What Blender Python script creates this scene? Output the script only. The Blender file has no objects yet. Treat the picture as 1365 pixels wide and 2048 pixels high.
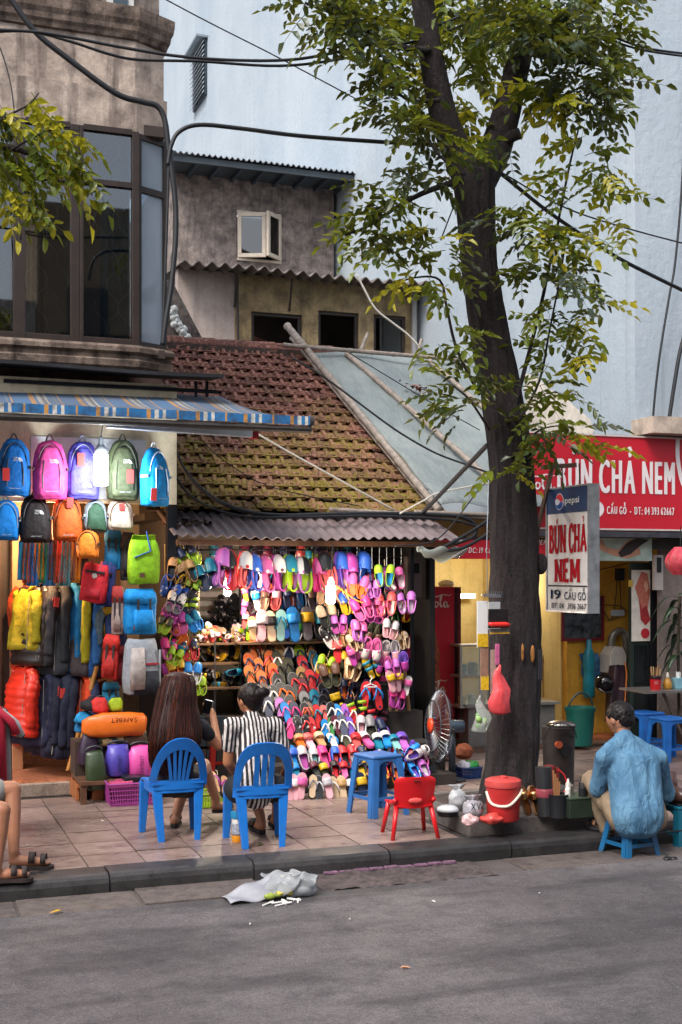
import bpy, bmesh, math, random
from mathutils import Vector, Matrix, Euler
R = math.radians
rnd = random.Random(7)
scene = bpy.context.scene
COL = scene.collection
F, HOR, YAW, CAMZ = 2500.0, 1150.0, R(20.0), 2.0
CY, SY = math.cos(YAW), math.sin(YAW)
cam = bpy.data.cameras.new('camera')
cam_o = bpy.data.objects.new('camera', cam); COL.objects.link(cam_o)
cam_o.location = (0, 0, CAMZ)
cam_o.rotation_euler = (R(90), 0, -YAW)
cam.sensor_fit = 'HORIZONTAL'; cam.sensor_width = 36.0
cam.lens = F / 1365.0 * 36.0
cam.shift_y = (HOR - 1024.0) / 1365.0
cam.clip_start = 0.1; cam.clip_end = 600
scene.camera = cam_o
world = bpy.data.worlds.new('World'); scene.world = world; world.use_nodes = True
nt = world.node_tree
SUN_EL, SUN_AZ = R(52), R(232)
sky = nt.nodes.new('ShaderNodeTexSky'); sky.sky_type = 'NISHITA'; sky.sun_disc = False
sky.sun_elevation = SUN_EL; sky.sun_rotation = SUN_AZ
sky.air_density = 1.0; sky.dust_density = 4.0; sky.ozone_density = 1.0
hs = nt.nodes.new('ShaderNodeHueSaturation'); hs.inputs['Saturation'].default_value = 0.55
nt.links.new(sky.outputs[0], hs.inputs['Color'])
bg = nt.nodes['Background']; nt.links.new(hs.outputs[0], bg.inputs['Color'])
bg.inputs['Strength'].default_value = 0.15
sun = bpy.data.lights.new('sun', 'SUN'); sun.energy = 1.4; sun.angle = R(20); sun.color = (1, .97, .93)
sun_o = bpy.data.objects.new('sun', sun); COL.objects.link(sun_o)
sd = Vector((math.sin(SUN_AZ) * math.cos(SUN_EL), math.cos(SUN_AZ) * math.cos(SUN_EL), math.sin(SUN_EL)))
sun_o.rotation_euler = sd.to_track_quat('Z', 'Y').to_euler(); sun_o.location = (0, -20, 30)
scene.view_settings.view_transform = 'Standard'; scene.view_settings.look = 'None'
scene.view_settings.gamma = 1.0; scene.view_settings.exposure = 0.9
scene.view_settings.use_curve_mapping = False
scene.render.engine = 'CYCLES'
scene.cycles.transparent_max_bounces = 12
def ray(px, py):
 a = (px - 682.5) / F
 return Vector((a * CY + SY, -a * SY + CY, (HOR - py) / F))
def onY(px, py, y):
 d = ray(px, py); t = y / d.y
 return Vector((d.x * t, y, CAMZ + d.z * t))
def onX(px, py, x):
 d = ray(px, py); t = x / d.x
 return Vector((x, d.y * t, CAMZ + d.z * t))
def onZ(px, py, z=0.0):
 d = ray(px, py); t = (z - CAMZ) / d.z
 return Vector((d.x * t, d.y * t, z))
def depth(p): return p[0] * SY + p[1] * CY
def mpp(p): return depth(p) / F          # metres per photo pixel at that place
class MB:
 def __init__(s): s.v = []; s.f = []; s.m = []
 def add(s, vs, fs, mi=0):
  k = len(s.v); s.v += [tuple(p) for p in vs]
  for f in fs: s.f.append(tuple(i + k for i in f)); s.m.append(mi)
  return s
 def box(s, c, d, rot=None, mi=0, taper=1.0):
  x, y, z = d[0] / 2, d[1] / 2, d[2] / 2; t = taper
  vs = [(-x, -y, -z), (x, -y, -z), (x, y, -z), (-x, y, -z), (-x * t, -y * t, z), (x * t, -y * t, z), (x * t, y * t, z), (-x * t, y * t, z)]
  if rot is not None:
   m = rot.to_matrix() if isinstance(rot, Euler) else rot
   vs = [m @ Vector(p) for p in vs]
  return s.add([(p[0] + c[0], p[1] + c[1], p[2] + c[2]) for p in vs],
                     [(0, 3, 2, 1), (4, 5, 6, 7), (0, 1, 5, 4), (1, 2, 6, 5), (2, 3, 7, 6), (3, 0, 4, 7)], mi)
 def bb(s, a, b, mi=0):
  return s.box([(a[i] + b[i]) / 2 for i in range(3)], [abs(b[i] - a[i]) for i in range(3)], None, mi)
 def beam(s, a, b, w, h, mi=0, up=(0, 0, 1)):
  a, b = Vector(a), Vector(b); d = b - a; L = d.length; d = d / L
  u = Vector(up)
  if abs(d.dot(u)) > .98: u = Vector((0, 1, 0))
  x = d.cross(u).normalized(); z = x.cross(d)
  return s.box((a + b) / 2, (w, L, h), Matrix((x, d, z)).transposed(), mi)
 def tube(s, pts, r, n=8, mi=0, cap=True, sq=1.0):
  pts = [Vector(p) for p in pts]; N = len(pts)
  rs = [r] * N if isinstance(r, (int, float)) else list(r)
  k = len(s.v); prev = None
  for i, p in enumerate(pts):
   t = (pts[min(i + 1, N - 1)] - pts[max(i - 1, 0)])
   if t.length < 1e-9: t = Vector((0, 0, 1))
   t.normalize()
   if prev is None:
    u = Vector((0, 0, 1)) if abs(t.z) < .9 else Vector((0, 1, 0))
    a = t.cross(u).normalized()
   else:
    a = prev - t * prev.dot(t)
    a = a.normalized() if a.length > 1e-6 else t.orthogonal().normalized()
   prev = a; b = t.cross(a)
   for j in range(n):
    w = 2 * math.pi * j / n
    s.v.append(tuple(p + (a * math.cos(w) + b * math.sin(w) * sq) * rs[i]))
  for i in range(N - 1):
   for j in range(n):
    j2 = (j + 1) % n
    s.f.append((k + i * n + j, k + i * n + j2, k + (i + 1) * n + j2, k + (i + 1) * n + j)); s.m.append(mi)
  if cap:
   s.f.append(tuple(k + j for j in reversed(range(n)))); s.m.append(mi)
   s.f.append(tuple(k + (N - 1) * n + j for j in range(n))); s.m.append(mi)
  return s
 def lathe(s, prof, n=20, c=(0, 0, 0), mi=0, rot=None, sx=1, sy=1):
  k = len(s.v)
  for r, z in prof:
   for j in range(n):
    w = 2 * math.pi * j / n
    p = Vector((r * math.cos(w) * sx, r * math.sin(w) * sy, z))
    if rot is not None: p = rot @ p
    s.v.append((p[0] + c[0], p[1] + c[1], p[2] + c[2]))
  for i in range(len(prof) - 1):
   for j in range(n):
    j2 = (j + 1) % n
    s.f.append((k + i * n + j, k + i * n + j2, k + (i + 1) * n + j2, k + (i + 1) * n + j)); s.m.append(mi)
  s.f.append(tuple(k + j for j in reversed(range(n)))); s.m.append(mi)
  e = k + (len(prof) - 1) * n
  s.f.append(tuple(e + j for j in range(n))); s.m.append(mi)
  return s
 def sphere(s, c, r, nu=12, nv=8, mi=0, rot=None):
  if isinstance(r, (int, float)): r = (r, r, r)
  pr = [(math.sin(math.pi * i / nv), -math.cos(math.pi * i / nv)) for i in range(nv + 1)]
  k = len(s.v)
  for a, z in pr:
   a = max(a, 1e-4)
   for j in range(nu):
    w = 2 * math.pi * j / nu
    p = Vector((a * math.cos(w) * r[0], a * math.sin(w) * r[1], z * r[2]))
    if rot is not None: p = rot @ p
    s.v.append((p[0] + c[0], p[1] + c[1], p[2] + c[2]))
  for i in range(nv):
   for j in range(nu):
    j2 = (j + 1) % nu
    s.f.append((k + i * nu + j, k + i * nu + j2, k + (i + 1) * nu + j2, k + (i + 1) * nu + j)); s.m.append(mi)
  return s
 def grid(s, fn, nu, nv, mi=0, cu=False):
  k = len(s.v)
  for i in range(nu + 1):
   for j in range(nv + 1): s.v.append(tuple(fn(i / nu, j / nv)))
  for i in range(nu):
   for j in range(nv):
    a = k + i * (nv + 1) + j; b = a + nv + 1
    s.f.append((a, b, b + 1, a + 1)); s.m.append(mi)
  return s
 def sheet(s, fn, nu, nv, th, mi=0):
  """a grid with thickness th along its normals, closed at the rim"""
  P = [[Vector(fn(i / nu, j / nv)) for j in range(nv + 1)] for i in range(nu + 1)]
  k = len(s.v); W = nv + 1
  Ns = []
  for i in range(nu + 1):
   for j in range(nv + 1):
    du = P[min(i + 1, nu)][j] - P[max(i - 1, 0)][j]; dv = P[i][min(j + 1, nv)] - P[i][max(j - 1, 0)]
    q = du.cross(dv); Ns.append(q.normalized() if q.length > 1e-12 else Vector((0, 0, 1)))
  for i in range(nu + 1):
   for j in range(nv + 1): s.v.append(tuple(P[i][j] + Ns[i * W + j] * th / 2))
  for i in range(nu + 1):
   for j in range(nv + 1): s.v.append(tuple(P[i][j] - Ns[i * W + j] * th / 2))
  o = (nu + 1) * W
  def q(a, b, c, d): s.f.append((k + a, k + b, k + c, k + d)); s.m.append(mi)
  for i in range(nu):
   for j in range(nv):
    a = i * W + j; b = a + W
    q(a, b, b + 1, a + 1); q(o + a, o + a + 1, o + b + 1, o + b)
  for i in range(nu):
   a = i * W; b = a + W; q(a, o + a, o + b, b)
   a = i * W + nv; b = a + W; q(a, b, o + b, o + a)
  for j in range(nv):
   a = j; q(a, a + 1, o + a + 1, o + a)
   a = nu * W + j; q(a, o + a, o + a + 1, a + 1)
  return s
 def prism(s, poly, fn, d0, d1, mi=0):
  """2-D outline swept from d0 to d1: fn(x, y, d) -> point"""
  n = len(poly)
  vs = [fn(x, y, d0) for x, y in poly] + [fn(x, y, d1) for x, y in poly]
  fs = [tuple(range(n)), tuple(reversed(range(n, 2 * n)))] + [(i, n + i, n + (i + 1) % n, (i + 1) % n) for i in range(n)]
  return s.add(vs, fs, mi)
 def xf(s, m, start=0):
  for i in range(start, len(s.v)): s.v[i] = tuple(m @ Vector(s.v[i]))
  return s
 def shift(s, o):
  s.v = [(a - o[0], b - o[1], c - o[2]) for a, b, c in s.v]; return s
 def mesh(s, name, mats, smooth=False):
  me = bpy.data.meshes.new(name); me.from_pydata(s.v, [], s.f);
  for m in (mats if isinstance(mats, (list, tuple)) else [mats]): me.materials.append(m)
  if any(s.m): me.polygons.foreach_set('material_index', s.m)
  bm = bmesh.new(); bm.from_mesh(me)
  bmesh.ops.recalc_face_normals(bm, faces=bm.faces); bm.to_mesh(me); bm.free()
  if smooth: me.shade_smooth()
  me.update(); return me
 def build(s, name, mats, parent=None, smooth=False, world=False, bevel=0, auto=None):
  if world and parent is not None:
   r = parent
   while r.parent is not None: r = r.parent
   s.shift(r.location)
  me = s.mesh(name, mats, smooth)
  if auto is not None and smooth: set_auto(me, auto)
  o = bpy.data.objects.new(name, me); COL.objects.link(o)
  if parent is not None: o.parent = parent
  if bevel:
   b = o.modifiers.new('bevel', 'BEVEL'); b.width = bevel; b.segments = 2; b.limit_method = 'ANGLE'; b.angle_limit = R(40)
  return o
def set_auto(me, ang):
 bm = bmesh.new(); bm.from_mesh(me)
 for e in bm.edges:
  if len(e.link_faces) == 2 and e.calc_face_angle(0) > ang: e.smooth = False
 bm.to_mesh(me); bm.free()
def thing(name, label, cat, loc=(0, 0, 0), rz=0, group=None, rot=None):
 o = bpy.data.objects.new(name, None); COL.objects.link(o); o.empty_display_size = .1
 o.location = loc; o.rotation_euler = rot if rot is not None else (0, 0, rz)
 return tag(o, label, cat, group)
def tag(o, label, cat, group=None, kind=None):
 if label: o['label'] = label
 if cat: o['category'] = cat
 if group: o['group'] = group
 if kind: o['kind'] = kind
 return o
def struct(o): o['kind'] = 'structure'; return o
def child(name, me, parent, loc=(0, 0, 0), rot=(0, 0, 0), sc=None):
 o = bpy.data.objects.new(name, me); COL.objects.link(o); o.parent = parent; o.location = loc; o.rotation_euler = rot
 if sc: o.scale = sc
 return o
def copy_tree(o, parent=None):
 c = o.copy(); COL.objects.link(c); c.parent = parent
 for ch in [x for x in o.children]: copy_tree(ch, c)
 return c
def smoothpath(pts, k=6):
 """Catmull-Rom through points"""
 P = [Vector(p) for p in pts]; out = []
 for i in range(len(P) - 1):
  a, b, c, d = P[max(i - 1, 0)], P[i], P[i + 1], P[min(i + 2, len(P) - 1)]
  for j in range(k):
   t = j / k
   out.append(.5 * ((2 * b) + (c - a) * t + (2 * a - 5 * b + 4 * c - d) * t * t + (3 * b - a - 3 * c + d) * t ** 3))
 out.append(P[-1]); return out
def lerp(a, b, t): return a + (b - a) * t
def srgb(h):
 if isinstance(h, str):
  h = h.lstrip('#'); c = [int(h[i:i + 2], 16) / 255 for i in (0, 2, 4)]
  return tuple(x / 12.92 if x <= .04045 else ((x + .055) / 1.055) ** 2.4 for x in c)
 return tuple(h)
_mats = {}
def N(nt, t, **kw):
 n = nt.nodes.new(t)
 for k, v in kw.items():
  if k in n.inputs: n.inputs[k].default_value = v
  else: setattr(n, k, v)
 return n
def mix(nt, fac, a, b, mode='MIX'):
 n = nt.nodes.new('ShaderNodeMix'); n.data_type = 'RGBA'; n.blend_type = mode
 for s, val in ((n.inputs[0], fac), (n.inputs[6], a), (n.inputs[7], b)):
  if hasattr(val, 'default_value') or hasattr(val, 'is_linked'): nt.links.new(val, s)
  elif isinstance(val, (int, float)): s.default_value = val
  else: s.default_value = (*val[:3], 1)
 return n.outputs[2]
def ramp(nt, src, stops):
 n = nt.nodes.new('ShaderNodeValToRGB'); nt.links.new(src, n.inputs[0])
 while len(n.color_ramp.elements) < len(stops): n.color_ramp.elements.new(.5)
 for e, (p, c) in zip(n.color_ramp.elements, stops):
  e.position = p; e.color = (c, c, c, 1) if isinstance(c, (int, float)) else (*c[:3], 1)
 return n.outputs[0]
def newmat(key):
 m = bpy.data.materials.new(key); m.use_nodes = True
 b = m.node_tree.nodes['Principled BSDF']; return m, m.node_tree, b
def coords(nt, scale=(1, 1, 1), kind='Object'):
 tc = nt.nodes.new('ShaderNodeTexCoord'); mp = nt.nodes.new('ShaderNodeMapping'); mp.inputs['Scale'].default_value = scale
 nt.links.new(tc.outputs[kind], mp.inputs[0]); return mp.outputs[0]
def noise(nt, vec, scale, detail=4, rough=.55, dist=0):
 n = N(nt, 'ShaderNodeTexNoise', Scale=scale, Detail=detail, Roughness=rough, Distortion=dist)
 if vec is not None: nt.links.new(vec, n.inputs['Vector'])
 return n.outputs['Fac']
def bump(nt, b, src, strength=.2, dist=.01):
 n = N(nt, 'ShaderNodeBump', Strength=strength, Distance=dist); nt.links.new(src, n.inputs['Height']); nt.links.new(n.outputs[0], b.inputs['Normal'])
def mat(color, rough=.5, metal=0, var=.12, scale=6, bmp=0, bscale=40, spec=.5, rand=0, dirt=0, key=None, sheen=0):
 """plain surface: one colour with faint mottling, optional grime specks and fine relief"""
 c = srgb(color); k = (tuple(round(x, 4) for x in c), rough, metal, var, scale, bmp, bscale, spec, rand, dirt)
 if k in _mats: return _mats[k]
 m, nt, b = newmat(key or 'surface')
 v = coords(nt)
 col = c
 if var:
  f = noise(nt, v, scale, 5)
  col = mix(nt, ramp(nt, f, [(.3, 0), (.7, 1)]), tuple(x * (1 - var) for x in c), tuple(min(1, x * (1 + var) + .01 * var) for x in c))
 if dirt:
  f2 = noise(nt, v, scale * .6, 8, .7)
  col = mix(nt, ramp(nt, f2, [(.5, 0), (.72, dirt)]), col, (.05, .042, .036))
 if rand:
  oi = nt.nodes.new('ShaderNodeObjectInfo')
  h = N(nt, 'ShaderNodeHueSaturation'); mr = N(nt, 'ShaderNodeMapRange'); mr.inputs[3].default_value = 1 - rand; mr.inputs[4].default_value = 1 + rand
  nt.links.new(oi.outputs['Random'], mr.inputs[0]); nt.links.new(mr.outputs[0], h.inputs['Value'])
  if isinstance(col, tuple): h.inputs['Color'].default_value = (*col, 1)
  else: nt.links.new(col, h.inputs['Color'])
  col = h.outputs[0]
 if isinstance(col, tuple): b.inputs['Base Color'].default_value = (*col, 1)
 else: nt.links.new(col, b.inputs['Base Color'])
 b.inputs['Roughness'].default_value = rough; b.inputs['Metallic'].default_value = metal
 b.inputs['Specular IOR Level'].default_value = spec
 if sheen: b.inputs['Sheen Weight'].default_value = sheen
 if bmp: bump(nt, b, noise(nt, v, bscale, 4), bmp, .02)
 _mats[k] = m; return m
def plastic(c, rough=.35): return mat(c, rough, var=.06, scale=5)
def cloth(c, rough=.75): return mat(c, rough, var=.14, scale=9, bmp=.25, bscale=14, spec=.3)
def metal(c, rough=.35): return mat(c, rough, 1.0, var=.2, scale=10)
def emit(c, s, key='lit'):
 m, nt, b = newmat(key); b.inputs['Base Color'].default_value = (*c, 1)
 b.inputs['Emission Color'].default_value = (*c, 1); b.inputs['Emission Strength'].default_value = s; return m
def clear(tint=(.9, .95, 1), mixf=.72, rough=.08, key='clear film'):
 m, nt, b = newmat(key); b.inputs['Base Color'].default_value = (*tint, 1); b.inputs['Roughness'].default_value = rough
 tr = N(nt, 'ShaderNodeBsdfTransparent'); tr.inputs[0].default_value = (*tint, 1)
 mx = nt.nodes.new('ShaderNodeMixShader'); mx.inputs[0].default_value = mixf
 nt.links.new(b.outputs[0], mx.inputs[1]); nt.links.new(tr.outputs[0], mx.inputs[2])
 nt.links.new(mx.outputs[0], nt.nodes['Material Output'].inputs['Surface']); return m
def glass(tint=(.6, .66, .7), gl=1.0, rough=.02, key='window glass'):
 m, nt, b = newmat(key); tr = N(nt, 'ShaderNodeBsdfTransparent'); tr.inputs[0].default_value = (*tint, 1); g = N(nt, 'ShaderNodeBsdfGlossy', Roughness=rough)
 fr = N(nt, 'ShaderNodeFresnel', IOR=1.55); mu = N(nt, 'ShaderNodeMath', operation='MULTIPLY_ADD'); mu.inputs[1].default_value = gl; mu.inputs[2].default_value = .05; nt.links.new(fr.outputs[0], mu.inputs[0])
 mx = nt.nodes.new('ShaderNodeMixShader'); nt.links.new(mu.outputs[0], mx.inputs[0]); nt.links.new(tr.outputs[0], mx.inputs[1]); nt.links.new(g.outputs[0], mx.inputs[2])
 nt.links.new(mx.outputs[0], nt.nodes['Material Output'].inputs['Surface']); return m
def plaster(key, base, dark, light=None, streak=.6, scale=1.0, amount=.5, bmp=.35, spots=.3):
 """old limewashed render: blotches, vertical rain streaks, black mould"""
 m, nt, b = newmat(key); base, dark = srgb(base), srgb(dark); light = srgb(light) if light else tuple(min(1, x * 1.25) for x in base)
 v = coords(nt); vs = coords(nt, (3.2, 3.2, .28))
 a = noise(nt, v, .9 * scale, 6, .62); bl = noise(nt, v, 3.3 * scale, 8, .66)
 st = noise(nt, vs, 2.0 * scale, 6, .62); fine = noise(nt, v, 30, 5, .7)
 col = mix(nt, ramp(nt, a, [(.35, 0), (.65, 1)]), base, light)
 col = mix(nt, ramp(nt, bl, [(.56 - .22 * amount, 0), (.86 - .22 * amount, min(1, amount * 1.5))]), col, dark)
 col = mix(nt, ramp(nt, st, [(.5, 0), (.72, streak)]), col, dark)
 col = mix(nt, ramp(nt, fine, [(.4, spots), (.62, 0)]), col, tuple(x * .55 for x in base))
 nt.links.new(col, b.inputs['Base Color']); b.inputs['Roughness'].default_value = .93; b.inputs['Specular IOR Level'].default_value = .2
 bump(nt, b, mix(nt, .5, bl, fine), bmp, .03); return m
WOOD = mat('#5a3a26', .6, var=.3, scale=12)
BLACK = mat('#15161a', .5)
DARKMETAL = mat('#23252b', .45, .6, var=.25)
STEEL = metal('#9aa0a6', .35)
CABLE = mat('#16181d', .55, var=.2)
SCRATCH = bpy.data.scenes.new('scratch')
def evalmesh(o):
 SCRATCH.collection.objects.link(o); vl = SCRATCH.view_layers[0]; vl.update()
 me = bpy.data.meshes.new_from_object(o.evaluated_get(vl.depsgraph)); SCRATCH.collection.objects.unlink(o); return me
_gl = {}
def glyph(ch, bold):
 bold = 0
 k = (ch, bold)
 if k in _gl: return _gl[k]
 c = bpy.data.curves.new('g', 'FONT'); c.body = ch; c.offset = bold; c.resolution_u = 3; c.fill_mode = 'FRONT'
 o = bpy.data.objects.new('g', c); me = evalmesh(o)
 vs = [tuple(p.co) for p in me.vertices]; fs = [tuple(p.vertices) for p in me.polygons]
 bpy.data.objects.remove(o); bpy.data.curves.remove(c); bpy.data.meshes.remove(me)
 x0 = min([p[0] for p in vs] or [0]); x1 = max([p[0] for p in vs] or [.3])
 _gl[k] = ([(p[0] - x0, p[1]) for p in vs], fs, x1 - x0); return _gl[k]
ACC = {'acute': [((0, .80), (.12, .95))], 'hook': [((-.02, .79), (.05, .84), (.06, .90), (0, .94), (-.07, .92))],
       'circ': [((-.13, .79), (0, .89), (.13, .79))], 'grave': [((.16, 1.03), (.24, .92))],
       'tilde': [((-.15, .98), (-.07, 1.04), (.05, .98), (.14, 1.04))], 'bar': [((-.32, .36), (-.06, .36))]}
COMP = {'Ú': ('U', ['acute']), 'Ả': ('A', ['hook']), 'Ầ': ('A', ['circ', 'grave']), 'Ỗ': ('O', ['circ', 'tilde']), 'Đ': ('D', ['bar']), 'ầ': ('a', []), 'ỗ': ('o', [])}
def stroke2d(pts, w):
 """flat ribbon along a 2-D polyline; w is a number or a list of widths"""
 n = len(pts); L = []; Rr = []
 for i, p in enumerate(pts):
  a = pts[max(i - 1, 0)]; b = pts[min(i + 1, n - 1)]
  dx, dy = b[0] - a[0], b[1] - a[1]; l = math.hypot(dx, dy) or 1
  ww = (w if isinstance(w, (int, float)) else w[i]) / 2
  L.append((p[0] - dy / l * ww, p[1] + dx / l * ww)); Rr.append((p[0] + dy / l * ww, p[1] - dx / l * ww))
 vs = L + Rr; fs = [(i, i + 1, n + i + 1, n + i) for i in range(n - 1)]
 return vs, fs
def textgeo(s, height, width=None, bold=.03, gap=.1, shear=0):
 """letters laid out on z = 0, cap height = height, squeezed to width; returns (verts2d, faces, width)"""
 V = []; FF = []; x = 0
 for ch in s:
  if ch == ' ': x += .32; continue
  base, acc = COMP.get(ch, (ch, []))
  vs, fs, w = glyph(base, bold); k = len(V)
  V += [(p[0] + x, p[1]) for p in vs]; FF += [tuple(i + k for i in f) for f in fs]
  for a in acc:
   for pl in ACC[a]:
    cx = x + w / 2
    pv, pf = stroke2d([(cx + p[0], p[1]) for p in pl], .07 + bold); k = len(V)
    V += pv; FF += [tuple(i + k for i in f) for f in pf]
  x += w + gap
 x -= gap
 sc = height / .69; sx = width / x if width else sc
 return [((p[0] + shear * p[1]) * sx, p[1] * sc) for p in V], FF, x * sx
def lay(mb, geo, fn, mi=0, lift=0):
 vs, fs = geo[0], geo[1]; mb.add([fn(p[0], p[1]) for p in vs], fs, mi); return mb
# ================================================================ SETTING
RZ = -0.11
def asphalt():
 m, nt, b = newmat('asphalt')
 v = coords(nt)
 big = noise(nt, v, .55, 5, .6); mid = noise(nt, v, 5, 6, .65); fine = noise(nt, v, 140, 3, .6)
 vo = N(nt, 'ShaderNodeTexVoronoi', Scale=62.0); nt.links.new(v, vo.inputs['Vector'])
 col = mix(nt, ramp(nt, big, [(.38, 0), (.62, 1)]), (.095, .084, .088), (.17, .152, .155))
 col = mix(nt, ramp(nt, mid, [(.45, 0), (.75, .55)]), col, (.022, .021, .024))
 sp = mix(nt, 1, ramp(nt, vo.outputs['Color'], [(.80, 0), (.9, 1)]), ramp(nt, vo.outputs['Distance'], [(.2, 1), (.38, 0)]), 'MULTIPLY')
 col = mix(nt, sp, col, (.26, .245, .24))
 vs = coords(nt, (.5, 2.2, 1)); vs.node.inputs['Rotation'].default_value = (0, 0, R(-24)); st = noise(nt, vs, .8, 4, .6)
 col = mix(nt, ramp(nt, st, [(.50, 0), (.62, .62)]), col, (.026, .025, .028))
 col = mix(nt, 1, col, ramp(nt, noise(nt, v, 85, 4, .8), [(.36, .35), (.64, 1.0)]), 'MULTIPLY'); col = mix(nt, ramp(nt, noise(nt, v, 120, 2, .5), [(.64, 0), (.74, .5)]), col, (.30, .28, .275))
 nt.links.new(col, b.inputs['Base Color'])
 nt.links.new(ramp(nt, mid, [(.3, .62), (.7, .88)]), b.inputs['Roughness'])
 h = mix(nt, .5, ramp(nt, vo.outputs['Distance'], [(0, 1), (.6, 0)]), fine); bump(nt, b, h, .35, .008); return m
def stone_mat(key, base, dark, rand=.18, rough=.6, grain=(1, 1, 1), lightc=None):
 m, nt, b = newmat(key); base, dark = srgb(base), srgb(dark)
 v = coords(nt, grain); tc = nt.nodes.new('ShaderNodeNewGeometry'); mp = N(nt, 'ShaderNodeMapping'); mp.inputs['Scale'].default_value = grain
 nt.links.new(tc.outputs['Position'], mp.inputs[0]); w = mp.outputs[0]
 a = noise(nt, w, 2.2, 6, .65); c = noise(nt, w, 11, 7, .7); f = noise(nt, w, 70, 3)
 col = mix(nt, ramp(nt, a, [(.33, 0), (.66, 1)]), base, tuple(min(1, x * 1.35) for x in base))
 col = mix(nt, ramp(nt, c, [(.45, 0), (.72, .8)]), col, dark)
 col = mix(nt, ramp(nt, f, [(.35, .35), (.5, 0)]), col, tuple(x * .5 for x in dark))
 oi = nt.nodes.new('ShaderNodeObjectInfo'); mr = N(nt, 'ShaderNodeMapRange'); mr.inputs[3].default_value = 1 - rand; mr.inputs[4].default_value = 1 + rand
 nt.links.new(oi.outputs['Random'], mr.inputs[0]); h = N(nt, 'ShaderNodeHueSaturation'); nt.links.new(mr.outputs[0], h.inputs['Value']); nt.links.new(col, h.inputs['Color'])
 nt.links.new(h.outputs[0], b.inputs['Base Color'])
 nt.links.new(ramp(nt, a, [(.35, rough - .2), (.65, rough + .15)]), b.inputs['Roughness'])
 bump(nt, b, mix(nt, .5, c, f), .25, .008); return m
g = MB(); g.bb((-80, -60, -.9), (120, 120, -.30)); struct(g.build('ground', mat((.12, .11, .10), .9)))
g = MB(); g.bb((-60, -14, -.30), (90, 7.92, RZ)); struct(g.build('road', asphalt()))
CONC = stone_mat('old concrete', '#554c48', '#2c2725', .15, .8)
g = MB(); g.bb((-30, 7.925, -.30), (60, 8.36, RZ - .012)); gut = struct(g.build('gutter', mat('#4a4340', .85, var=.3, scale=5, bmp=.4, bscale=25)))
x = -1.0
while x < 8.5:
 L = rnd.uniform(.75, 1.15)
 if not (2.75 < x + L / 2 < 4.0):
  s_ = MB(); dz = rnd.uniform(-.006, .008)
  s_.box((x + L / 2, 8.14 + rnd.uniform(-.02, .02), RZ - .02 + dz), (L - .02, .40, .045), Euler((R(rnd.uniform(-1.2, 1.2)), 0, R(rnd.uniform(-.8, .8)))))
  s_.build('slab', CONC, gut, bevel=.006)
 x += L
s_ = MB(); hh = {}
def rub(u, v):
 x = 2.75 + 1.3 * u; y = 7.86 + .48 * v
 return (x, y, RZ - .004 + .014 * max(0, math.sin(9 * u + 3 * v) * math.sin(14 * u - 6 * v)) + rnd.uniform(0, .009) * (1 if 0 < u < 1 else 0))
s_.grid(rub, 46, 16); s_.build('rubble', mat('#453b3a', .9, var=.5, scale=14, bmp=.6, bscale=30), gut)
s_ = MB()
for i in range(9):
 a = 2.9 + i * .115; s_.bb((a, 8.285, RZ + .004), (a + .1, 8.34, RZ + .010 + rnd.uniform(0, .008)))
s_.build('paint_flake', mat('#6b4c60', .8, var=.6, scale=30), gut)
kerb = struct(MB().bb((-30, 8.37, -.30), (60, 8.60, -.03)).build('kerb', mat('#2e3036', .8)))
KM = stone_mat('kerb granite', '#2f2d2e', '#161515', .22, .55)
prof = [(8.352, -.14), (8.352, -.05), (8.362, -.018), (8.385, .0), (8.42, .006), (8.612, .006), (8.612, -.1)]
kme = {}
x = -1.6
while x < 9:
 L = rnd.choice([.98, 1.02, 1.0])
 if L not in kme: kme[L] = MB().prism(prof, lambda a, b_, d: (d, a, b_), 0.006, L - .006).mesh('kerb_stone', KM)
 child('kerb_stone', kme[L], kerb, (x, rnd.uniform(-.006, .006), rnd.uniform(-.004, .004)))
 x += L
pav = struct(MB().bb((-30, 8.615, -.30), (60, 14.6, -.022)).build('pavement', mat('#2d2724', .95)))
PM = stone_mat('pavement stone', '#7d6a63', '#43362f', .2, .42, (1, 3.0, 1))
T = .40
tile = MB().box((0, 0, -.015), (T - .010, T - .010, .03)).mesh('paving_slab', PM)
ntile = 0
for j in range(0, 15):
 for i in range(-3, 26):
  X, Y = -.1 + i * T, 8.615 + T / 2 + j * T
  if Y > 11.6 and X < 5.3: continue
  if Y > 12.3 and X < 5.7: continue
  if 4.3 < X < 5.8 and 8.75 < Y < 9.6: continue
  a = (X - .0) - .36 * Y                      # keep to what the lens can see
  if X / max(Y, .1) < .04 or X / Y > .78: continue
  child('paving_slab', tile, pav, (X, Y, rnd.uniform(-.003, .003)), (R(rnd.uniform(-.35, .35)), R(rnd.uniform(-.35, .35)), 0)); ntile += 1
def bluewall():
 m, nt, b = newmat('pale blue render'); v = coords(nt); vs = coords(nt, (1, 1, .12))
 a = noise(nt, v, .35, 5, .6); s1 = noise(nt, vs, .9, 6, .6); f = noise(nt, v, 9, 6, .7); s2 = noise(nt, coords(nt, (7, 7, .12)), 1.2, 5, .6)
 col = mix(nt, ramp(nt, a, [(.35, 0), (.65, 1)]), srgb('#9facb7'), srgb('#b0bac2'))
 col = mix(nt, ramp(nt, s1, [(.48, 0), (.75, .35)]), col, srgb('#97a6b2'))
 col = mix(nt, ramp(nt, s2, [(.58, 0), (.78, .5)]), col, srgb('#7b868e'))
 col = mix(nt, ramp(nt, f, [(.62, 0), (.78, .25)]), col, srgb('#d5dde2'))
 nt.links.new(col, b.inputs['Base Color']); b.inputs['Roughness'].default_value = .8
 bump(nt, b, mix(nt, .35, noise(nt, coords(nt, (1, 1, .25)), 2.2, 5, .6), f), .5, .08); return m
BW = bluewall()
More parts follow.
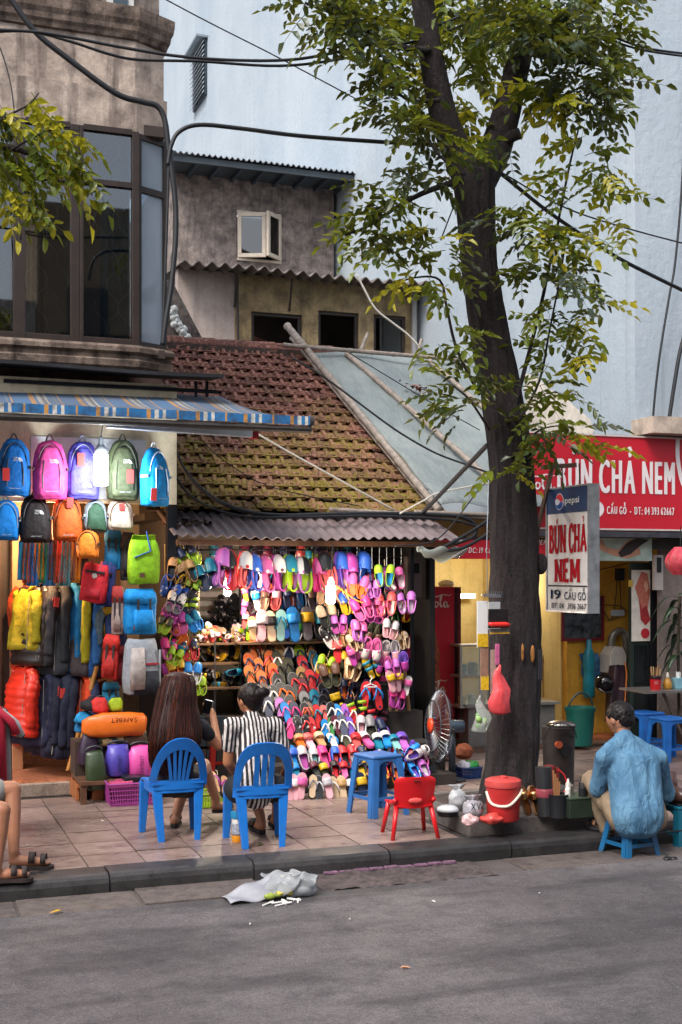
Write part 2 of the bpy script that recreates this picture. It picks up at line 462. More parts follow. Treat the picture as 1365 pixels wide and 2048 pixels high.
XB = 8.3
tall = thing('apartment_building', 'tall pale blue building whose huge blank side wall fills the background', 'building', (XB, 12.66, 0))
MB().bb((XB, 12.66, 2.72), (XB + 9, 48, 24)).bb((XB, 15.75, -.1), (XB + 9, 48, 2.715)).build('wall', BW, tall, world=True)
w0, w1 = onX(390, 120, XB), onX(415, 80, XB); wb = onX(390, 225, XB)
win = MB().bb((XB - .07, w1.y, wb.z), (XB - .004, w0.y, w0.z)).build('window', mat('#2b3640', .3), tall, world=True)
for i in range(12):
 z = lerp(wb.z, w0.z, (i + .5) / 12)
 MB().box((XB - .12, (w0.y + w1.y) / 2, z), (.012, w0.y - w1.y, .10), Euler((0, R(35), 0))).build('slat', mat('#c9d2d8', .5), win, world=True)
MB().bb((XB - .32, w1.y - .08, w0.z + .03), (XB - .005, w0.y + .08, w0.z + .09)).build('window_hood', mat('#7c8791', .7), tall, world=True)
pp = MB(); rr = random.Random(3)
outline = [(1048, 745), (1075, 752), (1100, 778), (1128, 790), (1150, 812), (1182, 838), (1190, 862), (1160, 905), (1060, 905)]
pts = [onX(a, b_, XB) for a, b_ in outline]
pp.add([(XB - .006, p.y, p.z) for p in pts], [tuple(range(len(pts)))])
pp.build('bare_render_patch', mat('#c9c2b8', .9, var=.2, scale=6, bmp=.3), tall, world=True)
a = onY(1308, 868, 12.2); b_ = onY(1380, 835, 12.2)
MB().bb((a.x, 12.2, a.z + .02), (a.x + 2.5, 12.655, b_.z)).build('ledge', plaster('ledge plaster', '#b9a99a', '#4a4440'), tall, world=True)
OLD = plaster('mouldy grey render', '#93867f', '#3d383a', '#b3a49c', .7, 1.5, .85, .5, .5)
YH = 23.0
hl, hr = onY(350, 315, YH), onY(668, 340, YH)
house = thing('narrow_house', 'narrow old house with mould stained grey render and one small cream window', 'house', (hl.x, YH, 0))
wa, wb_ = onY(474, 420, YH), onY(562, 528, YH)
ztop = hl.z
def wall_with_holes(mb, x0, x1, z0, z1, y0, y1, holes):
 """front wall y0..y1 between x0..x1, holes (xa, xb, za, zb) cut out"""
 xs = sorted({x0, x1, *[h[0] for h in holes], *[h[1] for h in holes]}); zs = sorted({z0, z1, *[h[2] for h in holes], *[h[3] for h in holes]})
 for i in range(len(xs) - 1):
  run = None
  for j in range(len(zs) - 1):
   cx, cz = (xs[i] + xs[i + 1]) / 2, (zs[j] + zs[j + 1]) / 2
   hole = any(h[0] < cx < h[1] and h[2] < cz < h[3] for h in holes)
   if not hole: run = (run[0], zs[j + 1]) if run else (zs[j], zs[j + 1])
   if (hole or j == len(zs) - 2) and run: mb.bb((xs[i], y0, run[0]), (xs[i + 1], y1, run[1])); run = None
w = MB(); wall_with_holes(w, hl.x, hr.x, 0, ztop, YH, YH + .22, [(wa.x, wb_.x, wb_.z, wa.z)])
w.bb((hl.x, YH + .22, 0), (hl.x + .22, YH + 7, ztop)); w.bb((hr.x - .22, YH + .22, 0), (hr.x, YH + 7, ztop)); w.bb((hl.x + .22, YH + 3, 0), (hr.x - .22, YH + 3.2, ztop - .1))
w.build('wall', OLD, house, world=True)
CREAM = mat('#cdbfae', .5, var=.1)
GLASSD = glass((.35, .4, .42), 1.2)
def sash(name, parent, c, wd, ht, ang, hinge, sub=True):
 """casement leaf hinged at one side; ang opens it towards the street"""
 f = MB(); s = 1 if hinge == 'L' else -1; t = .075
 for z in (t / 2, ht - t / 2): f.box((s * wd / 2, 0, z), (wd, .05, t))
 for xx in (t / 2, wd - t / 2): f.box((s * xx, 0, ht / 2), (t, .05, ht - 2 * t - .002))
 o = f.build(name, CREAM, parent, bevel=.006)
 r = parent
 o.location = Vector(c) - r.location; o.rotation_euler = (0, 0, -s * ang)
 p = MB().box((s * wd / 2, .0, ht / 2), (wd - 2 * t, .008, ht - 2 * t)).build('pane', GLASSD, o); return o
ww = (wb_.x - wa.x)
MB().bb((wa.x, YH - .02, wa.z - .05), (wb_.x, YH + .1, wa.z)).bb((wa.x, YH - .03, wb_.z), (wb_.x, YH + .1, wb_.z + .05)).build('window_frame', CREAM, house, world=True)
sash('window_sash', house, (wa.x + .01, YH - .02, wb_.z + .05), ww * .62, wa.z - wb_.z - .1, R(22), 'L')
sash('window_sash', house, (wb_.x - .01, YH - .02, wb_.z + .05), ww * .56, wa.z - wb_.z - .1, R(42), 'R')
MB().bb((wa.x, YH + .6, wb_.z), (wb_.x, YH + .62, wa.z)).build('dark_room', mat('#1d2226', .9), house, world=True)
TINB = mat('#5d7480', .5, .2, var=.25, scale=4)
def corr(mb, fn, waves, nv, amp, th):
 n = waves * 8
 mb.sheet(lambda u, v: Vector(fn(u, v)) + Vector((0, 0, amp * math.sin(2 * math.pi * waves * u))), n, nv, th)
el, er = onY(338, 325, YH - 1.0), onY(686, 318, YH - 1.0)
ez = onY(500, 320, YH - 1.0).z
rf = MB(); corr(rf, lambda u, v: (lerp(hl.x - .35, hr.x + .1, u), lerp(YH - 1.0, YH + 5, v), ez + v * 1.15), 34, 3, .022, .01)
rf.build('roof', mat('#8d9298', .45, .3, var=.3, scale=3), house, world=True)
MB().bb((hl.x - .3, YH - .93, ez - .14), (hr.x + .08, YH - .88, ez - .03)).bb((hl.x - .3, YH - .88, ez - .05), (hr.x + .05, YH, ez - .03)).build('eave_board', mat('#3a434a', .6, var=.25, scale=3), house, world=True)
for i in range(9):
 xx = lerp(hl.x - .2, hr.x, i / 8); MB().bb((xx, YH - .86, ez - .12), (xx + .05, YH, ez - .06)).build('rafter', mat('#3a4652', .7), house, world=True)
YA = 19.0
al, ar = onY(470, 560, YA), onY(832, 570, YA)
az = onY(500, 548, YA).z
annex = thing('annex_building', 'low ochre annex with three dark openings under a wavy cement sheet roof', 'house', (al.x, YA, 0))
holes = []
for (p, q, r_, s_) in ((503, 605, 622, 720), (637, 718, 620, 730), (748, 812, 628, 735)):
 A, B = onY(p, r_, YA), onY(q, s_, YA); holes.append((A.x, B.x, B.z, A.z))
OCH = plaster('stained ochre render', '#a08a66', '#4d443c', '#b39d78', .75, 1.2, .7, .35, .35)
w = MB(); wall_with_holes(w, al.x, ar.x, 0, az, YA, YA + .2, holes); w.build('front_wall', OCH, annex, world=True)
xa_ = onY(356, 560, YA).x
MB().bb((xa_, YA, 0), (al.x - .002, YA + .2, az)).build('side_wall', plaster('pale side render', '#a3948d', '#5d5250', '#b8aaa2', .5, .9, .35, .3, .3), annex, world=True)
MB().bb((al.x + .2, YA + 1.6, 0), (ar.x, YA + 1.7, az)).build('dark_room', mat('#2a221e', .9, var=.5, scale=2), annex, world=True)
DKW = mat('#2f2521', .7, var=.3)
for h in holes:
 f = MB(); t = .05
 f.bb((h[0], YA + .04, h[3] - t), (h[1], YA + .1, h[3])); f.bb((h[0], YA + .04, h[2]), (h[0] + t, YA + .1, h[3] - t)); f.bb((h[1] - t, YA + .04, h[2]), (h[1], YA + .1, h[3] - t))
 f.build('window_frame', DKW, annex, world=True)
h = holes[0]
MB().add([(h[0] + .06, YA + .5, h[2]), (h[1], YA + .9, h[2]), (h[1], YA + .9, h[2] + .35), (h[0] + .06, YA + .5, h[3] - .25)], [(0, 1, 2, 3)]).build('rusty_sheet', mat('#6b3f33', .8, var=.4, scale=3), annex, world=True)
CEM = mat('#6d6560', .9, var=.35, scale=4, dirt=.6, bmp=.3)
rl, rr_ = onY(352, 532, YA - .5), onY(838, 562, YA - .5)
rz = onY(600, 545, YA - .5).z
rf = MB(); corr(rf, lambda u, v: (lerp(xa_ - .05, ar.x + .12, u), lerp(YA - .5, YH - .02, v), rz + v * .32 + .02 * math.sin(7 * u)), 20, 3, .04, .014)
rf.build('roof', CEM, annex, world=True)
for px_ in (474, 585):
 p = onY(px_, 560, YA - .3); MB().beam((p.x, YA - .3, rz - .05), (p.x + .04, YA - .02, rz - .5), .03, .03).build('roof_bracket', DKW, annex, world=True)
p = onY(475, 560, YA - .05); MB().tube([(p.x, YA - .05, rz - .05), (p.x + .02, YA - .05, rz - 1.9)], .022, 8).build('drain_pipe', mat('#2b2623', .6), annex, world=True)
p = onY(800, 560, YA - .06); MB().tube([(ar.x - .05, YA - .06, rz - .05), (ar.x - .05, YA - .06, rz - 1.9)], .05, 10).build('drain_pipe', mat('#8f8f90', .6), annex, world=True)
YG = 17.2
gp = [onY(a, b_, YG) for a, b_ in ((338, 560), (350, 572), (412, 690), (412, 730), (320, 730), (320, 560))]
gb = thing('gable_wall', 'black mouldy sloping gable end behind the ridge of the tiled roof', 'wall', (gp[0].x, YG, 0))
MB().prism([(p.x, p.z) for p in gp], lambda x, z, d: (x, d, z), YG, YG + .25).build('wall', plaster('black mould', '#6b625e', '#2a2625', '#8a807a', .6, 2, .8), gb, world=True)
GAR = mat('#c9cbc9', .8, var=.2, scale=30, bmp=.5)
gt = MB(); path = [onY(a, b_, YG - .1) for a, b_ in ((342, 618), (352, 640), (362, 655), (372, 678))]
for q in smoothpath(path, 5):
 for k in range(4): gt.sphere(q + Vector((rnd.uniform(-.05, .05), rnd.uniform(-.03, .03), rnd.uniform(-.04, .04))), rnd.uniform(.03, .055), 6, 4)
tag(gt.build('foam_garland', GAR, smooth=True), 'lumpy white foam strip lying down the mouldy gable', 'foam strip')
for i, (x0, x1, h, c) in enumerate(((-16, -4.5, 9.5, '#9c8a78'), (-4.5, 3.2, 8.2, '#a89f94'), (3.2, 9.5, 10.5, '#8f7f6a'), (9.5, 22, 8.8, '#a3978c'))):
 t = thing('facing_house', ['tan', 'pale grey', 'ochre', 'greige'][i] + ' house across the street, seen only mirrored in the bay window', 'house', (x0, -5, 0))
 MB().bb((x0 + .01, -11, -.2), (x1 - .01, -5, h)).build('wall', plaster('facing render', c, '#4a423d', None, .4, .8, .35), t, world=True)
 for z in (3.4, 6.4):
  MB().bb((x0 + .4, -5, z), (x1 - .4, -4.2, z + .14)).build('balcony_slab', CONC, t, world=True)
  MB().bb((x0 + .4, -4.26, z + .95), (x1 - .4, -4.2, z + 1.0)).build('balcony_rail', DARKMETAL, t, world=True)
  n = int((x1 - x0) / 2)
  for k in range(n): xx = x0 + .7 + k * (x1 - x0 - .8) / n; MB().bb((xx, -4.995, z + .3), (xx + .9, -4.96, z + 2.2)).build('window', mat('#25211f', .3), t, world=True)
 MB().bb((x0 + .5, -4.995, 0), (x1 - .5, -4.95, 2.7)).build('shopfront', mat('#2f2825', .5, var=.4, scale=2), t, world=True)
# ================================================================ SHOE SHOP ROOF (tiles, tin canopy, tarpaulin)
YR0, YR1 = 12.25, 15.6                     # eave and ridge of the tiled roof
ZR0, ZR1 = onY(600, 1020, YR0).z, onY(440, 700, YR1).z
XL, XR0, XR1 = onY(345, 1000, YR0).x - .25, onY(868, 1015, YR0).x, onY(598, 690, YR1).x
def roofp(x, s, lift=0):
 """point on the roof plane: x along the street, s metres up the slope"""
 L = math.hypot(YR1 - YR0, ZR1 - ZR0); ny, nz = -(ZR1 - ZR0) / L, (YR1 - YR0) / L
 return Vector((x, lerp(YR0, YR1, s / L) + ny * lift, lerp(ZR0, ZR1, s / L) + nz * lift))
RL = math.hypot(YR1 - YR0, ZR1 - ZR0); RP = math.atan2(ZR1 - ZR0, YR1 - YR0)
def tile_mat():
 m, nt, b = newmat('mossy clay tile'); ge = nt.nodes.new('ShaderNodeNewGeometry'); w = ge.outputs['Position']
 a = noise(nt, w, 3.0, 5, .6); f = noise(nt, w, 26, 6, .7); oi = nt.nodes.new('ShaderNodeObjectInfo')
 col = mix(nt, oi.outputs['Random'], srgb('#643d33'), srgb('#9c6757'))
 col = mix(nt, ramp(nt, f, [(.44, 0), (.66, .85)]), col, srgb('#3b2822'))
 col = mix(nt, ramp(nt, f, [(.3, .75), (.44, 0)]), col, srgb('#d0aa9c'))
 sx = N(nt, 'ShaderNodeSeparateXYZ'); nt.links.new(w, sx.inputs[0])
 gr = N(nt, 'ShaderNodeMapRange'); gr.inputs[1].default_value = ZR0; gr.inputs[2].default_value = ZR1; gr.inputs[3].default_value = .50; gr.inputs[4].default_value = .0
 nt.links.new(sx.outputs[2], gr.inputs[0])
 ad = N(nt, 'ShaderNodeMath', operation='ADD'); nt.links.new(gr.outputs[0], ad.inputs[0])
 a2 = noise(nt, w, 2.1, 4, .6); nt.links.new(a2, ad.inputs[1])
 ms = mix(nt, 1, ramp(nt, ad.outputs[0], [(.68, 0), (.98, 1)]), ramp(nt, noise(nt, w, 17, 5, .65), [(.36, 0), (.58, 1)]), 'MULTIPLY')
 col = mix(nt, ms, col, mix(nt, f, srgb('#4a440f'), srgb('#968722')))
 nt.links.new(col, b.inputs['Base Color']); b.inputs['Roughness'].default_value = .85
 bump(nt, b, f, .5, .01); return m
TM = tile_mat()
shop = thing('shoe_shop_house', 'low house of the shoe stall with a mossy red tile roof and tin canopy', 'house', (XL, YR0, 0))
deck = MB(); deck.add([roofp(XL, 0, -.03), roofp(XR0 + .1, 0, -.03), roofp(XR1 + .1, RL, -.03), roofp(XL, RL, -.03)], [(0, 1, 2, 3)])
roof = deck.build('roof', mat('#2c211d', .9), shop, world=True)
TW, TL = .150, .228
tb = MB()                                    # one interlocking tile: dished plate, raised left roll, drip lip and lug
tb.box((0, .02, .0), (TW * .98, TL + .05, .014), Euler((R(-9), 0, 0)))
tb.box((-TW * .34, 0.0, .026), (TW * .34, TL + .03, .036), Euler((R(-9), 0, R(-10))), taper=.7)
tb.box((TW * .16, -TL * .5 - .01, .022), (TW * .62, .026, .036), Euler((R(-9), 0, 0)))
tb.lathe([(.024, -.002), (.018, .022), (.004, .028)], 6, (TW * .14, -TL * .22, .010))
tme = tb.mesh('roof_tile', TM)
rest = MB(); cnt = 0
nrow = int(RL / TL)
for r in range(nrow + 1):
 s = .06 + r * TL
 xr = lerp(XR0, XR1, s / RL) + .05
 nx = int((xr - XL) / TW)
 for i in range(nx + 1):
  x = xr - i * TW - (TW / 2 if False else 0)
  p = roofp(x, s, .022); jit = (R(rnd.uniform(-2.5, 2.5)) + RP, R(rnd.uniform(-3, 3)), R(rnd.gauss(0, 2.2)))
  q = -rnd.uniform(.02, .06) if rnd.random() < .06 else rnd.uniform(-.006, .006); p += Vector((rnd.uniform(-.007, .007), q, q * .7 + .004))
  if x < onY(330, 800, p.y).x - .1: continue
  if cnt < 300: child('roof_tile', tme, roof, p - shop.location, jit); cnt += 1
  else:
   m = Matrix.Translation(p) @ Euler(jit).to_matrix().to_4x4(); k = len(rest.v)
   rest.add([m @ Vector(v) for v in tb.v], tb.f)
o = rest.build('upper_roof_tiles', TM, roof, world=True); o['kind'] = 'stuff'
rt = tile_mat()
for i in range(7):                            # ridge tiles
 x0 = XL + i * .40 + .3
 if x0 > XR1 + .1: break
 h = MB(); h.sheet(lambda u, v: (x0 + .42 * u, YR1 + .12 * math.cos(math.pi * v) * (1 + .15 * u), ZR1 + .0 + .13 * math.sin(math.pi * v) * (1 + .12 * u)), 3, 8, .014)
 h.build('ridge_tile', TM, roof, world=True)
MB().bb((XL, YR1 - .14, ZR1 - .2), (XR1, YR1 + .1, ZR1 + .035)).build('ridge_mortar', mat('#4b403b', .95, var=.4, scale=9, bmp=.5), roof, world=True)
YC0, YC1 = 11.55, 12.36
ZC0 = onY(600, 1076, YC0).z; ZC1 = onY(600, 1030, YC1).z
XC0, XC1 = onY(348, 1076, YC0).x, onY(925, 1076, YC0).x
cn = MB(); corr(cn, lambda u, v: (lerp(XC0, XC1, u), lerp(YC0, YC1, v) + .015 * math.sin(5 * u), lerp(ZC0, ZC1, v) + .012 * math.sin(9 * u + 1)), 27, 4, .014, .006)
def tin():
 m, nt, b = newmat('faded maroon tin'); v = coords(nt); st = noise(nt, coords(nt, (6, .8, 1)), 3, 5, .65); f = noise(nt, v, 9, 6, .7)
 col = mix(nt, ramp(nt, noise(nt, v, 1.6, 4), [(.35, 0), (.65, 1)]), srgb('#80706f'), srgb('#9a8b8c'))
 col = mix(nt, ramp(nt, st, [(.55, 0), (.75, .7)]), col, srgb('#6a4c4c')); col = mix(nt, ramp(nt, f, [(.6, 0), (.75, .7)]), col, srgb('#44322e'))
 nt.links.new(col, b.inputs['Base Color']); b.inputs['Roughness'].default_value = .45; b.inputs['Metallic'].default_value = .25; return m
TIN = tin()
cn.build('tin_canopy', TIN, shop, world=True)
MB().bb((XC0 + .05, YC0 + .10, ZC0 - .075), (XC1 - .05, YC0 + .14, ZC0 - .022)).build('canopy_beam', WOOD, shop, world=True)
MB().bb((XC0 + .05, YC1 - .10, ZC1 - .13), (XC1 - .3, YC1 - .04, ZC1 - .04)).build('canopy_beam', WOOD, shop, world=True)
PLW = plaster('dim shop wall', '#9d9484', '#5a5248', None, .3, 1.5, .3)
YS1 = 13.6
MB().bb((XL, YS1, 0), (5.45, YS1 + .15, 3.2)).build('back_wall', PLW, shop, world=True)
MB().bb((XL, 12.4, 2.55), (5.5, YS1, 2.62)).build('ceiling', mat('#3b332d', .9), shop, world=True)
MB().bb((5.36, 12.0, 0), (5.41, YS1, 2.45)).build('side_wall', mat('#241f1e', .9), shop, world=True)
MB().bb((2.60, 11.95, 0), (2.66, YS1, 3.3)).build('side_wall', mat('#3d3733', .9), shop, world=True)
MB().bb((5.42, 12.3, 0), (5.555, 12.46, 2.62)).build('post', mat('#1d2028', .5, var=.3), shop, world=True)
pm = onY(822, 1135, 12.1)
mbx = MB(); mbx.bb((pm.x - .085, 12.0, pm.z - .32), (pm.x + .085, 12.1, pm.z + .12)); mo = mbx.build('meter_box', mat('#4a3d38', .6, var=.3), shop, world=True, bevel=.01)
MB().bb((pm.x - .05, 11.985, pm.z - .06), (pm.x + .05, 12.0, pm.z + .04)).build('meter_window', mat('#141418', .2), mo, world=True)
def litter(name, c, rx, ry, n, cols, label):
 mb = MB()
 for i in range(n):
  u, v = rnd.gauss(0, .4), rnd.gauss(0, .4)
  p = c(u * rx, v * ry); q = Euler((rnd.uniform(-.6, .6), rnd.uniform(-.6, .6), rnd.uniform(0, 6))).to_matrix(); L = rnd.uniform(.025, .06)
  mb.add([p + q @ Vector(w_) for w_ in ((-L, 0, 0), (0, -L * .4, .006), (L, 0, .012), (0, L * .4, .008))], [(0, 1, 2, 3)], rnd.randrange(len(cols)))
 o = mb.build(name, [mat(c_, .8) for c_ in cols]); return tag(o, label, 'leaf litter', kind='stuff')
lc = onY(378, 1050, 12.0)
litter('dead_leaves', lambda a, b_: Vector((lc.x + a, 11.95 + b_ * .6, lerp(ZC0, ZC1, (11.95 + b_ * .6 - YC0) / (YC1 - YC0)) + .02)), .22, .3, 70, ['#2a2018', '#3f3226', '#5c4636'], 'dark dead leaves on the left end of the tin canopy')
litter('dead_leaves', lambda a, b_: Vector((lerp(XC0, XC1, .78) + a * 2.4, 12.28 + b_ * .1, lerp(ZC0, ZC1, (12.28 - YC0) / (YC1 - YC0)) + .02)), .5, .3, 80, ['#3a2a1e', '#6b4a34', '#8d6a50'], 'brown leaf litter along the back of the tin canopy')
XT1 = onY(960, 720, YR1).x + .3
tarp = thing('tarpaulin_roof', 'pale green tarpaulin roof held down by bamboo poles', 'tarpaulin', (XR0, YR0, 0))
def tp(u, v, lift=.10):
 s = v * RL; x = lerp(lerp(XR0, XR1, v) + .06, lerp(XR0 + 1.65, XT1, v), u)
 return roofp(x, s, lift + .045 * math.sin(3.1 * u * 3.14) * math.sin(v * 3.1) + .018 * math.sin(13 * u + 5 * v) + .012 * math.sin(31 * v + 9 * u) * (1.4 - v))
def tarpmat():
 m, nt, b = newmat('pale green tarpaulin'); v = coords(nt); a = noise(nt, v, 1.3, 5, .6); s1 = noise(nt, coords(nt, (3, 1, 1)), 2.4, 6, .65)
 col = mix(nt, ramp(nt, a, [(.35, 0), (.65, 1)]), srgb('#70797a'), srgb('#858d8b')); col = mix(nt, ramp(nt, s1, [(.5, 0), (.75, .65)]), col, srgb('#565f5e'))
 nt.links.new(col, b.inputs['Base Color']); b.inputs['Roughness'].default_value = .5; bump(nt, b, noise(nt, coords(nt, (4, 1.2, 2)), 3, 4, .6), .5, .05); return m
MB().sheet(tp, 40, 30, .006).build('sheet', tarpmat(), tarp, smooth=True, world=True)
BAM = mat('#8d8177', .6, var=.35, scale=14, dirt=.4)
def bamboo(mb, a, b, r, nodes=8):
 a, b = Vector(a), Vector(b); pts = []; rs = []
 for i in range(nodes + 1):
  for dt, k in ((-.012, 1), (0, 1.22), (.012, 1)):
   t = min(1, max(0, i / nodes + dt)); pts.append(a.lerp(b, t)); rs.append(r * k * lerp(1.05, .9, t))
 mb.tube(pts, rs, 8)
def pole(a, b, r, name='bamboo_pole', par=tarp, mt=BAM, nodes=9):
 m_ = MB(); bamboo(m_, a, b, r, nodes); return m_.build(name, mt, par, world=True, smooth=True)
def rp(px, py, lift=.16):
 """pixel on the lifted roof plane"""
 d = ray(px, py); n = Vector((0, -(ZR1 - ZR0) / RL, (YR1 - YR0) / RL)); p0 = roofp(0, 0, lift); c0 = Vector((0, 0, CAMZ))
 t = (p0 - c0).dot(n) / d.dot(n); return c0 + d * t
pole(rp(575, 652), rp(880, 1022), .045); pole(rp(584, 676, .1), rp(866, 1016, .1), .028)
pole(rp(695, 708), rp(985, 962), .035); pole(rp(860, 722), rp(990, 835), .03)
pole(rp(568, 690, .2), rp(955, 722, .2), .03); pole(rp(660, 1019, .12), rp(980, 1036, .12), .022); pole(rp(830, 1024, .16), rp(1000, 1030, .16), .022)
for a_, b_ in (((722, 700), (735, 668)), ((835, 712), (843, 680))): pole(rp(*a_), rp(*b_), .025, nodes=2)
lc2 = rp(838, 782, .14)
def lf(a, b_): p = roofp(lc2.x + a, 0); return Vector(lc2) + Vector((a, b_ * .8 - a * .35, b_ * .7 - a * .3 + .03))
litter('dead_leaves', lf, .26, .10, 60, ['#6b3a2c', '#8a4f3a', '#4a2a22'], 'rust brown dead twig of leaves lying on the tarpaulin')
# ================================================================ LEFT TOWNHOUSE
YF = 12.0
XK = onY(272, 300, YF).x                              # where the chamfer starts
CA = R(28); KL = .36
XK2, YK2 = XK + KL * math.cos(CA), YF + KL * math.sin(CA)
PATH = [(-3.0, YF), (XK, YF), (XK2, YK2), (XK2, YK2 + 4)]
def off(path, d):
 out = []
 for i, p in enumerate(path):
  ns = []
  for a, b in ((i - 1, i), (i, i + 1)):
   if 0 <= a and b < len(path):
    dx, dy = path[b][0] - path[a][0], path[b][1] - path[a][1]; l = math.hypot(dx, dy); ns.append((dy / l, -dx / l))
  if len(ns) == 1: n = ns[0]; out.append((p[0] + n[0] * d, p[1] + n[1] * d)); continue
  bx, by = ns[0][0] + ns[1][0], ns[0][1] + ns[1][1]; k = 2 * d / (bx * bx + by * by)
  out.append((p[0] + bx * k, p[1] + by * k))
 return out
def sweep(mb, prof, path=PATH, mi=0):
 """profile [(out, z)] carried along the facade"""
 cols = [off(path, o) for o, z in prof]; n = len(path); k = len(mb.v)
 for (o, z), c in zip(prof, cols): mb.v += [(p[0], p[1], z) for p in c]
 for i in range(len(prof) - 1):
  for j in range(n - 1):
   a = k + i * n + j; mb.f.append((a, a + 1, a + n + 1, a + n)); mb.m.append(mi)
 return mb
def zf(py): return onY(140, py, YF).z
PL = plaster('stained pink beige render', '#ab9a8e', '#2e2727', '#cbbaac', .95, 1.1, .58, .45, .35)
PLD = plaster('mould blackened moulding', '#7d6c62', '#1d1919', '#a39183', .95, 1.7, .95, .5, .5)
town = thing('townhouse', 'old townhouse with stained render, brown framed bay window and blackened mouldings', 'house', (XK, YF, 0))
zs1, zs2, zt = zf(735), zf(684), zf(250)
sweep(MB(), [(-.02, zt), (.02, zt), (.02, zf(165)), (-.01, zf(163)), (-.01, zf(62))]).build('wall', PL, town, world=True)
sweep(MB(), [(-.01, zf(62)), (.02, zf(60)), (.03, zf(52)), (.05, zf(46)), (.055, zf(36)), (.08, zf(26)), (.09, zf(10)), (.09, zf(0)), (-.3, zf(-6))]).build('cornice', PLD, town, world=True)
sweep(MB(), [(-.25, zf(-5)), (-.05, zf(-5)), (-.05, zf(-600))]).build('upper_wall', PL, town, world=True)
uw = MB().bb((XK - .28, YF - .0, zf(20)), (XK - .02, YF + .03, zf(-260))).build('upper_window', mat('#b9bab5', .5), town, world=True)
MB().bb((XK - .22, YF - .012, zf(10)), (XK - .08, YF - .002, zf(-250))).build('pane', mat('#38464e', .1), uw, world=True)
MB().bb((XK - 1.6, YF - .0, zf(20)), (XK - .33, YF + .03, zf(-260))).build('upper_window', mat('#3b3b42', .25), town, world=True)
sweep(MB(), [(-.2, zs2), (.06, zs2), (.09, zf(690)), (.09, zf(699)), (.05, zf(704)), (.05, zf(712)), (.08, zf(716)), (.07, zf(728)), (.03, zs1), (-.1, zs1)]).build('sill_moulding', PLD, town, world=True)
sweep(MB(), [(-.02, zs1), (-.02, 3.2)]).build('lower_wall', plaster('brown grime render', '#6b574f', '#2b2422', '#84706a', .6), town, world=True)
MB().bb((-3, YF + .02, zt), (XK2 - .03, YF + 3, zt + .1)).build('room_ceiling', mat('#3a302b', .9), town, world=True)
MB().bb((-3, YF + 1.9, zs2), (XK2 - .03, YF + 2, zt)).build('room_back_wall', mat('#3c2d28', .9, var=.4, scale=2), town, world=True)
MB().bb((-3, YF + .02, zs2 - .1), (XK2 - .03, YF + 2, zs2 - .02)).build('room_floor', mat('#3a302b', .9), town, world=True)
FR = mat('#26170f', .5, var=.3, scale=9)
def fx(px): return onY(px, 450, YF).x
ztr = zf(362)
bay = MB()
def post(px0, px1, z0=zs2, z1=zt, d=.05): bay.bb((fx(px0), YF - d, z0), (fx(px1), YF + .03, z1))
for a, b in ((-70, -50), (26, 50), (140, 158), (158.4, 166), (263, 277)): post(a, b)
def rail(px0, px1, py0, py1, d=.045): bay.bb((fx(px0), YF - d, zf(py1)), (fx(px1), YF + .03, zf(py0)))
for a, b in ((-50, 26), (50, 140), (166, 263)):
 rail(a, b, 246, 258); rail(a, b, 354, 366); rail(a, b, 672, 684)
bo = bay.build('bay_frame', FR, town, world=True, bevel=.004)
GL = glass((.62, .68, .72), 1.6, .02, 'bay glass')
for a, b in ((-50, 26), (50, 140), (166, 263)):
 for c, d in ((258, 354), (366, 672)):
  MB().bb((fx(a), YF - .012, zf(d)), (fx(b), YF - .004, zf(c))).build('pane', GL, bo, world=True)
cd = Vector((math.cos(CA), math.sin(CA), 0)); cnn = Vector((math.sin(CA), -math.cos(CA), 0)); c0 = Vector((XK, YF, 0)) + cd * .015
cf = MB()
for t0, t1, z0, z1 in ((0, .035, zs2, zt), (KL - .05, KL - .01, zs2, zt), (.035, KL - .05, zs2, zs2 + .05), (.035, KL - .05, ztr - .03, ztr + .03), (.035, KL - .05, zt - .05, zt)):
 a = c0 + cd * t0; b = c0 + cd * t1; cf.beam((a.x, a.y, (z0 + z1) / 2), (b.x, b.y, (z0 + z1) / 2), .05, z1 - z0)
cfo = cf.build('bay_frame', FR, town, world=True)
for z0, z1 in ((zs2 + .05, ztr - .03), (ztr + .03, zt - .05)):
 a = c0 + cd * .035; b = c0 + cd * (KL - .05); MB().beam((a.x, a.y, (z0 + z1) / 2), (b.x, b.y, (z0 + z1) / 2), .008, z1 - z0).build('pane', clear((.5, .58, .66), .6, .1, 'milky bay glass'), cfo, world=True)
GR = mat('#8d8a86', .5, .4)
for a, b, zlo, zhi in ((-48, 26, 672, 366), (52, 138, 672, 366), (168, 262, 672, 366), (168, 262, 354, 258)):
 gm = MB(); x0, x1 = fx(a), fx(b); z0, z1 = zf(zlo), zf(zhi); W = .21
 n = max(2, round((x1 - x0) / W)); W = (x1 - x0) / n
 for i in range(n):
  for s in (-1, 1):
   pts = []
   for k in range(int((z1 - z0) / .035) + 1):
    z = z0 + k * .035; ph = math.sin(2 * math.pi * (z - z0) / .42)
    wv = (abs(ph) ** .45) * (1 if ph > 0 else -1)
    pts.append((x0 + W * (i + .5) + s * (W * .5) * (.5 + .5 * wv) * .98, YF + .05, z))
   gm.tube(pts, .0038, 4, cap=False)
 gm.build('window_grille', GR, bo, world=True)
cu = MB(); xa, xb = fx(206), fx(266)
cu.sheet(lambda u, v: (lerp(xa, xb, u), YF + .16 + .03 * math.sin(u * 26), lerp(zs2 + .02, zt - .1, v)), 40, 2, .004)
cu.build('curtain', cloth('#2a6577'), town, smooth=True, world=True)
cu = MB(); xa, xb = fx(50), fx(100)
cu.sheet(lambda u, v: (lerp(xa, xb, u), YF + .5 + .03 * math.sin(u * 22), lerp(zs2 + .02, zt - .1, v)), 30, 2, .004)
cu.build('curtain', cloth('#513430'), town, smooth=True, world=True)
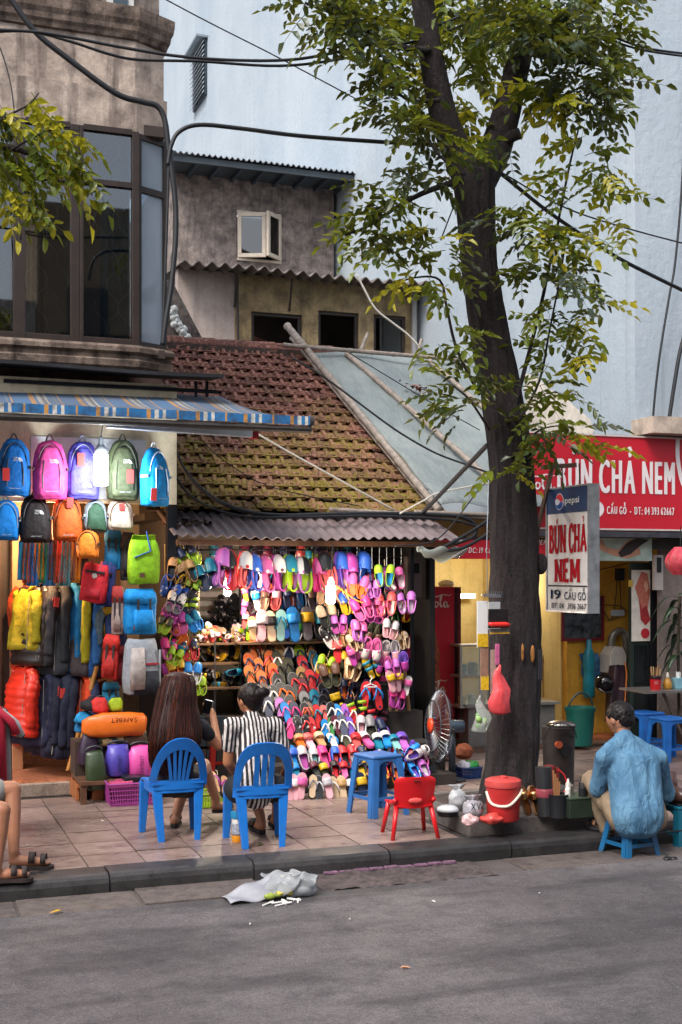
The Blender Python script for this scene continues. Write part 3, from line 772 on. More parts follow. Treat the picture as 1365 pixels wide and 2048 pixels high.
a = onY(0, 738, YF - .55); b = onY(428, 760, YF - .35)
MB().sheet(lambda u, v: (lerp(-1.5, b.x + .05, u), lerp(YF - .55, YF, v), zf(752) + .05 * v - .015 * math.sin(9 * u)), 30, 3, .03).build('sheet_canopy', mat('#1d1e23', .6, var=.4, scale=4), town, world=True)
for px_ in (392, 414):
 p = onY(px_, 775, YF - .3); MB().bb((p.x - .012, p.y - .012, p.z - .09), (p.x + .012, p.y + .012, p.z + .06)).build('canopy_strut', DARKMETAL, town, world=True)
MB().bb((1.0, YF - .3, zf(781)), (b.x + .06, YF - .27, zf(774))).build('canopy_bar', DARKMETAL, town, world=True)
YW0, YW1 = 10.4, 11.95
ZW0 = onY(300, 822, YW0).z; ZW1 = onY(220, 782, YW1).z
XW0, XW1b, XW1f = -.6, onY(440, 795, YW1).x, onY(620, 830, YW0).x
def aw(u, v):
 y = lerp(YW1, YW0, v); x = lerp(XW0, lerp(XW1b, XW1f, v), u); s = lerp(ZW1, ZW0, v ** 1.0)
 return (x, y, s - .10 * math.sin(math.pi * v) * (.7 + .3 * math.sin(6 * u)) + .01 * math.sin(40 * u) * v)
def awm():
 m, nt, b = newmat('striped awning canvas'); tc = nt.nodes.new('ShaderNodeTexCoord')
 sx = N(nt, 'ShaderNodeSeparateXYZ'); nt.links.new(tc.outputs['Object'], sx.inputs[0])
 mm = N(nt, 'ShaderNodeMath', operation='MULTIPLY'); mm.inputs[1].default_value = 1 / .42; nt.links.new(sx.outputs[0], mm.inputs[0])
 fr = N(nt, 'ShaderNodeMath', operation='FRACT'); nt.links.new(mm.outputs[0], fr.inputs[0])
 cr = nt.nodes.new('ShaderNodeValToRGB'); cr.color_ramp.interpolation = 'CONSTANT'; nt.links.new(fr.outputs[0], cr.inputs[0])
 st = [(0, '#2f6da0'), (.30, '#c08a4a'), (.40, '#2f6da0'), (.46, '#b7b3ac'), (.54, '#5f6b78'), (.62, '#c9c3b6'), (.66, '#2f6da0'), (.80, '#6f7f8e'), (.84, '#2f6da0'), (.90, '#c9954f'), (.93, '#2f6da0')]
 el = cr.color_ramp.elements
 while len(el) < len(st): el.new(.5)
 for e, (p, c) in zip(el, st): e.position = p; e.color = (*srgb(c), 1)
 v = coords(nt); a = noise(nt, v, 1.6, 6, .65)
 col = mix(nt, ramp(nt, a, [(.3, .4), (.65, .88)]), cr.outputs[0], srgb('#56524f'))
 nt.links.new(col, b.inputs['Base Color']); b.inputs['Roughness'].default_value = .8
 bump(nt, b, noise(nt, v, 22, 4), .2, .01); return m
def valm():
 m, nt, b = newmat('bright awning valance'); tc = nt.nodes.new('ShaderNodeTexCoord')
 sx = N(nt, 'ShaderNodeSeparateXYZ'); nt.links.new(tc.outputs['Object'], sx.inputs[0])
 mm = N(nt, 'ShaderNodeMath', operation='MULTIPLY'); mm.inputs[1].default_value = 1 / .42; nt.links.new(sx.outputs[0], mm.inputs[0])
 fr = N(nt, 'ShaderNodeMath', operation='FRACT'); nt.links.new(mm.outputs[0], fr.inputs[0])
 cr = nt.nodes.new('ShaderNodeValToRGB'); cr.color_ramp.interpolation = 'CONSTANT'; nt.links.new(fr.outputs[0], cr.inputs[0])
 st = [(0, '#2276b4'), (.30, '#d69a4a'), (.38, '#2276b4'), (.46, '#d5d2ca'), (.54, '#2276b4'), (.62, '#d9d5cc'), (.68, '#2276b4'), (.9, '#d69a4a'), (.94, '#2276b4')]
 el = cr.color_ramp.elements
 while len(el) < len(st): el.new(.5)
 for e, (p, c) in zip(el, st): e.position = p; e.color = (*srgb(c), 1)
 col = mix(nt, ramp(nt, noise(nt, coords(nt), 14, 6, .7), [(.42, .1), (.68, .8)]), cr.outputs[0], srgb('#34343a'))
 nt.links.new(col, b.inputs['Base Color']); b.inputs['Roughness'].default_value = .7; return m
awn = thing('awning', 'faded blue awning with orange and white stripes over the backpack shop', 'awning', (XW0, YW0, ZW0))
MB().sheet(aw, 90, 12, .006).build('canvas', awm(), awn, smooth=True, world=True)
MB().sheet(lambda u, v: (lerp(XW0, XW1f, u), YW0 - .028 + .008 * math.sin(60 * u), ZW0 + .012 - .075 * v), 90, 2, .006).build('valance', valm(), awn, world=True)
MB().tube([(XW0, YW0, ZW0 - .10), (XW1f + .01, YW0, ZW0 - .10)], .032, 10).build('front_bar', mat('#2a2420', .6, var=.4, scale=20), awn, world=True)
MB().tube([(XW1f - .01, YW0, ZW0 - .03), (XW1f + .025, YW0, ZW0 - .03)], .05, 14).build('end_cap', mat('#3a3438', .5), awn, world=True)
a = onY(-20, 832, 10.75); b = onY(503, 866, 11.1)
SIL = mat('#b7bcc2', .35, .7, var=.15)
arm = MB(); arm.beam((onY(215, 846, 10.7).x, 10.7, onY(215, 846, 10.7).z), b, .07, .085); arm.beam((a.x - .3, a.y, a.z), (onY(215, 846, 10.7).x, 10.7, onY(215, 842, 10.7).z), .03, .03)
arm.build('folding_arm', SIL, awn, world=True, bevel=.008)
MB().box(b + Vector((.03, .01, 0)), (.06, .09, .10)).build('arm_joint', plastic('#8f2028'), awn, world=True)
MB().beam(b, onY(455, 800, YW1) + Vector((0, 0, -.05)), .03, .04).build('folding_arm', DARKMETAL, awn, world=True)
bsh = thing('backpack_shop', 'open ground floor shop of the townhouse with orange tinted floor and cream header', 'shop', (XK, 11.7, 0))
hz0 = onY(150, 1005, 11.72).z; hz1 = onY(150, 835, 11.72).z
CREAMW = plaster('cream header', '#cbbfa4', '#7a6a55', None, .35, 1.2, .3, .2, .2)
MB().bb((-2.5, 11.72, hz0), (2.60, 11.80, hz1 + .35)).build('header_wall', CREAMW, bsh, world=True)
p0, p1 = onY(62, 872, 11.70), onY(292, 1000, 11.70)
MB().bb((p0.x, 11.695, p1.z), (p1.x, 11.718, p0.z)).build('white_board', mat('#c5cdd3', .6), bsh, world=True)
FLM = stone_mat('orange tinted shop floor', '#a5674a', '#7d4a36', .08, .35)  # orange tile colour stands in for the warm glow on the floor
flo = MB().bb((-2.5, 11.62, -.02), (2.6, 15, .085)).build('shop_floor', mat('#5c4034', .8), bsh, world=True)
ft = MB().box((0, 0, 0), (.396, .396, .02)).mesh('floor_tile', FLM)
for i in range(9):
 for j in range(8):
  x, y = -1.2 + i * .4, 11.86 + j * .4
  if x < 2.5: child('floor_tile', ft, flo, Vector((x, y, .096)) - bsh.location)
MB().bb((-2.5, 11.595, -.02), (2.2, 11.66, .108)).build('step_edge', stone_mat('step edge', '#8a7a6e', '#4d423b', .1, .5), bsh, world=True, bevel=.012)
MB().bb((-2.5, 14.6, .1), (2.6, 14.7, 3.6)).build('back_wall', mat('#8a6a4e', .8, var=.3), bsh, world=True)
MB().bb((-2.5, 11.8, 3.3), (2.6, 14.7, 3.4)).build('ceiling', mat('#b9a68c', .8), bsh, world=True)
pl0, pl1 = onY(24, 1200, 12.5), onY(47, 1200, 12.5)
MB().bb((pl0.x, 12.5, .1), (pl1.x, 12.8, 3.3)).build('pillar', mat('#b07a55', .7, var=.15, scale=3), bsh, world=True, bevel=.01)  # orange tan colour also carries the warm shop glow
MB().bb((-2.5, 12.75, .1), (pl0.x, 12.8, 3.3)).build('dark_door', mat('#2a1c18', .6, var=.3), bsh, world=True)
for i in range(6):
 xx = pl0.x - .12 - i * .2; MB().bb((xx, 12.72, .2), (xx + .04, 12.75, 3.2)).build('door_slat', mat('#3a2620', .6), bsh, world=True)
MB().bb((XK2 - .06, 11.75, .1), (XK2 + .03, 11.85, 3.2)).build('metal_post', DARKMETAL, bsh, world=True)
# ================================================================ NOODLE RESTAURANT
YQ = 12.6
rest_ = thing('noodle_restaurant', 'open fronted noodle restaurant with yellow walls behind the big tree', 'restaurant', (5.66, YQ, 0))
RW = lambda mb, n, m, **k: mb.build(n, m, rest_, world=True, **k)
YEL = plaster('grimy yellow wall', '#c9922f', '#6d4a1f', '#d8a544', .4, 1.4, .3, .2, .25)
CRW = plaster('grimy cream wall', '#c9b06f', '#7d6a40', '#d9c48a', .4, 1.2, .25, .2, .2)
RW(MB().bb((5.66, 15.6, 0), (10.5, 15.7, 2.71)), 'back_wall', CRW)
RW(MB().bb((5.55, 12.9, 0), (5.66, 15.6, 3.0)), 'side_wall', CRW)
xw = onY(1135, 1300, 13.35).x; xw2 = onY(1268, 1300, 13.35).x
RW(MB().bb((xw, 13.35, 0), (10.4, 13.47, 2.61)), 'yellow_wall', YEL)
RW(MB().bb((onY(1085, 1300, 13.9).x, 13.9, 0), (xw + .1, 14.0, onY(1100, 1310, 13.9).z)), 'cream_partition', CRW)
RW(MB().bb((xw - .02, 13.47, 0), (xw + .06, 15.6, 2.61)), 'partition', CRW)
RW(MB().bb((5.66, 12.75, 2.62), (10.5, 15.6, 2.70)), 'ceiling', mat('#b5a06e', .8, var=.2))
RW(MB().bb((5.66, 12.95, 2.36), (xw + .1, 13.05, 2.62)), 'ceiling_beam', CRW)
RW(MB().bb((5.66, 12.66, -.02), (XB + 2.5, 15.6, .03)), 'shop_floor', mat('#5a4336', .6, var=.3, scale=3))
RW(MB().bb((onY(1135, 1490, 13.0).x, 12.95, .03), (xw2, 13.35, .06)), 'floor_ledge', mat('#96552f', .6, var=.3))
RW(MB().bb((5.66, 12.48, 2.30), (8.9, 12.56, 2.42)), 'lintel', mat('#2a2725', .7, var=.3))
RW(MB().bb((onY(1318, 1200, 12.62).x, 12.62, 0), (9.6, 12.65, 2.9)), 'grey_wall', plaster('smoky grey wall', '#8b7d76', '#4a403c', None, .4, 1, .4))
d0, d1 = onY(1262, 1125, 12.75), onY(1312, 1500, 12.75)
DG = mat('#23302a', .45, var=.3, scale=4)
dl = RW(MB().bb((d0.x, 12.75, .03), (d1.x, 12.80, d0.z)), 'door_leaf', DG, bevel=.006)
MB().bb((d1.x - .09, 12.72, .03), (d1.x + .02, 12.749, d0.z + .05)).build('door_stile', mat('#15171c', .4), dl, world=True)
MB().bb((d0.x + .05, 12.735, onY(1290, 1440, 12.75).z), (d1.x - .10, 12.749, onY(1290, 1290, 12.75).z)).build('door_panel', mat('#171b1d', .15), dl, world=True)
def yfn(p0, y):
 """text frame on a wall facing the street: metres right and up of p0"""
 return lambda a, b: (p0.x + a, y, p0.z + b)
pa, pb = onY(1264, 1140, 12.73), onY(1303, 1282, 12.73)
pw, ph = pb.x - pa.x, pa.z - pb.z
po = MB().bb((pa.x, 12.728, pb.z), (pb.x, 12.733, pa.z)).build('advert_poster', mat('#d8d0c4', .5, var=.15, scale=12)); tag(po, 'tattered advert poster of a figure in red on the dark door leaf', 'poster')
def pl(mb, pts, y, mi): mb.add([(pa.x + u * pw, y, pb.z + v * ph) for u, v in pts], [tuple(range(len(pts)))], mi)
q = MB(); pl(q, [(.15, .75), (.5, .98), (.8, .95), (.95, .7), (.8, .45), (.5, .42), (.35, .6)], 12.724, 0); pl(q, [(.35, .62), (.5, .45), (.75, .5), (.95, .3), (.7, .22), (.45, .3)], 12.721, 1); pl(q, [(.6, .8), (.75, .86), (.85, .75), (.72, .68)], 12.720, 2)
q.build('poster_figure', [mat('#b96a58', .5, var=.3, scale=25), mat('#9a2a2c', .5, var=.3, scale=30), mat('#d9a58c', .5)], po, world=True, )
c = MB(); c.lathe([(ph * .07, 0), (ph * .07, .004)], 20, (pa.x + pw * .68, 12.724, pb.z + ph * .11), rot=Matrix.Rotation(R(90), 3, 'X')); c.build('poster_badge', mat('#b02430', .5), po, world=True)
pl2 = MB(); pl2.bb((pa.x + .01, 12.716, pa.z - .12), (pa.x - .05, 12.719, pa.z - .2)); pl2.build('poster_flap', mat('#c9a23a', .6), po, world=True)
YSg = 12.42
A, B = onY(1035, 866, YSg), onY(1500, 1061, YSg)
sz1, sz0 = onY(1192, 868, YSg).z, onY(1192, 1060, YSg).z
sg = thing('red_fascia_sign', 'large red fascia sign with white lettering above the restaurant', 'sign', (A.x, YSg, sz0))
RED = mat('#c01a2c', .4, var=.06, scale=2)
MB().bb((A.x, YSg, sz0 + .02), (B.x, YSg + .1, sz1 - .02)).build('panel', RED, sg, world=True)
MB().bb((A.x, YSg - .012, sz1 - .02), (B.x, YSg + .1, sz1)).build('top_edge', mat('#c9b9b6', .5), sg, world=True)
MB().bb((A.x, YSg - .012, sz0), (B.x, YSg + .1, sz0 + .02)).build('bottom_edge', mat('#c9b9b6', .5), sg, world=True)
WHT = mat('#e4dcdc', .8, var=.05, spec=.2)
def signtext(s, pxl, pxr, pyt, pyb, y, m, parent, name, bold=.05, gap=.12, shear=0):
 l, r = onY(pxl, pyb, y), onY(pxr, pyb, y); t = onY((pxl + pxr) / 2, pyt, y).z; bz = onY((pxl + pxr) / 2, pyb, y).z
 mb = MB(); g_ = textgeo(s, t - bz, r.x - l.x, min(bold, .02), gap + .16, shear); d_ = bold * (t - bz) * .55
 for j, q in enumerate((-1, -.5, 0, .5, 1)): lay(mb, g_, lambda a, b_: (l.x + a + q * d_, y - .0006 * j, bz + b_))
 return mb.build(name, m, parent, world=True)
signtext('BÚN CHẢ NEM', 1117, 1349, 920, 986, YSg - .006, WHT, sg, 'lettering', .055, .10)
signtext('CẦU GỖ  -  ĐT: 04 393 62667', 1215, 1349, 1014, 1029, YSg - .006, WHT, sg, 'lettering', .05, .12)
def disc(mb, px_, py_, rx, ry, y, mi=0, n=24):
 c_ = onY(px_, py_, y); k = mpp(c_)
 mb.add([(c_.x + rx * k * math.cos(2 * math.pi * i / n), y, c_.z + ry * k * math.sin(2 * math.pi * i / n)) for i in range(n)], [tuple(range(n))], mi)
dd = MB(); disc(dd, 1190, 1018, 22, 18, YSg - .006); dd.build('white_oval', WHT, sg, world=True)
cv = MB(); cp = [onY(a, b_, YSg - .007) for a, b_ in ((1357, 876), (1356, 905), (1359, 935), (1366, 965), (1378, 990))]
gv, gf = stroke2d([(p.x, p.z) for p in smoothpath(cp, 4)], .055); cv.add([(a, YSg - .007, b_) for a, b_ in gv], gf); cv.build('white_swoosh', WHT, sg, world=True)
SCRIPT = [([(.62, .78), (.5, .92), (.3, .86), (.14, .62), (.1, .34), (.22, .14), (.42, .16), (.6, .36)], [.05, .07, .09, .12, .12, .10, .07, .03]),
          ([(.95, .5), (.82, .52), (.74, .36), (.8, .17), (.93, .18), (1.02, .34), (.95, .5), (1.1, .46)], [.04, .07, .10, .10, .07, .08, .05, .03]),
          ([(1.1, .3), (1.25, .6), (1.33, .9), (1.27, .98), (1.2, .8), (1.2, .4), (1.27, .16), (1.4, .3)], [.03, .05, .06, .05, .09, .10, .08, .03]),
          ([(1.72, .48), (1.58, .52), (1.48, .36), (1.53, .17), (1.64, .18), (1.76, .5), (1.74, .25), (1.82, .15), (1.98, .3)], [.04, .07, .10, .10, .06, .06, .10, .08, .03]),
          ([(.45, .95), (.7, .88), (1.0, .9), (1.4, 1.02), (1.9, .95), (2.1, 1.05)], [.02, .05, .07, .05, .04, .02])]
def script(mb, p0, h, y, mi=0, sx=1):
 for pts, ws in SCRIPT:
  sp = smoothpath([(a, b_, 0) for a, b_ in pts], 4); wl = []
  for i in range(len(pts) - 1):
   for j in range(4): wl.append(lerp(ws[i], ws[i + 1], j / 4))
  wl.append(ws[-1]); vs, fs = stroke2d([(p.x * h * sx, p.y * h) for p in sp], [w_ * h * 1.15 for w_ in wl])
  y -= .0008; mb.add([(p0.x + a, y, p0.z + b_) for a, b_ in vs], fs, mi)
s_ = MB(); script(s_, onY(1050, 982, YSg - .006), .19, YSg - .006); s_.build('script_lettering', WHT, sg, world=True)
ys = 12.40
A, B = onY(852, 1086, ys), onY(1098, 1118, ys)
st = thing('red_address_strip', 'narrow red address strip under the tin canopy beside the tree trunk', 'sign', (A.x, ys, B.z))
MB().bb((A.x, ys, onY(960, 1118, ys).z), (B.x, ys + .04, onY(960, 1080, ys).z)).build('panel', RED, st, world=True)
signtext('ĐC: 19 Cầu Gỗ', 938, 1003, 1095, 1106, ys - .005, WHT, st, 'lettering', .03, .1, .2)
signtext('CẦU GỖ NEM', 1020, 1094, 1079, 1089, ys - .005, WHT, st, 'lettering', .05, .1, .25)
A, B = onY(1190, 1076, 12.45), onY(1305, 1122, 12.45)
bp = thing('photo_panel', 'faded beach photo panel under the red fascia sign', 'photo panel', (A.x, 12.45, B.z))
MB().bb((A.x, 12.45, B.z), (B.x, 12.47, A.z)).build('panel', mat('#9fb0a4', .5, var=.3, scale=5), bp, world=True)
W_, H_ = B.x - A.x, A.z - B.z
q = MB()
for pts, mi, yy in (([(0, .7), (.12, .95), (.2, .6), (.4, .5), (.6, .95), (.75, .8), (.8, .3), (.55, .1), (.3, .25), (.12, .45)], 0, 12.446), ([(.4, .35), (.55, .8), (.72, 1), (.95, .95), (.8, .7), (.62, .3), (.45, .15)], 1, 12.443)):
 q.add([(A.x + u * W_, yy, B.z + v * H_) for u, v in pts], [tuple(range(len(pts)))], mi)
q.build('figure', [mat('#b98668', .5, var=.2, scale=8), mat('#2a211f', .5)], bp, world=True)
RW(MB().bb((onY(1078, 1062, 12.3).x, 12.25, onY(1200, 1074, 12.3).z), (9.9, 12.56, onY(1200, 1063, 12.3).z)), 'eave_sheet', mat('#34343c', .6, var=.4, scale=8))
yf = 13.2
A, B = onY(846, 1174, yf), onY(914, 1500, yf)
fg = thing('drinks_fridge', 'tall red drinks fridge with white script lettering inside the restaurant', 'fridge', (A.x, yf, .03))
RD = mat('#c41c30', .3, var=.06)
MB().bb((A.x, yf, .1), (B.x, yf + .55, A.z)).build('cabinet', RD, fg, world=True, bevel=.012)
MB().bb((B.x + .004, yf - .01, .1), (B.x + .05, yf + .55, A.z - .002)).build('side_trim', mat('#6a0f1c', .3), fg, world=True)
MB().bb((B.x - .025, yf - .012, .1), (B.x - .008, yf - .001, A.z - .01)).build('door_seal', BLACK, fg, world=True)
CRM = mat('#e8cfc0', .5)
s_ = MB(); script(s_, onY(852, 1219, yf - .004), onY(852, 1190, yf).z - onY(852, 1219, yf).z, yf - .004, sx=.92); s_.build('script_lettering', CRM, fg, world=True)
s_ = MB(); script(s_, onY(853, 1390, yf - .004), onY(852, 1360, yf).z - onY(852, 1388, yf).z, yf - .004, sx=.78); s_.build('script_lettering', CRM, fg, world=True)
bt = MB(); bo_ = [(-.3, 0), (-.38, .25), (-.28, .42), (-.36, .6), (-.2, .82), (-.1, 1), (.1, 1), (.2, .82), (.36, .6), (.28, .42), (.38, .25), (.3, 0)]
c_ = onY(869, 1380, yf - .005); hh_ = onY(869, 1262, yf).z - c_.z
bt.add([(c_.x + u * hh_ * .30, yf - .005, c_.z + v * hh_) for u, v in bo_], [tuple(range(len(bo_)))]); bt.build('bottle_picture', mat('#a5502c', .4, var=.5, scale=14), fg, world=True)
o = MB().sphere(onY(893, 1168, yf + .2), (.10, .1, .05), 10, 6).build('bundle_on_fridge', clear((.85, .85, .8), .3, .3, 'cloudy plastic wrap'), smooth=True)
o.name = 'wrapped_bundle'; tag(o, 'cloudy plastic wrapped bundle on top of the red fridge', 'bundle')
yc = 12.95
A, B = onY(922, 1292, yc), onY(985, 1412, yc)
cb = thing('glass_food_cabinet', 'small glass food cabinet with steel frame left of the tree trunk', 'cabinet', (A.x, yc, B.z))
fr_ = MB()
for xx in (A.x, B.x):
 for yy in (yc, yc + .3): fr_.bb((xx - .014, yy - .014, B.z), (xx + .014, yy + .014, A.z))
for zz in (B.z, (A.z + B.z) / 2, A.z): fr_.bb((A.x - .016, yc - .016, zz - .012), (B.x + .016, yc + .316, zz + .012))
fr_.build('frame', mat('#b9b3a6', .35, .4), cb, world=True)
MB().bb((A.x + .016, yc + .002, B.z + .02), (B.x - .016, yc + .006, A.z - .02)).build('pane', clear((.85, .9, .85), .75, .05), cb, world=True)
for i, (cc, uu, zz, ww_, hh_) in enumerate((('#c9a23a', .18, 0, .09, .09), ('#d8d2c2', .5, 0, .10, .10), ('#b9772c', .82, 0, .09, .08), ('#4a7a80', .2, 1, .1, .1), ('#8a7a62', .52, 1, .12, .12), ('#d5cfbf', .83, 1, .08, .08))):
 bx_ = lerp(A.x, B.x, uu); zz = B.z + .013 if zz == 0 else (A.z + B.z) / 2 + .013
 t_ = MB().lathe([(ww_ / 2, 0), (ww_ / 2, hh_), (ww_ * .35, hh_ + .02)], 12, (bx_, yc + .12, zz)).build('food_jar', mat(cc, .4, var=.3, scale=25)); tag(t_, ['ochre jar on the lower left of the glass cabinet', 'pale jar in the middle of the lower shelf of the glass cabinet', 'amber jar on the lower right of the glass cabinet', 'teal jar on the upper left of the glass cabinet', 'brown jar in the middle of the upper shelf of the glass cabinet', 'small pale jar on the upper right of the glass cabinet'][i], 'jar', 'jars in the glass food cabinet')
A, B = onY(940, 1412, 12.92), onY(1000, 1560, 12.92)
ct = thing('steel_counter', 'stainless steel counter half hidden behind the tree trunk', 'counter', (A.x, 12.9, .03))
MB().bb((A.x - .05, 12.9, A.z - .02), (onY(1120, 1412, 12.9).x, 13.4, A.z + .012)).build('counter_top', mat('#a9a5a0', .3, .6), ct, world=True)
MB().bb((A.x, 12.95, .03), (onY(1115, 1412, 12.9).x, 13.35, A.z - .021)).build('cabinet', mat('#8f8b88', .35, .4, var=.2), ct, world=True)
FL = emit((1, .93, .78), 9, 'fluorescent tube')
for n_, (a, b_, yy) in enumerate(((905, 945, 15.3), (1082, 1110, 15.2))):
 P, Q = onY(a, 1193 if n_ == 0 else 1205, yy), onY(b_, 1193 if n_ == 0 else 1205, yy)
 lt = thing('fluorescent_lamp', ['short fluorescent lamp glowing beside the red fridge', 'fluorescent lamp glowing just right of the tree trunk'][n_], 'lamp', P)
 MB().tube([P, (Q.x + .02, Q.y, Q.z)], .022, 8).build('tube', FL, lt, world=True)
 l_ = bpy.data.lights.new('tube_light', 'POINT'); l_.energy = 26; l_.color = (1, .93, .82); l_.shadow_soft_size = .1; lo_ = bpy.data.objects.new('tube_light', l_); COL.objects.link(lo_); lo_.parent = lt; lo_.location = (.2, -.9, .25)
 MB().bb((P.x - .05, yy + .024, P.z - .03), (Q.x + .07, yy + .06, P.z + .04)).build('fitting', mat('#c9c6bd', .5), lt, world=True)
yw = 13.33
A, B = onY(1122, 1192, yw), onY(1207, 1281, yw)
pf = thing('framed_picture', 'red framed picture hanging on the yellow wall behind the hanging sign', 'picture', (A.x, yw, B.z))
f_ = MB(); t_ = .035; RF = mat('#6d1c24', .4)
for (a, b_) in (((A.x, B.z), (B.x, B.z + t_)), ((A.x, A.z - t_), (B.x, A.z)), ((A.x, B.z + t_), (A.x + t_, A.z - t_)), ((B.x - t_, B.z + t_), (B.x, A.z - t_))):
 MB().bb((a[0], yw - .03, a[1]), (b_[0], yw, b_[1])).build('frame_bar', RF, pf, world=True)
MB().bb((A.x + t_, yw - .012, B.z + t_), (B.x - t_, yw - .004, A.z - t_)).build('picture', mat('#40464a', .2, var=.9, scale=9), pf, world=True)
def bottle_outline(c, h, w): return None
c_ = onY(1176, 1395, yw - .05); h_ = onY(1176, 1278, yw - .05).z - c_.z; r_ = h_ * .105
wbm = MB().lathe([(r_ * .8, 0), (r_, h_ * .03), (r_, h_ * .3), (r_ * .82, h_ * .42), (r_, h_ * .52), (r_ * 1.02, h_ * .72), (r_ * .5, h_ * .86), (r_ * .42, h_ * .98), (r_ * .3, h_)], 18, (c_.x, yw - .08, c_.z))
wbt = thing('water_bottle_display', 'tall teal plastic water bottle mounted on the yellow wall', 'bottle', c_); wbm.build('bottle', mat('#1f7d8d', .2, var=.25, scale=8), wbt, smooth=True, world=True)
q = MB(); cc = onY(1180, 1325, yw - .012); k = mpp(cc)
for pts in ([(-24, 18), (-8, 20), (-6, -20), (-12, -38), (-20, -20), (-18, 0)], [(8, 16), (18, 20), (24, 6), (26, -22), (14, -36), (8, -20)]):
 q.add([(cc.x + u * k, yw - .012, cc.z + v * k) for u, v in pts], [tuple(range(len(pts)))])
q.build('label_splash', mat('#3f6f96', .4, var=.6, scale=18), wbt, world=True)
c_ = onY(1227, 1345, 13.2)
wh = thing('white_water_boiler', 'white plastic water boiler with a bent metal duct on the yellow wall', 'water boiler', c_)
k = mpp(c_); MB().prism([(-19, 0), (19, 0), (19, 36), (10, 52), (-8, 52), (-19, 36)], lambda x, z, d: (c_.x + x * k, d, c_.z + z * k), 13.08, 13.32).build('tank', mat('#c9c2b8', .4, var=.1), wh, world=True, bevel=.01)
MB().tube(smoothpath([onY(a, b_, 13.28) for a, b_ in ((1222, 1300), (1226, 1272), (1240, 1262), (1252, 1275), (1254, 1330))], 5), .045, 10).build('duct', mat('#8f8a7e', .4, .5, var=.3), wh, smooth=True, world=True)
bxs = MB(); p = onY(1237, 1150, yw); bb_ = thing('wall_fuse_box', 'black fuse box with loose wires high on the yellow wall', 'fuse box', p)
MB().bb((p.x - .05, yw - .06, p.z - .07), (p.x + .06, yw, p.z + .08)).build('box', BLACK, bb_, world=True, bevel=.006)
for pts in (((1235, 1160), (1232, 1200), (1222, 1240), (1200, 1205)), ((1240, 1160), (1243, 1210), (1236, 1235), (1215, 1240)), ((1195, 1140), (1220, 1135), (1262, 1125)), ((1205, 1210), (1240, 1212), (1255, 1225))):
 MB().tube(smoothpath([onY(a, b_, yw - .02) for a, b_ in pts], 4), .006, 5).build('wire', CABLE, bb_, world=True)
MB().bb((onY(1222, 1220, yw).x, yw - .03, onY(1222, 1232, yw).z), (onY(1247, 1220, yw).x, yw - .002, onY(1222, 1220, yw).z)).build('socket_strip', mat('#b9c0c4', .5), bb_, world=True)
c_ = onY(1110, 1400, 13.88)
ds = thing('hanging_brush', 'brown hand brush hanging by its string on the cream partition', 'brush', c_)
MB().tube([onY(1111, 1335, 13.88), onY(1111, 1372, 13.88)], .008, 6).build('handle', mat('#a0402f', .5), ds, world=True)
bq = MB(); bq.lathe([(.02, .15), (.035, .12), (.05, .08), (.075, .02), (.07, -.02), (.03, -.03)][::-1], 10, (c_.x, 13.84, c_.z - .0)); bq.build('bristles', mat('#5c3420', .9, var=.4, scale=40, bmp=.5), ds, world=True)
c_ = onY(1208, 1366, 12.9)
hm = thing('motorbike_helmet', 'glossy black motorbike helmet hanging beside the yellow wall', 'helmet', c_)
MB().sphere(c_, (.105, .12, .11), 18, 12).build('shell', mat('#0c0c0e', .08), hm, smooth=True, world=True)
MB().tube(smoothpath([c_ + Vector(v_) for v_ in ((-.09, -.05, -.06), (-.05, -.10, -.1), (.05, -.1, -.1), (.09, -.05, -.06))], 3), .008, 6).build('rim', mat('#303035', .3), hm, world=True)
ca = onY(1240, 1340, 12.92); cbm = onY(1240, 1480, 12.92)
ct_ = thing('draped_raincoat', 'dark plum raincoat draped over a stand behind the man', 'raincoat', (ca.x, 12.92, .03))
def cf_(u, v):
 th_ = u * 2 * math.pi; r0 = lerp(.10, .17, v) * (1 + .10 * math.sin(th_ * 5 + 4 * v)); return (ca.x + r0 * math.cos(th_) * 1.05, 12.95 + r0 * math.sin(th_) * .8, lerp(ca.z + .05, .25, v))
MB().grid(cf_, 40, 12).build('coat', mat('#2a1720', .4, var=.3, scale=8), ct_, smooth=True, world=True)
MB().tube([(ca.x, 12.95, .03), (ca.x, 12.95, ca.z + .06)], .015, 6).build('stand', DARKMETAL, ct_, world=True)
MB().tube(smoothpath([onY(a, b_, 12.75) for a, b_ in ((1250, 1325), (1254, 1350), (1251, 1400), (1253, 1440))], 4), .008, 5).build('cord', mat('#b5672a', .6), ct_, world=True)
c_ = onZ(1161, 1490, .05); k = mpp(c_)
bk = thing('green_bucket', 'dark teal lidded bucket with a handle under the yellow wall', 'bucket', c_)
MB().lathe([(24 * k, 0), (27 * k, 40 * k), (29 * k, 66 * k), (31 * k, 70 * k), (31 * k, 76 * k), (27 * k, 76 * k), (26 * k, 70 * k)], 26, c_).build('body', mat('#0f5a50', .4, var=.15), bk, smooth=True, world=True, auto=.6)
MB().tube(smoothpath([c_ + Vector(v_) * k for v_ in ((-29, 0, 70), (-20, -3, 92), (0, -4, 105), (22, -3, 92), (29, 0, 70))], 6), 2.2 * k, 6).build('handle', mat('#1c3a38', .5), bk, smooth=True, world=True)
c_ = onY(1320, 1378, 12.2)
tb_ = thing('steel_table', 'steel topped folding table with condiments at the right edge', 'table', (c_.x, 12.2, 0))
MB().bb((onY(1268, 1378, 12.2).x, 11.95, c_.z - .025), (c_.x + 1.0, 12.5, c_.z)).build('table_top', mat('#8c8784', .3, .5, var=.2), tb_, world=True)
MB().beam((c_.x - .02, 12.1, c_.z - .03), (c_.x + .32, 12.1, .0), .03, .03).build('leg', mat('#6d6058', .5, .4), tb_, world=True)
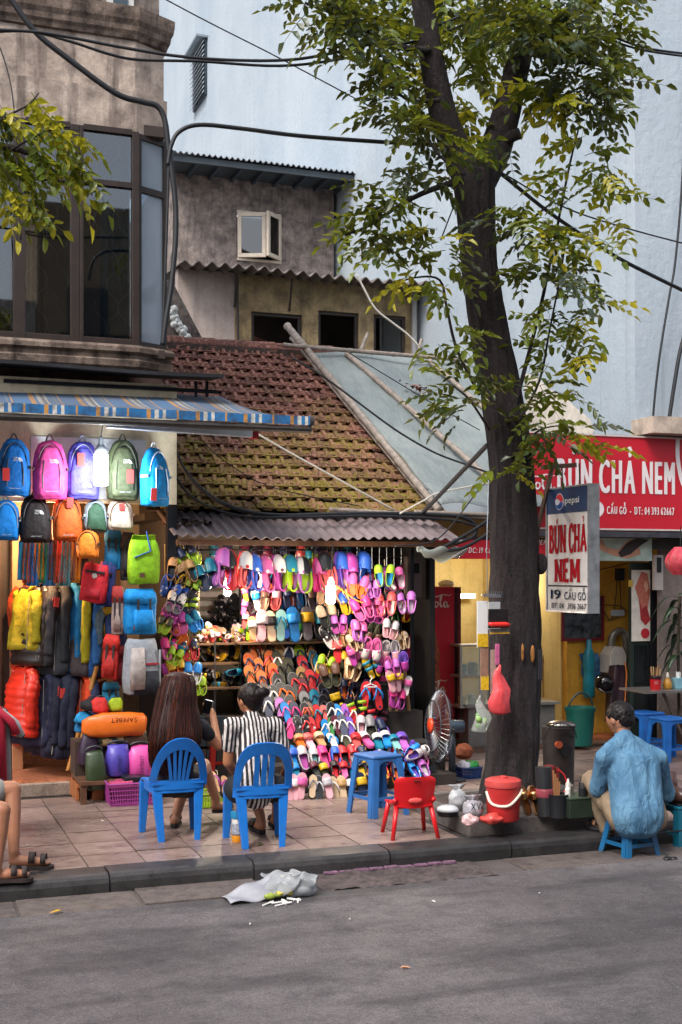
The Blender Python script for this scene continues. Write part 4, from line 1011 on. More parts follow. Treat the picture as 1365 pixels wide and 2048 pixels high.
MB().beam((c_.x + .35, 12.12, c_.z - .03), (c_.x + .02, 12.12, .0), .03, .03).build('leg', mat('#6d6058', .5, .4), tb_, world=True)
zt_ = c_.z
def ontab(px_): q_ = onY(px_, 1378, 12.15); return Vector((q_.x, 12.15, zt_))
c_ = ontab(1312); k = mpp(c_)
cu_ = thing('chopstick_cup', 'red plastic cup full of chopsticks on the steel table', 'cup', c_)
MB().lathe([(10 * k, 0), (12 * k, 26 * k), (11 * k, 26 * k), (10 * k, 18 * k)], 18, c_).build('cup', plastic('#c01822'), cu_, smooth=True, world=True, auto=.6)
for i in range(9):
 a = rnd.uniform(0, 6.28); MB().tube([c_ + Vector((math.cos(a) * 5 * k, math.sin(a) * 5 * k, 8 * k)), c_ + Vector((math.cos(a) * 10 * k, math.sin(a) * 9 * k, rnd.uniform(40, 48) * k))], 1.2 * k, 5).build('chopstick', mat(rnd.choice(['#b58a5a', '#8a5a3a', '#d2ac7a']), .6), cu_, world=True)
MB().lathe([(10.6 * k, 20 * k), (12.2 * k, 21.5 * k), (12.2 * k, 27 * k), (11.5 * k, 28 * k)], 18, c_).build('cup_rim', plastic('#2b1114'), cu_, smooth=True, world=True)
s_ = MB(); lay(s_, textgeo('CC', .03, .05), lambda a, b_: (c_.x - .06 + a, c_.y - 12.3 * k, c_.z + 12 * k + b_)); s_.build('lettering', WHT, cu_, world=True)
c_ = ontab(1336); sb_ = thing('sauce_bottle', 'squeeze bottle of amber fish sauce on the steel table', 'bottle', c_)
MB().lathe([(8 * k, 0), (9 * k, 4 * k), (9 * k, 12 * k), (4 * k, 22 * k)], 14, c_).build('body', mat('#b5842f', .25), sb_, smooth=True, world=True)
MB().lathe([(4 * k, 22 * k), (3.4 * k, 26 * k), (1.2 * k, 34 * k)], 10, c_).build('nozzle', mat('#d8d2c0', .4), sb_, smooth=True, world=True)
c_ = ontab(1358); tx = thing('tissue_box', 'pale blue tissue box on the steel table at the right edge', 'tissue box', c_)
MB().box(c_ + Vector((0, 0, 11 * k)), (22 * k, 16 * k, 22 * k)).build('box', mat('#7fb0bf', .5), tx, world=True, bevel=.005)
MB().sheet(lambda u, v: (c_.x + (u - .5) * 12 * k, c_.y + .01 * math.sin(u * 9), c_.z + 22 * k + v * 12 * k + .008 * math.sin(u * 12)), 8, 3, .002).build('tissue', mat('#e8e6e0', .8), tx, world=True)
c_ = onY(1352, 1345, 12.4)
pt = thing('potted_plant', 'dark leaved potted plant against the grey wall at the right edge', 'plant', (c_.x, 12.4, 0))
MB().lathe([(.10, 0), (.14, .28), (.15, .30), (.13, .30)], 16, (c_.x + .05, 12.4, 0)).build('pot', mat('#4a342c', .7), pt, smooth=True, world=True, auto=.5)
MB().tube([(c_.x + .05, 12.4, .25), (c_.x + .05, 12.42, 1.15), (c_.x + .06, 12.4, 1.75)], .02, 6).build('stem', mat('#3a3020', .7), pt, world=True)
LFD = mat('#1f3a1f', .35, var=.3, scale=10)
for i in range(20):
 a = rnd.uniform(0, 6.28); z0 = lerp(1.0, 1.8, i / 20); L = rnd.uniform(.22, .36); dr = Vector((math.cos(a), math.sin(a) * .6, 0)); sd_ = Vector((-math.sin(a), math.cos(a), 0))
 b0 = Vector((c_.x + .05, 12.4, z0))
 def lfn(u, v, b0=b0, dr=dr, sd_=sd_, L=L): return b0 + dr * (L * u) + Vector((0, 0, .22 * u - .42 * u * u)) * (L / .3) + sd_ * ((v - .5) * .075 * math.sin(math.pi * min(1, u * .9 + .08)))
 MB().sheet(lfn, 6, 2, .002).build('leaf', LFD, pt, smooth=True, world=True)
c_ = onY(1362, 1122, 11.6); k = mpp(c_)
rl_ = thing('red_paper_lantern', 'crumpled red and pink shade hanging at the right edge', 'lantern', c_)
ls = MB()
ls.grid(lambda u, v: (c_.x + (5 + 24 * math.sin(math.pi * (.12 + .8 * v))) * k * math.cos(u * 6.2832) * (1 + .08 * math.sin(u * 50)), c_.y + (5 + 24 * math.sin(math.pi * (.12 + .8 * v))) * k * math.sin(u * 6.2832), c_.z + (v - .5) * 56 * k), 60, 10); ls.build('shade', mat('#d04454', .5, var=.3, scale=12), rl_, smooth=True, world=True)
MB().tube([c_ + Vector((0, 0, 28 * k)), c_ + Vector((0, 0, 70 * k))], .006, 5).build('cord', CABLE, rl_, world=True)
c_ = onY(1308, 1190, 12.6); k = mpp(c_)
wm = thing('wall_meter', 'white framed box fixed high on the dark door frame', 'meter', c_)
MB().bb((c_.x - 2 * k, 12.56, c_.z + 10 * k), (c_.x + 18 * k, 12.61, c_.z + 80 * k)).build('case', mat('#b5aca6', .5), wm, world=True)
MB().bb((c_.x + 3 * k, 12.55, c_.z + 45 * k), (c_.x + 13 * k, 12.559, c_.z + 75 * k)).build('window', BLACK, wm, world=True)
# ================================================================ THE TREE
YT = 9.4
def barkm():
 m, nt, b = newmat('dark furrowed bark'); v = coords(nt); vs = coords(nt, (9, 9, 1.3)); a = noise(nt, vs, 3.2, 7, .7, .6); f = noise(nt, v, 34, 6, .7); g_ = noise(nt, v, 1.8, 4)
 col = mix(nt, ramp(nt, a, [(.36, 0), (.62, 1)]), srgb('#0e0a0b'), srgb('#302627')); col = mix(nt, ramp(nt, f, [(.5, 0), (.75, .6)]), col, srgb('#4d4241'))
 col = mix(nt, ramp(nt, g_, [(.5, 0), (.7, .35)]), col, srgb('#332c2e'))
 nt.links.new(col, b.inputs['Base Color']); b.inputs['Roughness'].default_value = .9; bump(nt, b, mix(nt, .35, a, f), 1.0, .05); return m
BARK = barkm()
tree = thing('street_tree', 'big dark barked street tree forking above the restaurant', 'tree', onZ(1025, 1601, 0))
from mathutils import noise as mn
def bole(name, px_path, y, n=36, rough=.05, k=10, parent=None, flare=False):
 P = [(onY(a, b_, y_ if y_ is not None else y), r_) for a, b_, r_, y_ in px_path]
 pts = smoothpath([p for p, r_ in P], k); rs = []
 for i in range(len(P) - 1):
  for j in range(k): rs.append(lerp(P[i][1], P[i + 1][1], j / k))
 rs.append(P[-1][1]); rs = [r_ * .95 * mpp(p) for r_, p in zip(rs, pts)]
 mb = MB(); kk = 0; prev = None
 for i, p in enumerate(pts):
  t = (pts[min(i + 1, len(pts) - 1)] - pts[max(i - 1, 0)]).normalized()
  a = Vector((1, 0, 0)) if prev is None else prev
  a = (a - t * a.dot(t)).normalized(); prev = a; b_ = t.cross(a)
  for j in range(n):
   w_ = 2 * math.pi * j / n; d = a * math.cos(w_) + b_ * math.sin(w_)
   q_ = p + d * rs[i]
   nz = mn.noise(Vector((math.cos(w_) * 5, math.sin(w_) * 5, p.z * 1.1))) * .5 + abs(mn.noise(Vector((math.cos(w_) * 9, math.sin(w_) * 9, p.z * 2.3)))) * .8 - .2
   lo = mn.noise(Vector((math.cos(w_) * 1.2, math.sin(w_) * 1.2 + 7, p.z * .9))) * .09
   mb.v.append(tuple(p + d * rs[i] * (1 + rough * nz + lo)))
 for i in range(len(pts) - 1):
  for j in range(n):
   j2 = (j + 1) % n; mb.f.append((i * n + j, i * n + j2, (i + 1) * n + j2, (i + 1) * n + j)); mb.m.append(0)
 mb.f.append(tuple(reversed(range(n)))); mb.m.append(0); e = (len(pts) - 1) * n; mb.f.append(tuple(e + j for j in range(n))); mb.m.append(0)
 return mb.build(name, BARK, parent or tree, smooth=True, world=True)
bole('trunk', [(1022, 1620, 70, None), (1022, 1585, 63, None), (1024, 1530, 57, None), (1028, 1440, 55, None), (1030, 1300, 53, None), (1029, 1150, 52, None), (1026, 1000, 49, None), (1016, 880, 45, None), (998, 760, 41, None), (975, 640, 38, None), (958, 520, 36, None), (952, 420, 40, None), (948, 345, 44, None)], YT, 64, .20, 12)
bole('limb', [(945, 375, 34, None), (918, 310, 31, None), (890, 240, 29, 9.35), (868, 140, 27, 9.3), (852, 40, 25, 9.25), (838, -60, 24, 9.2), (825, -220, 20, 9.2)], YT, 28, .08, 6)
bole('limb', [(958, 370, 34, None), (990, 300, 34, 9.4), (1012, 230, 30, 9.45), (1034, 140, 27, 9.5), (1052, 60, 25, 9.55), (1075, -60, 22, 9.6), (1090, -220, 18, 9.6)], YT, 28, .08, 6)
bole('limb_stub', [(1005, 285, 14, 9.35), (1025, 272, 12, 9.25), (1040, 266, 12, 9.2)], YT, 14, .08, 4)
kn = onY(1083, 1128, 9.3); MB().sphere(kn, (.05, .07, .09), 12, 8).build('bark_knot', BARK, tree, smooth=True, world=True)
for a, b_ in ((1046, 1305), (1066, 1308)):
 p = onY(a, b_, YT - .235 + (a - 1046) * .0012); MB().sphere(p, (.014 if a < 1050 else .02, .012, .075), 10, 8).build('paint_mark', mat('#8a5a24', .7, var=.6, scale=40), tree, smooth=True, world=True)
SH = []
def shoot(path, y, r0, r1):
 pts = smoothpath([onY(a, b_, y) for a, b_ in path], 5); n = len(pts)
 MB().tube(pts, [lerp(r0, r1, i / (n - 1)) for i in range(n)], 6).build('branch', BARK, tree, smooth=True, world=True); SH.append(pts)
shoot([(1028, 820), (1055, 720), (1085, 600), (1110, 480), (1140, 330), (1160, 250)], 9.25, .022, .007)
shoot([(1040, 840), (1080, 760), (1100, 660), (1120, 560), (1130, 500)], 9.1, .012, .005)
shoot([(925, 360), (860, 380), (800, 410), (740, 450), (690, 470)], 9.2, .03, .008)
shoot([(960, 790), (915, 700), (895, 620), (880, 560), (830, 555), (780, 572)], 9.2, .014, .006)
shoot([(980, 860), (940, 800), (905, 770)], 9.1, .012, .005)
shoot([(860, 100), (790, 90), (700, 40), (610, 5)], 9.2, .03, .01)
shoot([(880, 200), (820, 200), (780, 170)], 9.1, .02, .007)
shoot([(1045, 100), (1120, 120), (1200, 130), (1260, 170)], 9.3, .03, .008)
shoot([(1060, 30), (1150, 20), (1250, 30)], 9.4, .03, .008)
shoot([(930, 350), (870, 300), (850, 240)], 9.0, .015, .006)
shoot([(1000, 480), (1060, 440), (1110, 400)], 9.1, .02, .006)
shoot([(1040, 900), (1080, 860), (1130, 850)], 9.1, .012, .005)
def leafmat(c, c2, tr=.35):
 m, nt, b = newmat('leaf'); oi = nt.nodes.new('ShaderNodeObjectInfo'); ge = nt.nodes.new('ShaderNodeNewGeometry')
 f = noise(nt, ge.outputs['Position'], 4.5, 3); col = mix(nt, ramp(nt, f, [(.35, 0), (.65, 1)]), srgb(c), srgb(c2))
 nt.links.new(col, b.inputs['Base Color']); b.inputs['Roughness'].default_value = .38
 tl = N(nt, 'ShaderNodeBsdfTranslucent'); nt.links.new(mix(nt, .5, col, srgb('#b5b12a')), tl.inputs[0])
 mx = nt.nodes.new('ShaderNodeMixShader'); mx.inputs[0].default_value = tr; nt.links.new(b.outputs[0], mx.inputs[1]); nt.links.new(tl.outputs[0], mx.inputs[2])
 nt.links.new(mx.outputs[0], nt.nodes['Material Output'].inputs['Surface']); return m
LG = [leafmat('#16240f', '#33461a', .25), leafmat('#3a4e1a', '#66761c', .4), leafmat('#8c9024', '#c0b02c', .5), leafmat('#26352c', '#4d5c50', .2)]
def spray(seed, n=9, L=.30, lw=.043, ll=.102):
 """one pinnate leaf: midrib along +X drooping, paired leaflets"""
 r_ = random.Random(seed); mb = MB(); mid = []
 for i in range(7): u = i / 6; mid.append(Vector((L * u, .02 * math.sin(3 * u), -.10 * L * u - .45 * L * u * u)))
 mb.tube(mid, [.0032, .003, .0028, .0025, .002, .0018, .0012], 3, cap=False)
 for k in range(n):
  u = .22 + .78 * (k // 2) / ((n - 1) / 2) if k < n - 1 else 1.0
  s = -1 if k % 2 else 1; b0 = Vector((L * u, .02 * math.sin(3 * u), -.10 * L * u - .45 * L * u * u))
  if k == n - 1: d = Vector((1, 0, -.6))
  else: d = Vector((.55, s * 1.0, r_.uniform(-.45, .1)))
  d.normalize(); sd_ = d.cross(Vector((0, 0, 1))).normalized(); up = sd_.cross(d); l = ll * r_.uniform(.8, 1.2); w_ = lw * r_.uniform(.85, 1.15); dr = r_.uniform(.1, .35) * l
  P = [b0, b0 + d * l * .35 + sd_ * w_ * .55 + up * .01, b0 + d * l * .75 + sd_ * w_ * .45 - up * dr * .4, b0 + d * l - up * dr, b0 + d * l * .75 - sd_ * w_ * .45 - up * dr * .4, b0 + d * l * .35 - sd_ * w_ * .55 + up * .01, b0 + d * l * .5 - up * .012]
  mb.add(P, [(0, 1, 6), (1, 2, 6), (2, 3, 6), (3, 4, 6), (4, 5, 6), (5, 0, 6)])
 return mb
SPR = [spray(i, 7 + 2 * (i % 3 > 0), .25 + .03 * (i % 3)) for i in range(5)]
SPM = [[s.mesh('leaf', m_) for s in SPR] for m_ in LG]
CL = [(650, -25, 60, 25, 16, '001', 9.1), (750, -20, 60, 30, 18, '001', 9.3), (850, -20, 60, 30, 20, '011', 9.6), (950, -20, 60, 30, 22, '0112', 9.6), (1040, -25, 60, 30, 22, '0013', 9.1), (1130, -20, 60, 30, 22, '0003', 9.1), (1215, -10, 50, 30, 18, '001', 9.3), (625, 12, 35, 30, 12, '001', 9.0), (690, 50, 55, 55, 26, '0013', 9.0), (735, 110, 45, 50, 18, '001', 9.1), (790, 150, 50, 60, 24, '001', 9.2), (800, 225, 48, 45, 20, '0011', 9.2), (760, 40, 60, 50, 22, '0001', 9.4),
      (830, 60, 60, 60, 24, '0011', 9.7), (930, 60, 70, 70, 42, '1112', 9.9), (920, 150, 60, 60, 30, '1112', 9.9), (890, 215, 45, 50, 20, '112', 9.8), (1000, 30, 70, 60, 34, '0013', 9.0), (1060, 60, 60, 60, 34, '0033', 8.9),
      (1120, 50, 70, 60, 36, '0003', 9.0), (1180, 110, 60, 60, 34, '0001', 9.2), (1150, 170, 60, 50, 28, '0003', 9.1), (1215, 60, 45, 50, 22, '0001', 9.4), (1215, 160, 35, 45, 14, '0013', 9.2), (1240, 150, 18, 40, 6, '001', 9.2),
      (1085, 185, 40, 45, 18, '12', 9.3), (1115, 205, 40, 25, 12, '22', 9.1), (1180, 215, 50, 30, 16, '001', 9.2), (970, 90, 40, 50, 20, '011', 9.8), (850, 255, 40, 40, 14, '011', 9.4), (905, 285, 40, 20, 10, '012', 9.1),
      (735, 465, 45, 45, 24, '0011', 9.1), (790, 425, 50, 50, 24, '0011', 9.1), (760, 375, 35, 30, 10, '01', 9.2), (850, 365, 45, 40, 18, '001', 9.2), (815, 325, 35, 25, 9, '01', 9.2), (880, 300, 30, 30, 8, '01', 9.1), (800, 490, 40, 40, 16, '0011', 9.1),
      (870, 470, 35, 35, 14, '0012', 9.0), (890, 520, 40, 30, 14, '0112', 9.0), (830, 562, 45, 22, 12, '122', 9.0), (890, 590, 25, 30, 9, '112', 9.0), (900, 660, 30, 40, 9, '11', 9.0), (870, 690, 40, 25, 8, '11', 9.0), (925, 730, 30, 35, 8, '01', 9.0),
      (900, 790, 30, 30, 12, '0011', 9.0), (925, 830, 28, 40, 12, '013', 8.95), (850, 740, 20, 12, 3, '11', 9.0),
      (985, 445, 36, 28, 7, '33', 8.95), (1005, 295, 25, 20, 4, '33', 8.9), (1050, 430, 45, 35, 20, '0011', 9.1), (1060, 480, 45, 40, 20, '0001', 9.1), (1110, 450, 45, 45, 20, '0112', 9.0), (1120, 520, 55, 40, 22, '0013', 9.0), (1060, 550, 35, 40, 14, '001', 9.1),
      (1170, 290, 45, 30, 16, '122', 9.0), (1150, 350, 50, 35, 18, '112', 9.0), (1210, 380, 35, 30, 14, '122', 9.0), (1205, 340, 35, 25, 10, '12', 9.0), (1080, 360, 35, 25, 8, '12', 9.1), (1230, 440, 20, 25, 7, '22', 9.0), (1180, 460, 40, 30, 12, '012', 9.0),
      (1150, 560, 50, 35, 18, '011', 9.0), (1180, 610, 40, 25, 12, '122', 9.0), (1110, 620, 40, 35, 16, '011', 9.0), (1160, 660, 45, 30, 14, '112', 9.0), (1160, 715, 35, 18, 10, '22', 8.95), (1100, 700, 35, 35, 12, '01', 9.05), (1080, 640, 30, 40, 10, '01', 9.1),
      (1060, 770, 35, 35, 16, '0011', 9.0), (1095, 830, 40, 40, 20, '0011', 9.0), (1140, 800, 35, 30, 10, '11', 9.0), (1150, 865, 40, 25, 14, '0112', 9.0), (1070, 880, 30, 25, 10, '013', 8.95), (1120, 890, 40, 25, 10, '01', 8.95), (1010, 935, 40, 14, 7, '12', 8.95), (1060, 930, 25, 20, 6, '13', 8.95), (1190, 890, 18, 18, 4, '12', 9.0)]
lrest = [MB() for _ in LG]; nleaf = 0; allv = []
lr = random.Random(11)
for (cx, cy, rx, ry, n, kinds, y) in CL:
 for i in range(max(2, int(n * (.95 if cy < 260 else .52)))):
  a = lr.uniform(0, 6.283); q_ = math.sqrt(lr.random())
  yy = y + lr.gauss(0, .16 if cy > 260 else .3)
  p = onY(cx + math.cos(a) * q_ * rx * .85, cy + math.sin(a) * q_ * ry * .85, yy)
  k = int(lr.choice(kinds)); yaw_ = a if lr.random() < .5 else lr.uniform(0, 6.283)
  rot = Euler((lr.uniform(-.6, .6), lr.uniform(-.5, .6), -math.atan2(math.sin(a), math.cos(a)) + lr.uniform(-.9, .9)))
  s = lr.uniform(.75, 1.12)
  allv.append((y + (0 if cy > 100 else .2), p, k, rot, s, lr.randrange(5)))
allv.sort(key=lambda t: t[0] + lr.uniform(0, .25))
for i, (yy, p, k, rot, s, v_) in enumerate(allv):
 if i < 290: child('leaf', SPM[k][v_], tree, p - tree.location, rot, (s, s, s))
 else:
  m = Matrix.Translation(p) @ rot.to_matrix().to_4x4() @ Matrix.Scale(s, 4); mb = lrest[k]; sp = SPR[v_]
  mb.add([m @ Vector(w_) for w_ in sp.v], sp.f)
cm = MB()
for k, mb in enumerate(lrest): cm.add(mb.v, mb.f, k)
o = cm.build('crown_foliage', LG, tree, world=True); o['kind'] = 'stuff'
t2 = thing('roadside_tree', 'leafy bough of a second tree reaching in from the left edge', 'tree', (-1.2, 8.9, 0))
bole('trunk', [(-560, 1750, 40, None), (-540, 1300, 36, None), (-500, 800, 32, None), (-430, 300, 26, None), (-400, -100, 20, None)], 8.9, 20, .1, 6, t2)
def br2(path, y, r0, r1):
 pts = smoothpath([onY(a, b_, y) for a, b_ in path], 5); n = len(pts); MB().tube(pts, [lerp(r0, r1, i / (n - 1)) for i in range(n)], 6).build('branch', BARK, t2, smooth=True, world=True)
br2([(-470, 600), (-250, 420), (-80, 300), (40, 300), (120, 350)], 8.9, .06, .006)
br2([(-80, 300), (0, 240), (55, 210), (78, 185)], 8.8, .012, .004); br2([(20, 300), (100, 260), (160, 260)], 8.8, .008, .003); br2([(30, 310), (60, 420), (80, 470)], 8.8, .008, .003)
m0 = MB(); nl = 0
for (cx, cy, rx, ry, n, kinds) in ((10, 225, 40, 40, 9, '012'), (60, 185, 20, 25, 4, '22'), (85, 245, 40, 30, 8, '112'), (15, 295, 50, 40, 12, '011'), (85, 310, 45, 35, 10, '1122'), (135, 270, 35, 25, 7, '122'), (140, 340, 25, 30, 6, '122'), (50, 380, 30, 30, 6, '112'), (0, 390, 25, 35, 6, '122'), (-40, 300, 50, 60, 12, '011')):
 for i in range(n):
  a = lr.uniform(0, 6.283); q_ = math.sqrt(lr.random()); p = onY(cx + math.cos(a) * q_ * rx * .8, cy + math.sin(a) * q_ * ry * .8, 8.85 + lr.gauss(0, .12))
  s = lr.uniform(.8, 1.1); rot = Euler((lr.uniform(-.6, .6), lr.uniform(0, .9), lr.uniform(-1.2, 1.0))); child('leaf', SPM[int(lr.choice(kinds))][lr.randrange(5)], t2, p - t2.location, rot, (s, s, s))
# ================================================================ HANGING BOX SIGN
XS = 5.50
s0, s1 = onX(1096, 1104, XS), onX(1178, 1096, XS)
ya, yb = s0.y, s1.y                                     # far (left) and near (right) edges
ztp, zbt = onX(1178, 970, XS).z, onX(1178, 1224, XS).z
hs_ = thing('hanging_box_sign', 'white box sign with red and black lettering hanging beside the tree trunk', 'sign', (XS, yb, zbt))
MB().bb((XS, yb, zbt), (XS + .085, ya, ztp)).build('box', mat('#c9c5c2', .75, var=.12, scale=5, dirt=.25), hs_, world=True)
FRM = mat('#a7aaad', .35, .6, var=.25, scale=12, dirt=.4)
for a, b_ in (((XS - .012, yb - .014, zbt - .014), (XS + .097, yb, ztp + .014)), ((XS - .012, ya, zbt - .014), (XS + .097, ya + .014, ztp + .014)), ((XS - .012, yb, ztp), (XS + .097, ya, ztp + .014)), ((XS - .012, yb, zbt - .014), (XS + .097, ya, zbt))):
 MB().bb(a, b_).build('frame_rail', FRM, hs_, world=True)
W_, H_ = ya - yb, ztp - zbt
def sgf(u, v, l=0): return (XS - .004 - l, ya - u * W_, zbt + v * H_)
def sgq(u0, u1, v0, v1, m, name, l=.0): MB().add([sgf(u0, v0, l), sgf(u1, v0, l), sgf(u1, v1, l), sgf(u0, v1, l)], [(0, 1, 2, 3)]).build(name, m, hs_, world=True)
NAVY = mat('#10243f', .85, var=.1, spec=.1); DRED = mat('#98101c', .85, var=.1, spec=.1); INK = mat('#171c26', .85, spec=.1)
sgq(.0, 1, .795, 1, mat('#14335c', .4, var=.1), 'blue_band')
sgq(.02, .98, .197, .207, INK, 'rule')
def stx(s, u0, u1, v0, v1, m, bold=.03, gap=.12, l=.002, shear=0):
 mb = MB(); g_ = textgeo(s, (v1 - v0) * H_, (u1 - u0) * W_, min(bold, .01), gap, shear)
 for j, q in enumerate((-1, -.5, 0, .5, 1)): lay(mb, g_, lambda a, b_: (XS - .004 - l - .0006 * j, ya - u0 * W_ - a - q * bold * (v1 - v0) * H_, zbt + v0 * H_ + b_))
 mb.build('lettering', m, hs_, world=True)
stx('pepsi', .46, .80, .872, .925, mat('#e6e6e6', .5), .0, .10, .004)
stx('19', .10, .34, .095, .17, NAVY, .05); stx('CẦU GỖ', .44, .95, .092, .155, NAVY, .02)
stx('ĐT: 04   3936 2667', .12, .95, .018, .062, INK, .01, shear=.12)
def globe(a0, a1, m, name, wav):
 n = 20; pts = []
 cx_, cy_, r_ = .32, .893, .062 * H_
 for i in range(n + 1):
  a = lerp(a0, a1, i / n); pts.append((r_ * math.cos(a), r_ * math.sin(a)))
 for i in range(1, 8): t = i / 8; x_ = lerp(pts[n][0], pts[0][0], t); y_ = lerp(pts[n][1], pts[0][1], t); pts.append((x_, y_ + wav * r_ * math.sin(2 * math.pi * t)))
 MB().add([(XS - .010, ya - cx_ * W_ - x_, zbt + cy_ * H_ + y_) for x_, y_ in pts], [tuple(range(len(pts)))]).build(name, m, hs_, world=True)
mb = MB(); mb.add([(XS - .007, ya - .32 * W_ - .068 * H_ * math.cos(i * .2618), zbt + .893 * H_ + .068 * H_ * math.sin(i * .2618)) for i in range(24)], [tuple(range(24))]); mb.build('emblem', mat('#e6e6e6', .5), hs_, world=True)
globe(R(5), R(165), mat('#c8202f', .4), 'emblem_red', .22); globe(R(195), R(345), mat('#1c4f96', .4), 'emblem_blue', .22)
def flare(letter):
 F2 = lambda *p: (list(p), None)
 V = lambda x, a=0, b=1: ([(x, a), (x, a + .04), (x, a + .14), (x, (a + b) / 2), (x, b - .14), (x, b - .04), (x, b)], [.40, .37, .29, .26, .29, .37, .40])
 D = lambda p, q: ([p, ((p[0] * 3 + q[0]) / 4, (p[1] * 3 + q[1]) / 4), ((p[0] + q[0]) / 2, (p[1] + q[1]) / 2), ((p[0] + 3 * q[0]) / 4, (p[1] + 3 * q[1]) / 4), q], [.30, .25, .23, .25, .30])
 Hh = lambda x0, x1, y: ([(x0, y), ((x0 + x1) / 2, y), (x1, y)], [.17, .16, .21])
 if letter == 'N': return [V(.14), V(.72), D((.14, .96), (.72, .04))], .88
 if letter == 'E': return [V(.16), Hh(.16, .62, .95), Hh(.16, .52, .5), Hh(.16, .64, .05)], .74
 if letter == 'M': return [V(.14), V(.92), D((.2, .96), (.53, .2)), D((.53, .2), (.86, .96))], 1.06
 if letter == 'H': return [V(.14), V(.68), Hh(.14, .68, .5)], .84
 if letter == 'U': return [([(.14, 1), (.14, .9), (.14, .6), (.15, .25), (.26, .07), (.42, .05), (.58, .1), (.66, .3), (.67, .6), (.67, .9), (.67, 1)], [.38, .32, .26, .25, .23, .2, .2, .2, .2, .28, .36])], .82
 if letter == 'B': return [V(.15), ([(.15, .95), (.4, .94), (.55, .82), (.52, .64), (.38, .54), (.15, .53)], [.14, .17, .23, .22, .17, .13]), ([(.3, .53), (.5, .48), (.63, .3), (.52, .1), (.36, .05), (.15, .05)], [.13, .18, .25, .23, .17, .14])], .76
 if letter == 'C': return [([(.66, .72), (.6, .9), (.42, .97), (.22, .86), (.13, .6), (.13, .38), (.24, .12), (.44, .03), (.6, .1), (.68, .3)], [.28, .2, .16, .22, .27, .27, .22, .16, .18, .14])], .76
 if letter == 'A': return [D((.10, .02), (.42, .97)), D((.42, .97), (.78, .02)), Hh(.2, .66, .32)], .86
def bigword(word, u0, u1, v0, v1, accents):
 tot = sum(flare(c)[1] if c != ' ' else .35 for c in word) + .06 * len(word); sx = (u1 - u0) * W_ / tot; h = (v1 - v0) * H_; x = 0; mb = MB(); l = 0
 for c in word:
  if c == ' ': x += .35; continue
  st, w_ = flare(c)
  strokes = list(st)
  if c in accents: strokes.append(accents[c])
  for pts, ws in strokes:
   sp = smoothpath([(p[0], p[1], 0) for p in pts], 3); wl = []
   for i in range(len(pts) - 1): wl += [lerp(ws[i], ws[i + 1], j / 3) for j in range(3)]
   wl.append(ws[-1]); vs, fs = stroke2d([(p.x, p.y) for p in sp], wl); l = (l + 1) % 6
   mb.add([(XS - .004 - l * .0007, ya - u0 * W_ - (x + a) * sx, zbt + v0 * H_ + b_ * h) for a, b_ in vs], fs)
  x += w_ + .06
 mb.build('lettering', DRED, hs_, world=True)
bigword('BUN CHA', .05, .98, .475, .70, {'U': ([(.36, 1.06), (.52, 1.24)], [.16, .1]), 'A': ([(.38, 1.06), (.47, 1.12), (.48, 1.2), (.4, 1.25), (.32, 1.2)], [.06, .08, .1, .08, .05])})
bigword('NEM', .19, .82, .235, .42, {})
MB().beam(onY(1085, 935, 9.75), onY(1152, 930, 9.8), .035, .04).build('bracket_arm', WOOD, hs_, world=True)
MB().beam(onY(1074, 1065, 9.6), onY(1106, 932, 9.8), .03, .035).build('bracket_arm', WOOD, hs_, world=True)
for yy in (yb + .2, ya - .2): MB().tube([(XS + .04, yy, ztp), (XS + .04, yy + .02, ztp + .2)], .006, 5).build('hanger_wire', CABLE, hs_, world=True)
# ================================================================ CABLES
def cable(label, pts, r, y=None, name='power_cable', m=CABLE, k=6):
 P = [onY(p[0], p[1], p[2] if len(p) > 2 else y) for p in pts]
 o = MB().tube(smoothpath(P, k), r, 7).build(name, m, smooth=True); return tag(o, label, 'cable', 'overhead cables')
cable('thick black cable bundle running down the corner of the townhouse', [(-40, -90), (20, -5), (70, 62), (130, 112), (230, 185), (285, 203), (315, 212), (330, 240), (338, 300), (350, 390), (352, 470), (343, 570), (332, 640), (326, 690)], .027, 11.55)
cable('thinner black cable hanging straight down beside the bay window', [(345, 300), (338, 330), (334, 450), (330, 560), (325, 690)], .014, 11.62)
cable('black cable with a sharp bend crossing from the townhouse to the tree fork', [(336, 330), (343, 290), (360, 262), (400, 249), (480, 256), (600, 271), (760, 283), (880, 290), (930, 298)], .018, 9.9)
cable('black cable running down from the tree fork to the right edge', [(935, 298), (1000, 345), (1100, 425), (1220, 505), (1300, 548), (1420, 606)], .017, 9.6)
cable('thin wire running down from the tree fork to the right edge', [(1005, 345), (1120, 410), (1240, 452), (1420, 500)], .007, 9.7)
cable('upper of the two cables crossing from the left edge to the tree', [(-30, 58), (60, 62), (130, 72), (250, 95), (360, 112), (480, 120), (590, 118), (690, 100), (800, 72), (880, 48), (1000, 0)], .012, 9.3)
cable('lower of the two cables crossing from the left edge to the tree', [(-30, 64), (60, 62), (140, 82), (220, 108), (280, 119), (400, 122), (560, 131), (690, 116), (790, 92), (900, 60), (1010, 8)], .011, 9.35)
cable('thin wire slanting across the blue wall at the top', [(320, -8), (420, 45), (560, 116), (740, 212)], .007, 12.5)
cable('upper cable of the pair leaving the tree top to the right', [(1180, 55), (1240, 78), (1300, 97), (1420, 112)], .010, 9.4)
cable('lower cable of the pair leaving the tree top to the right', [(1180, 62), (1240, 86), (1300, 102), (1420, 118)], .010, 9.45)
cable('thin wire hanging in front of the upper left wall', [(-10, 70), (12, 130), (26, 200), (35, 320), (42, 480)], .006, 11.6)
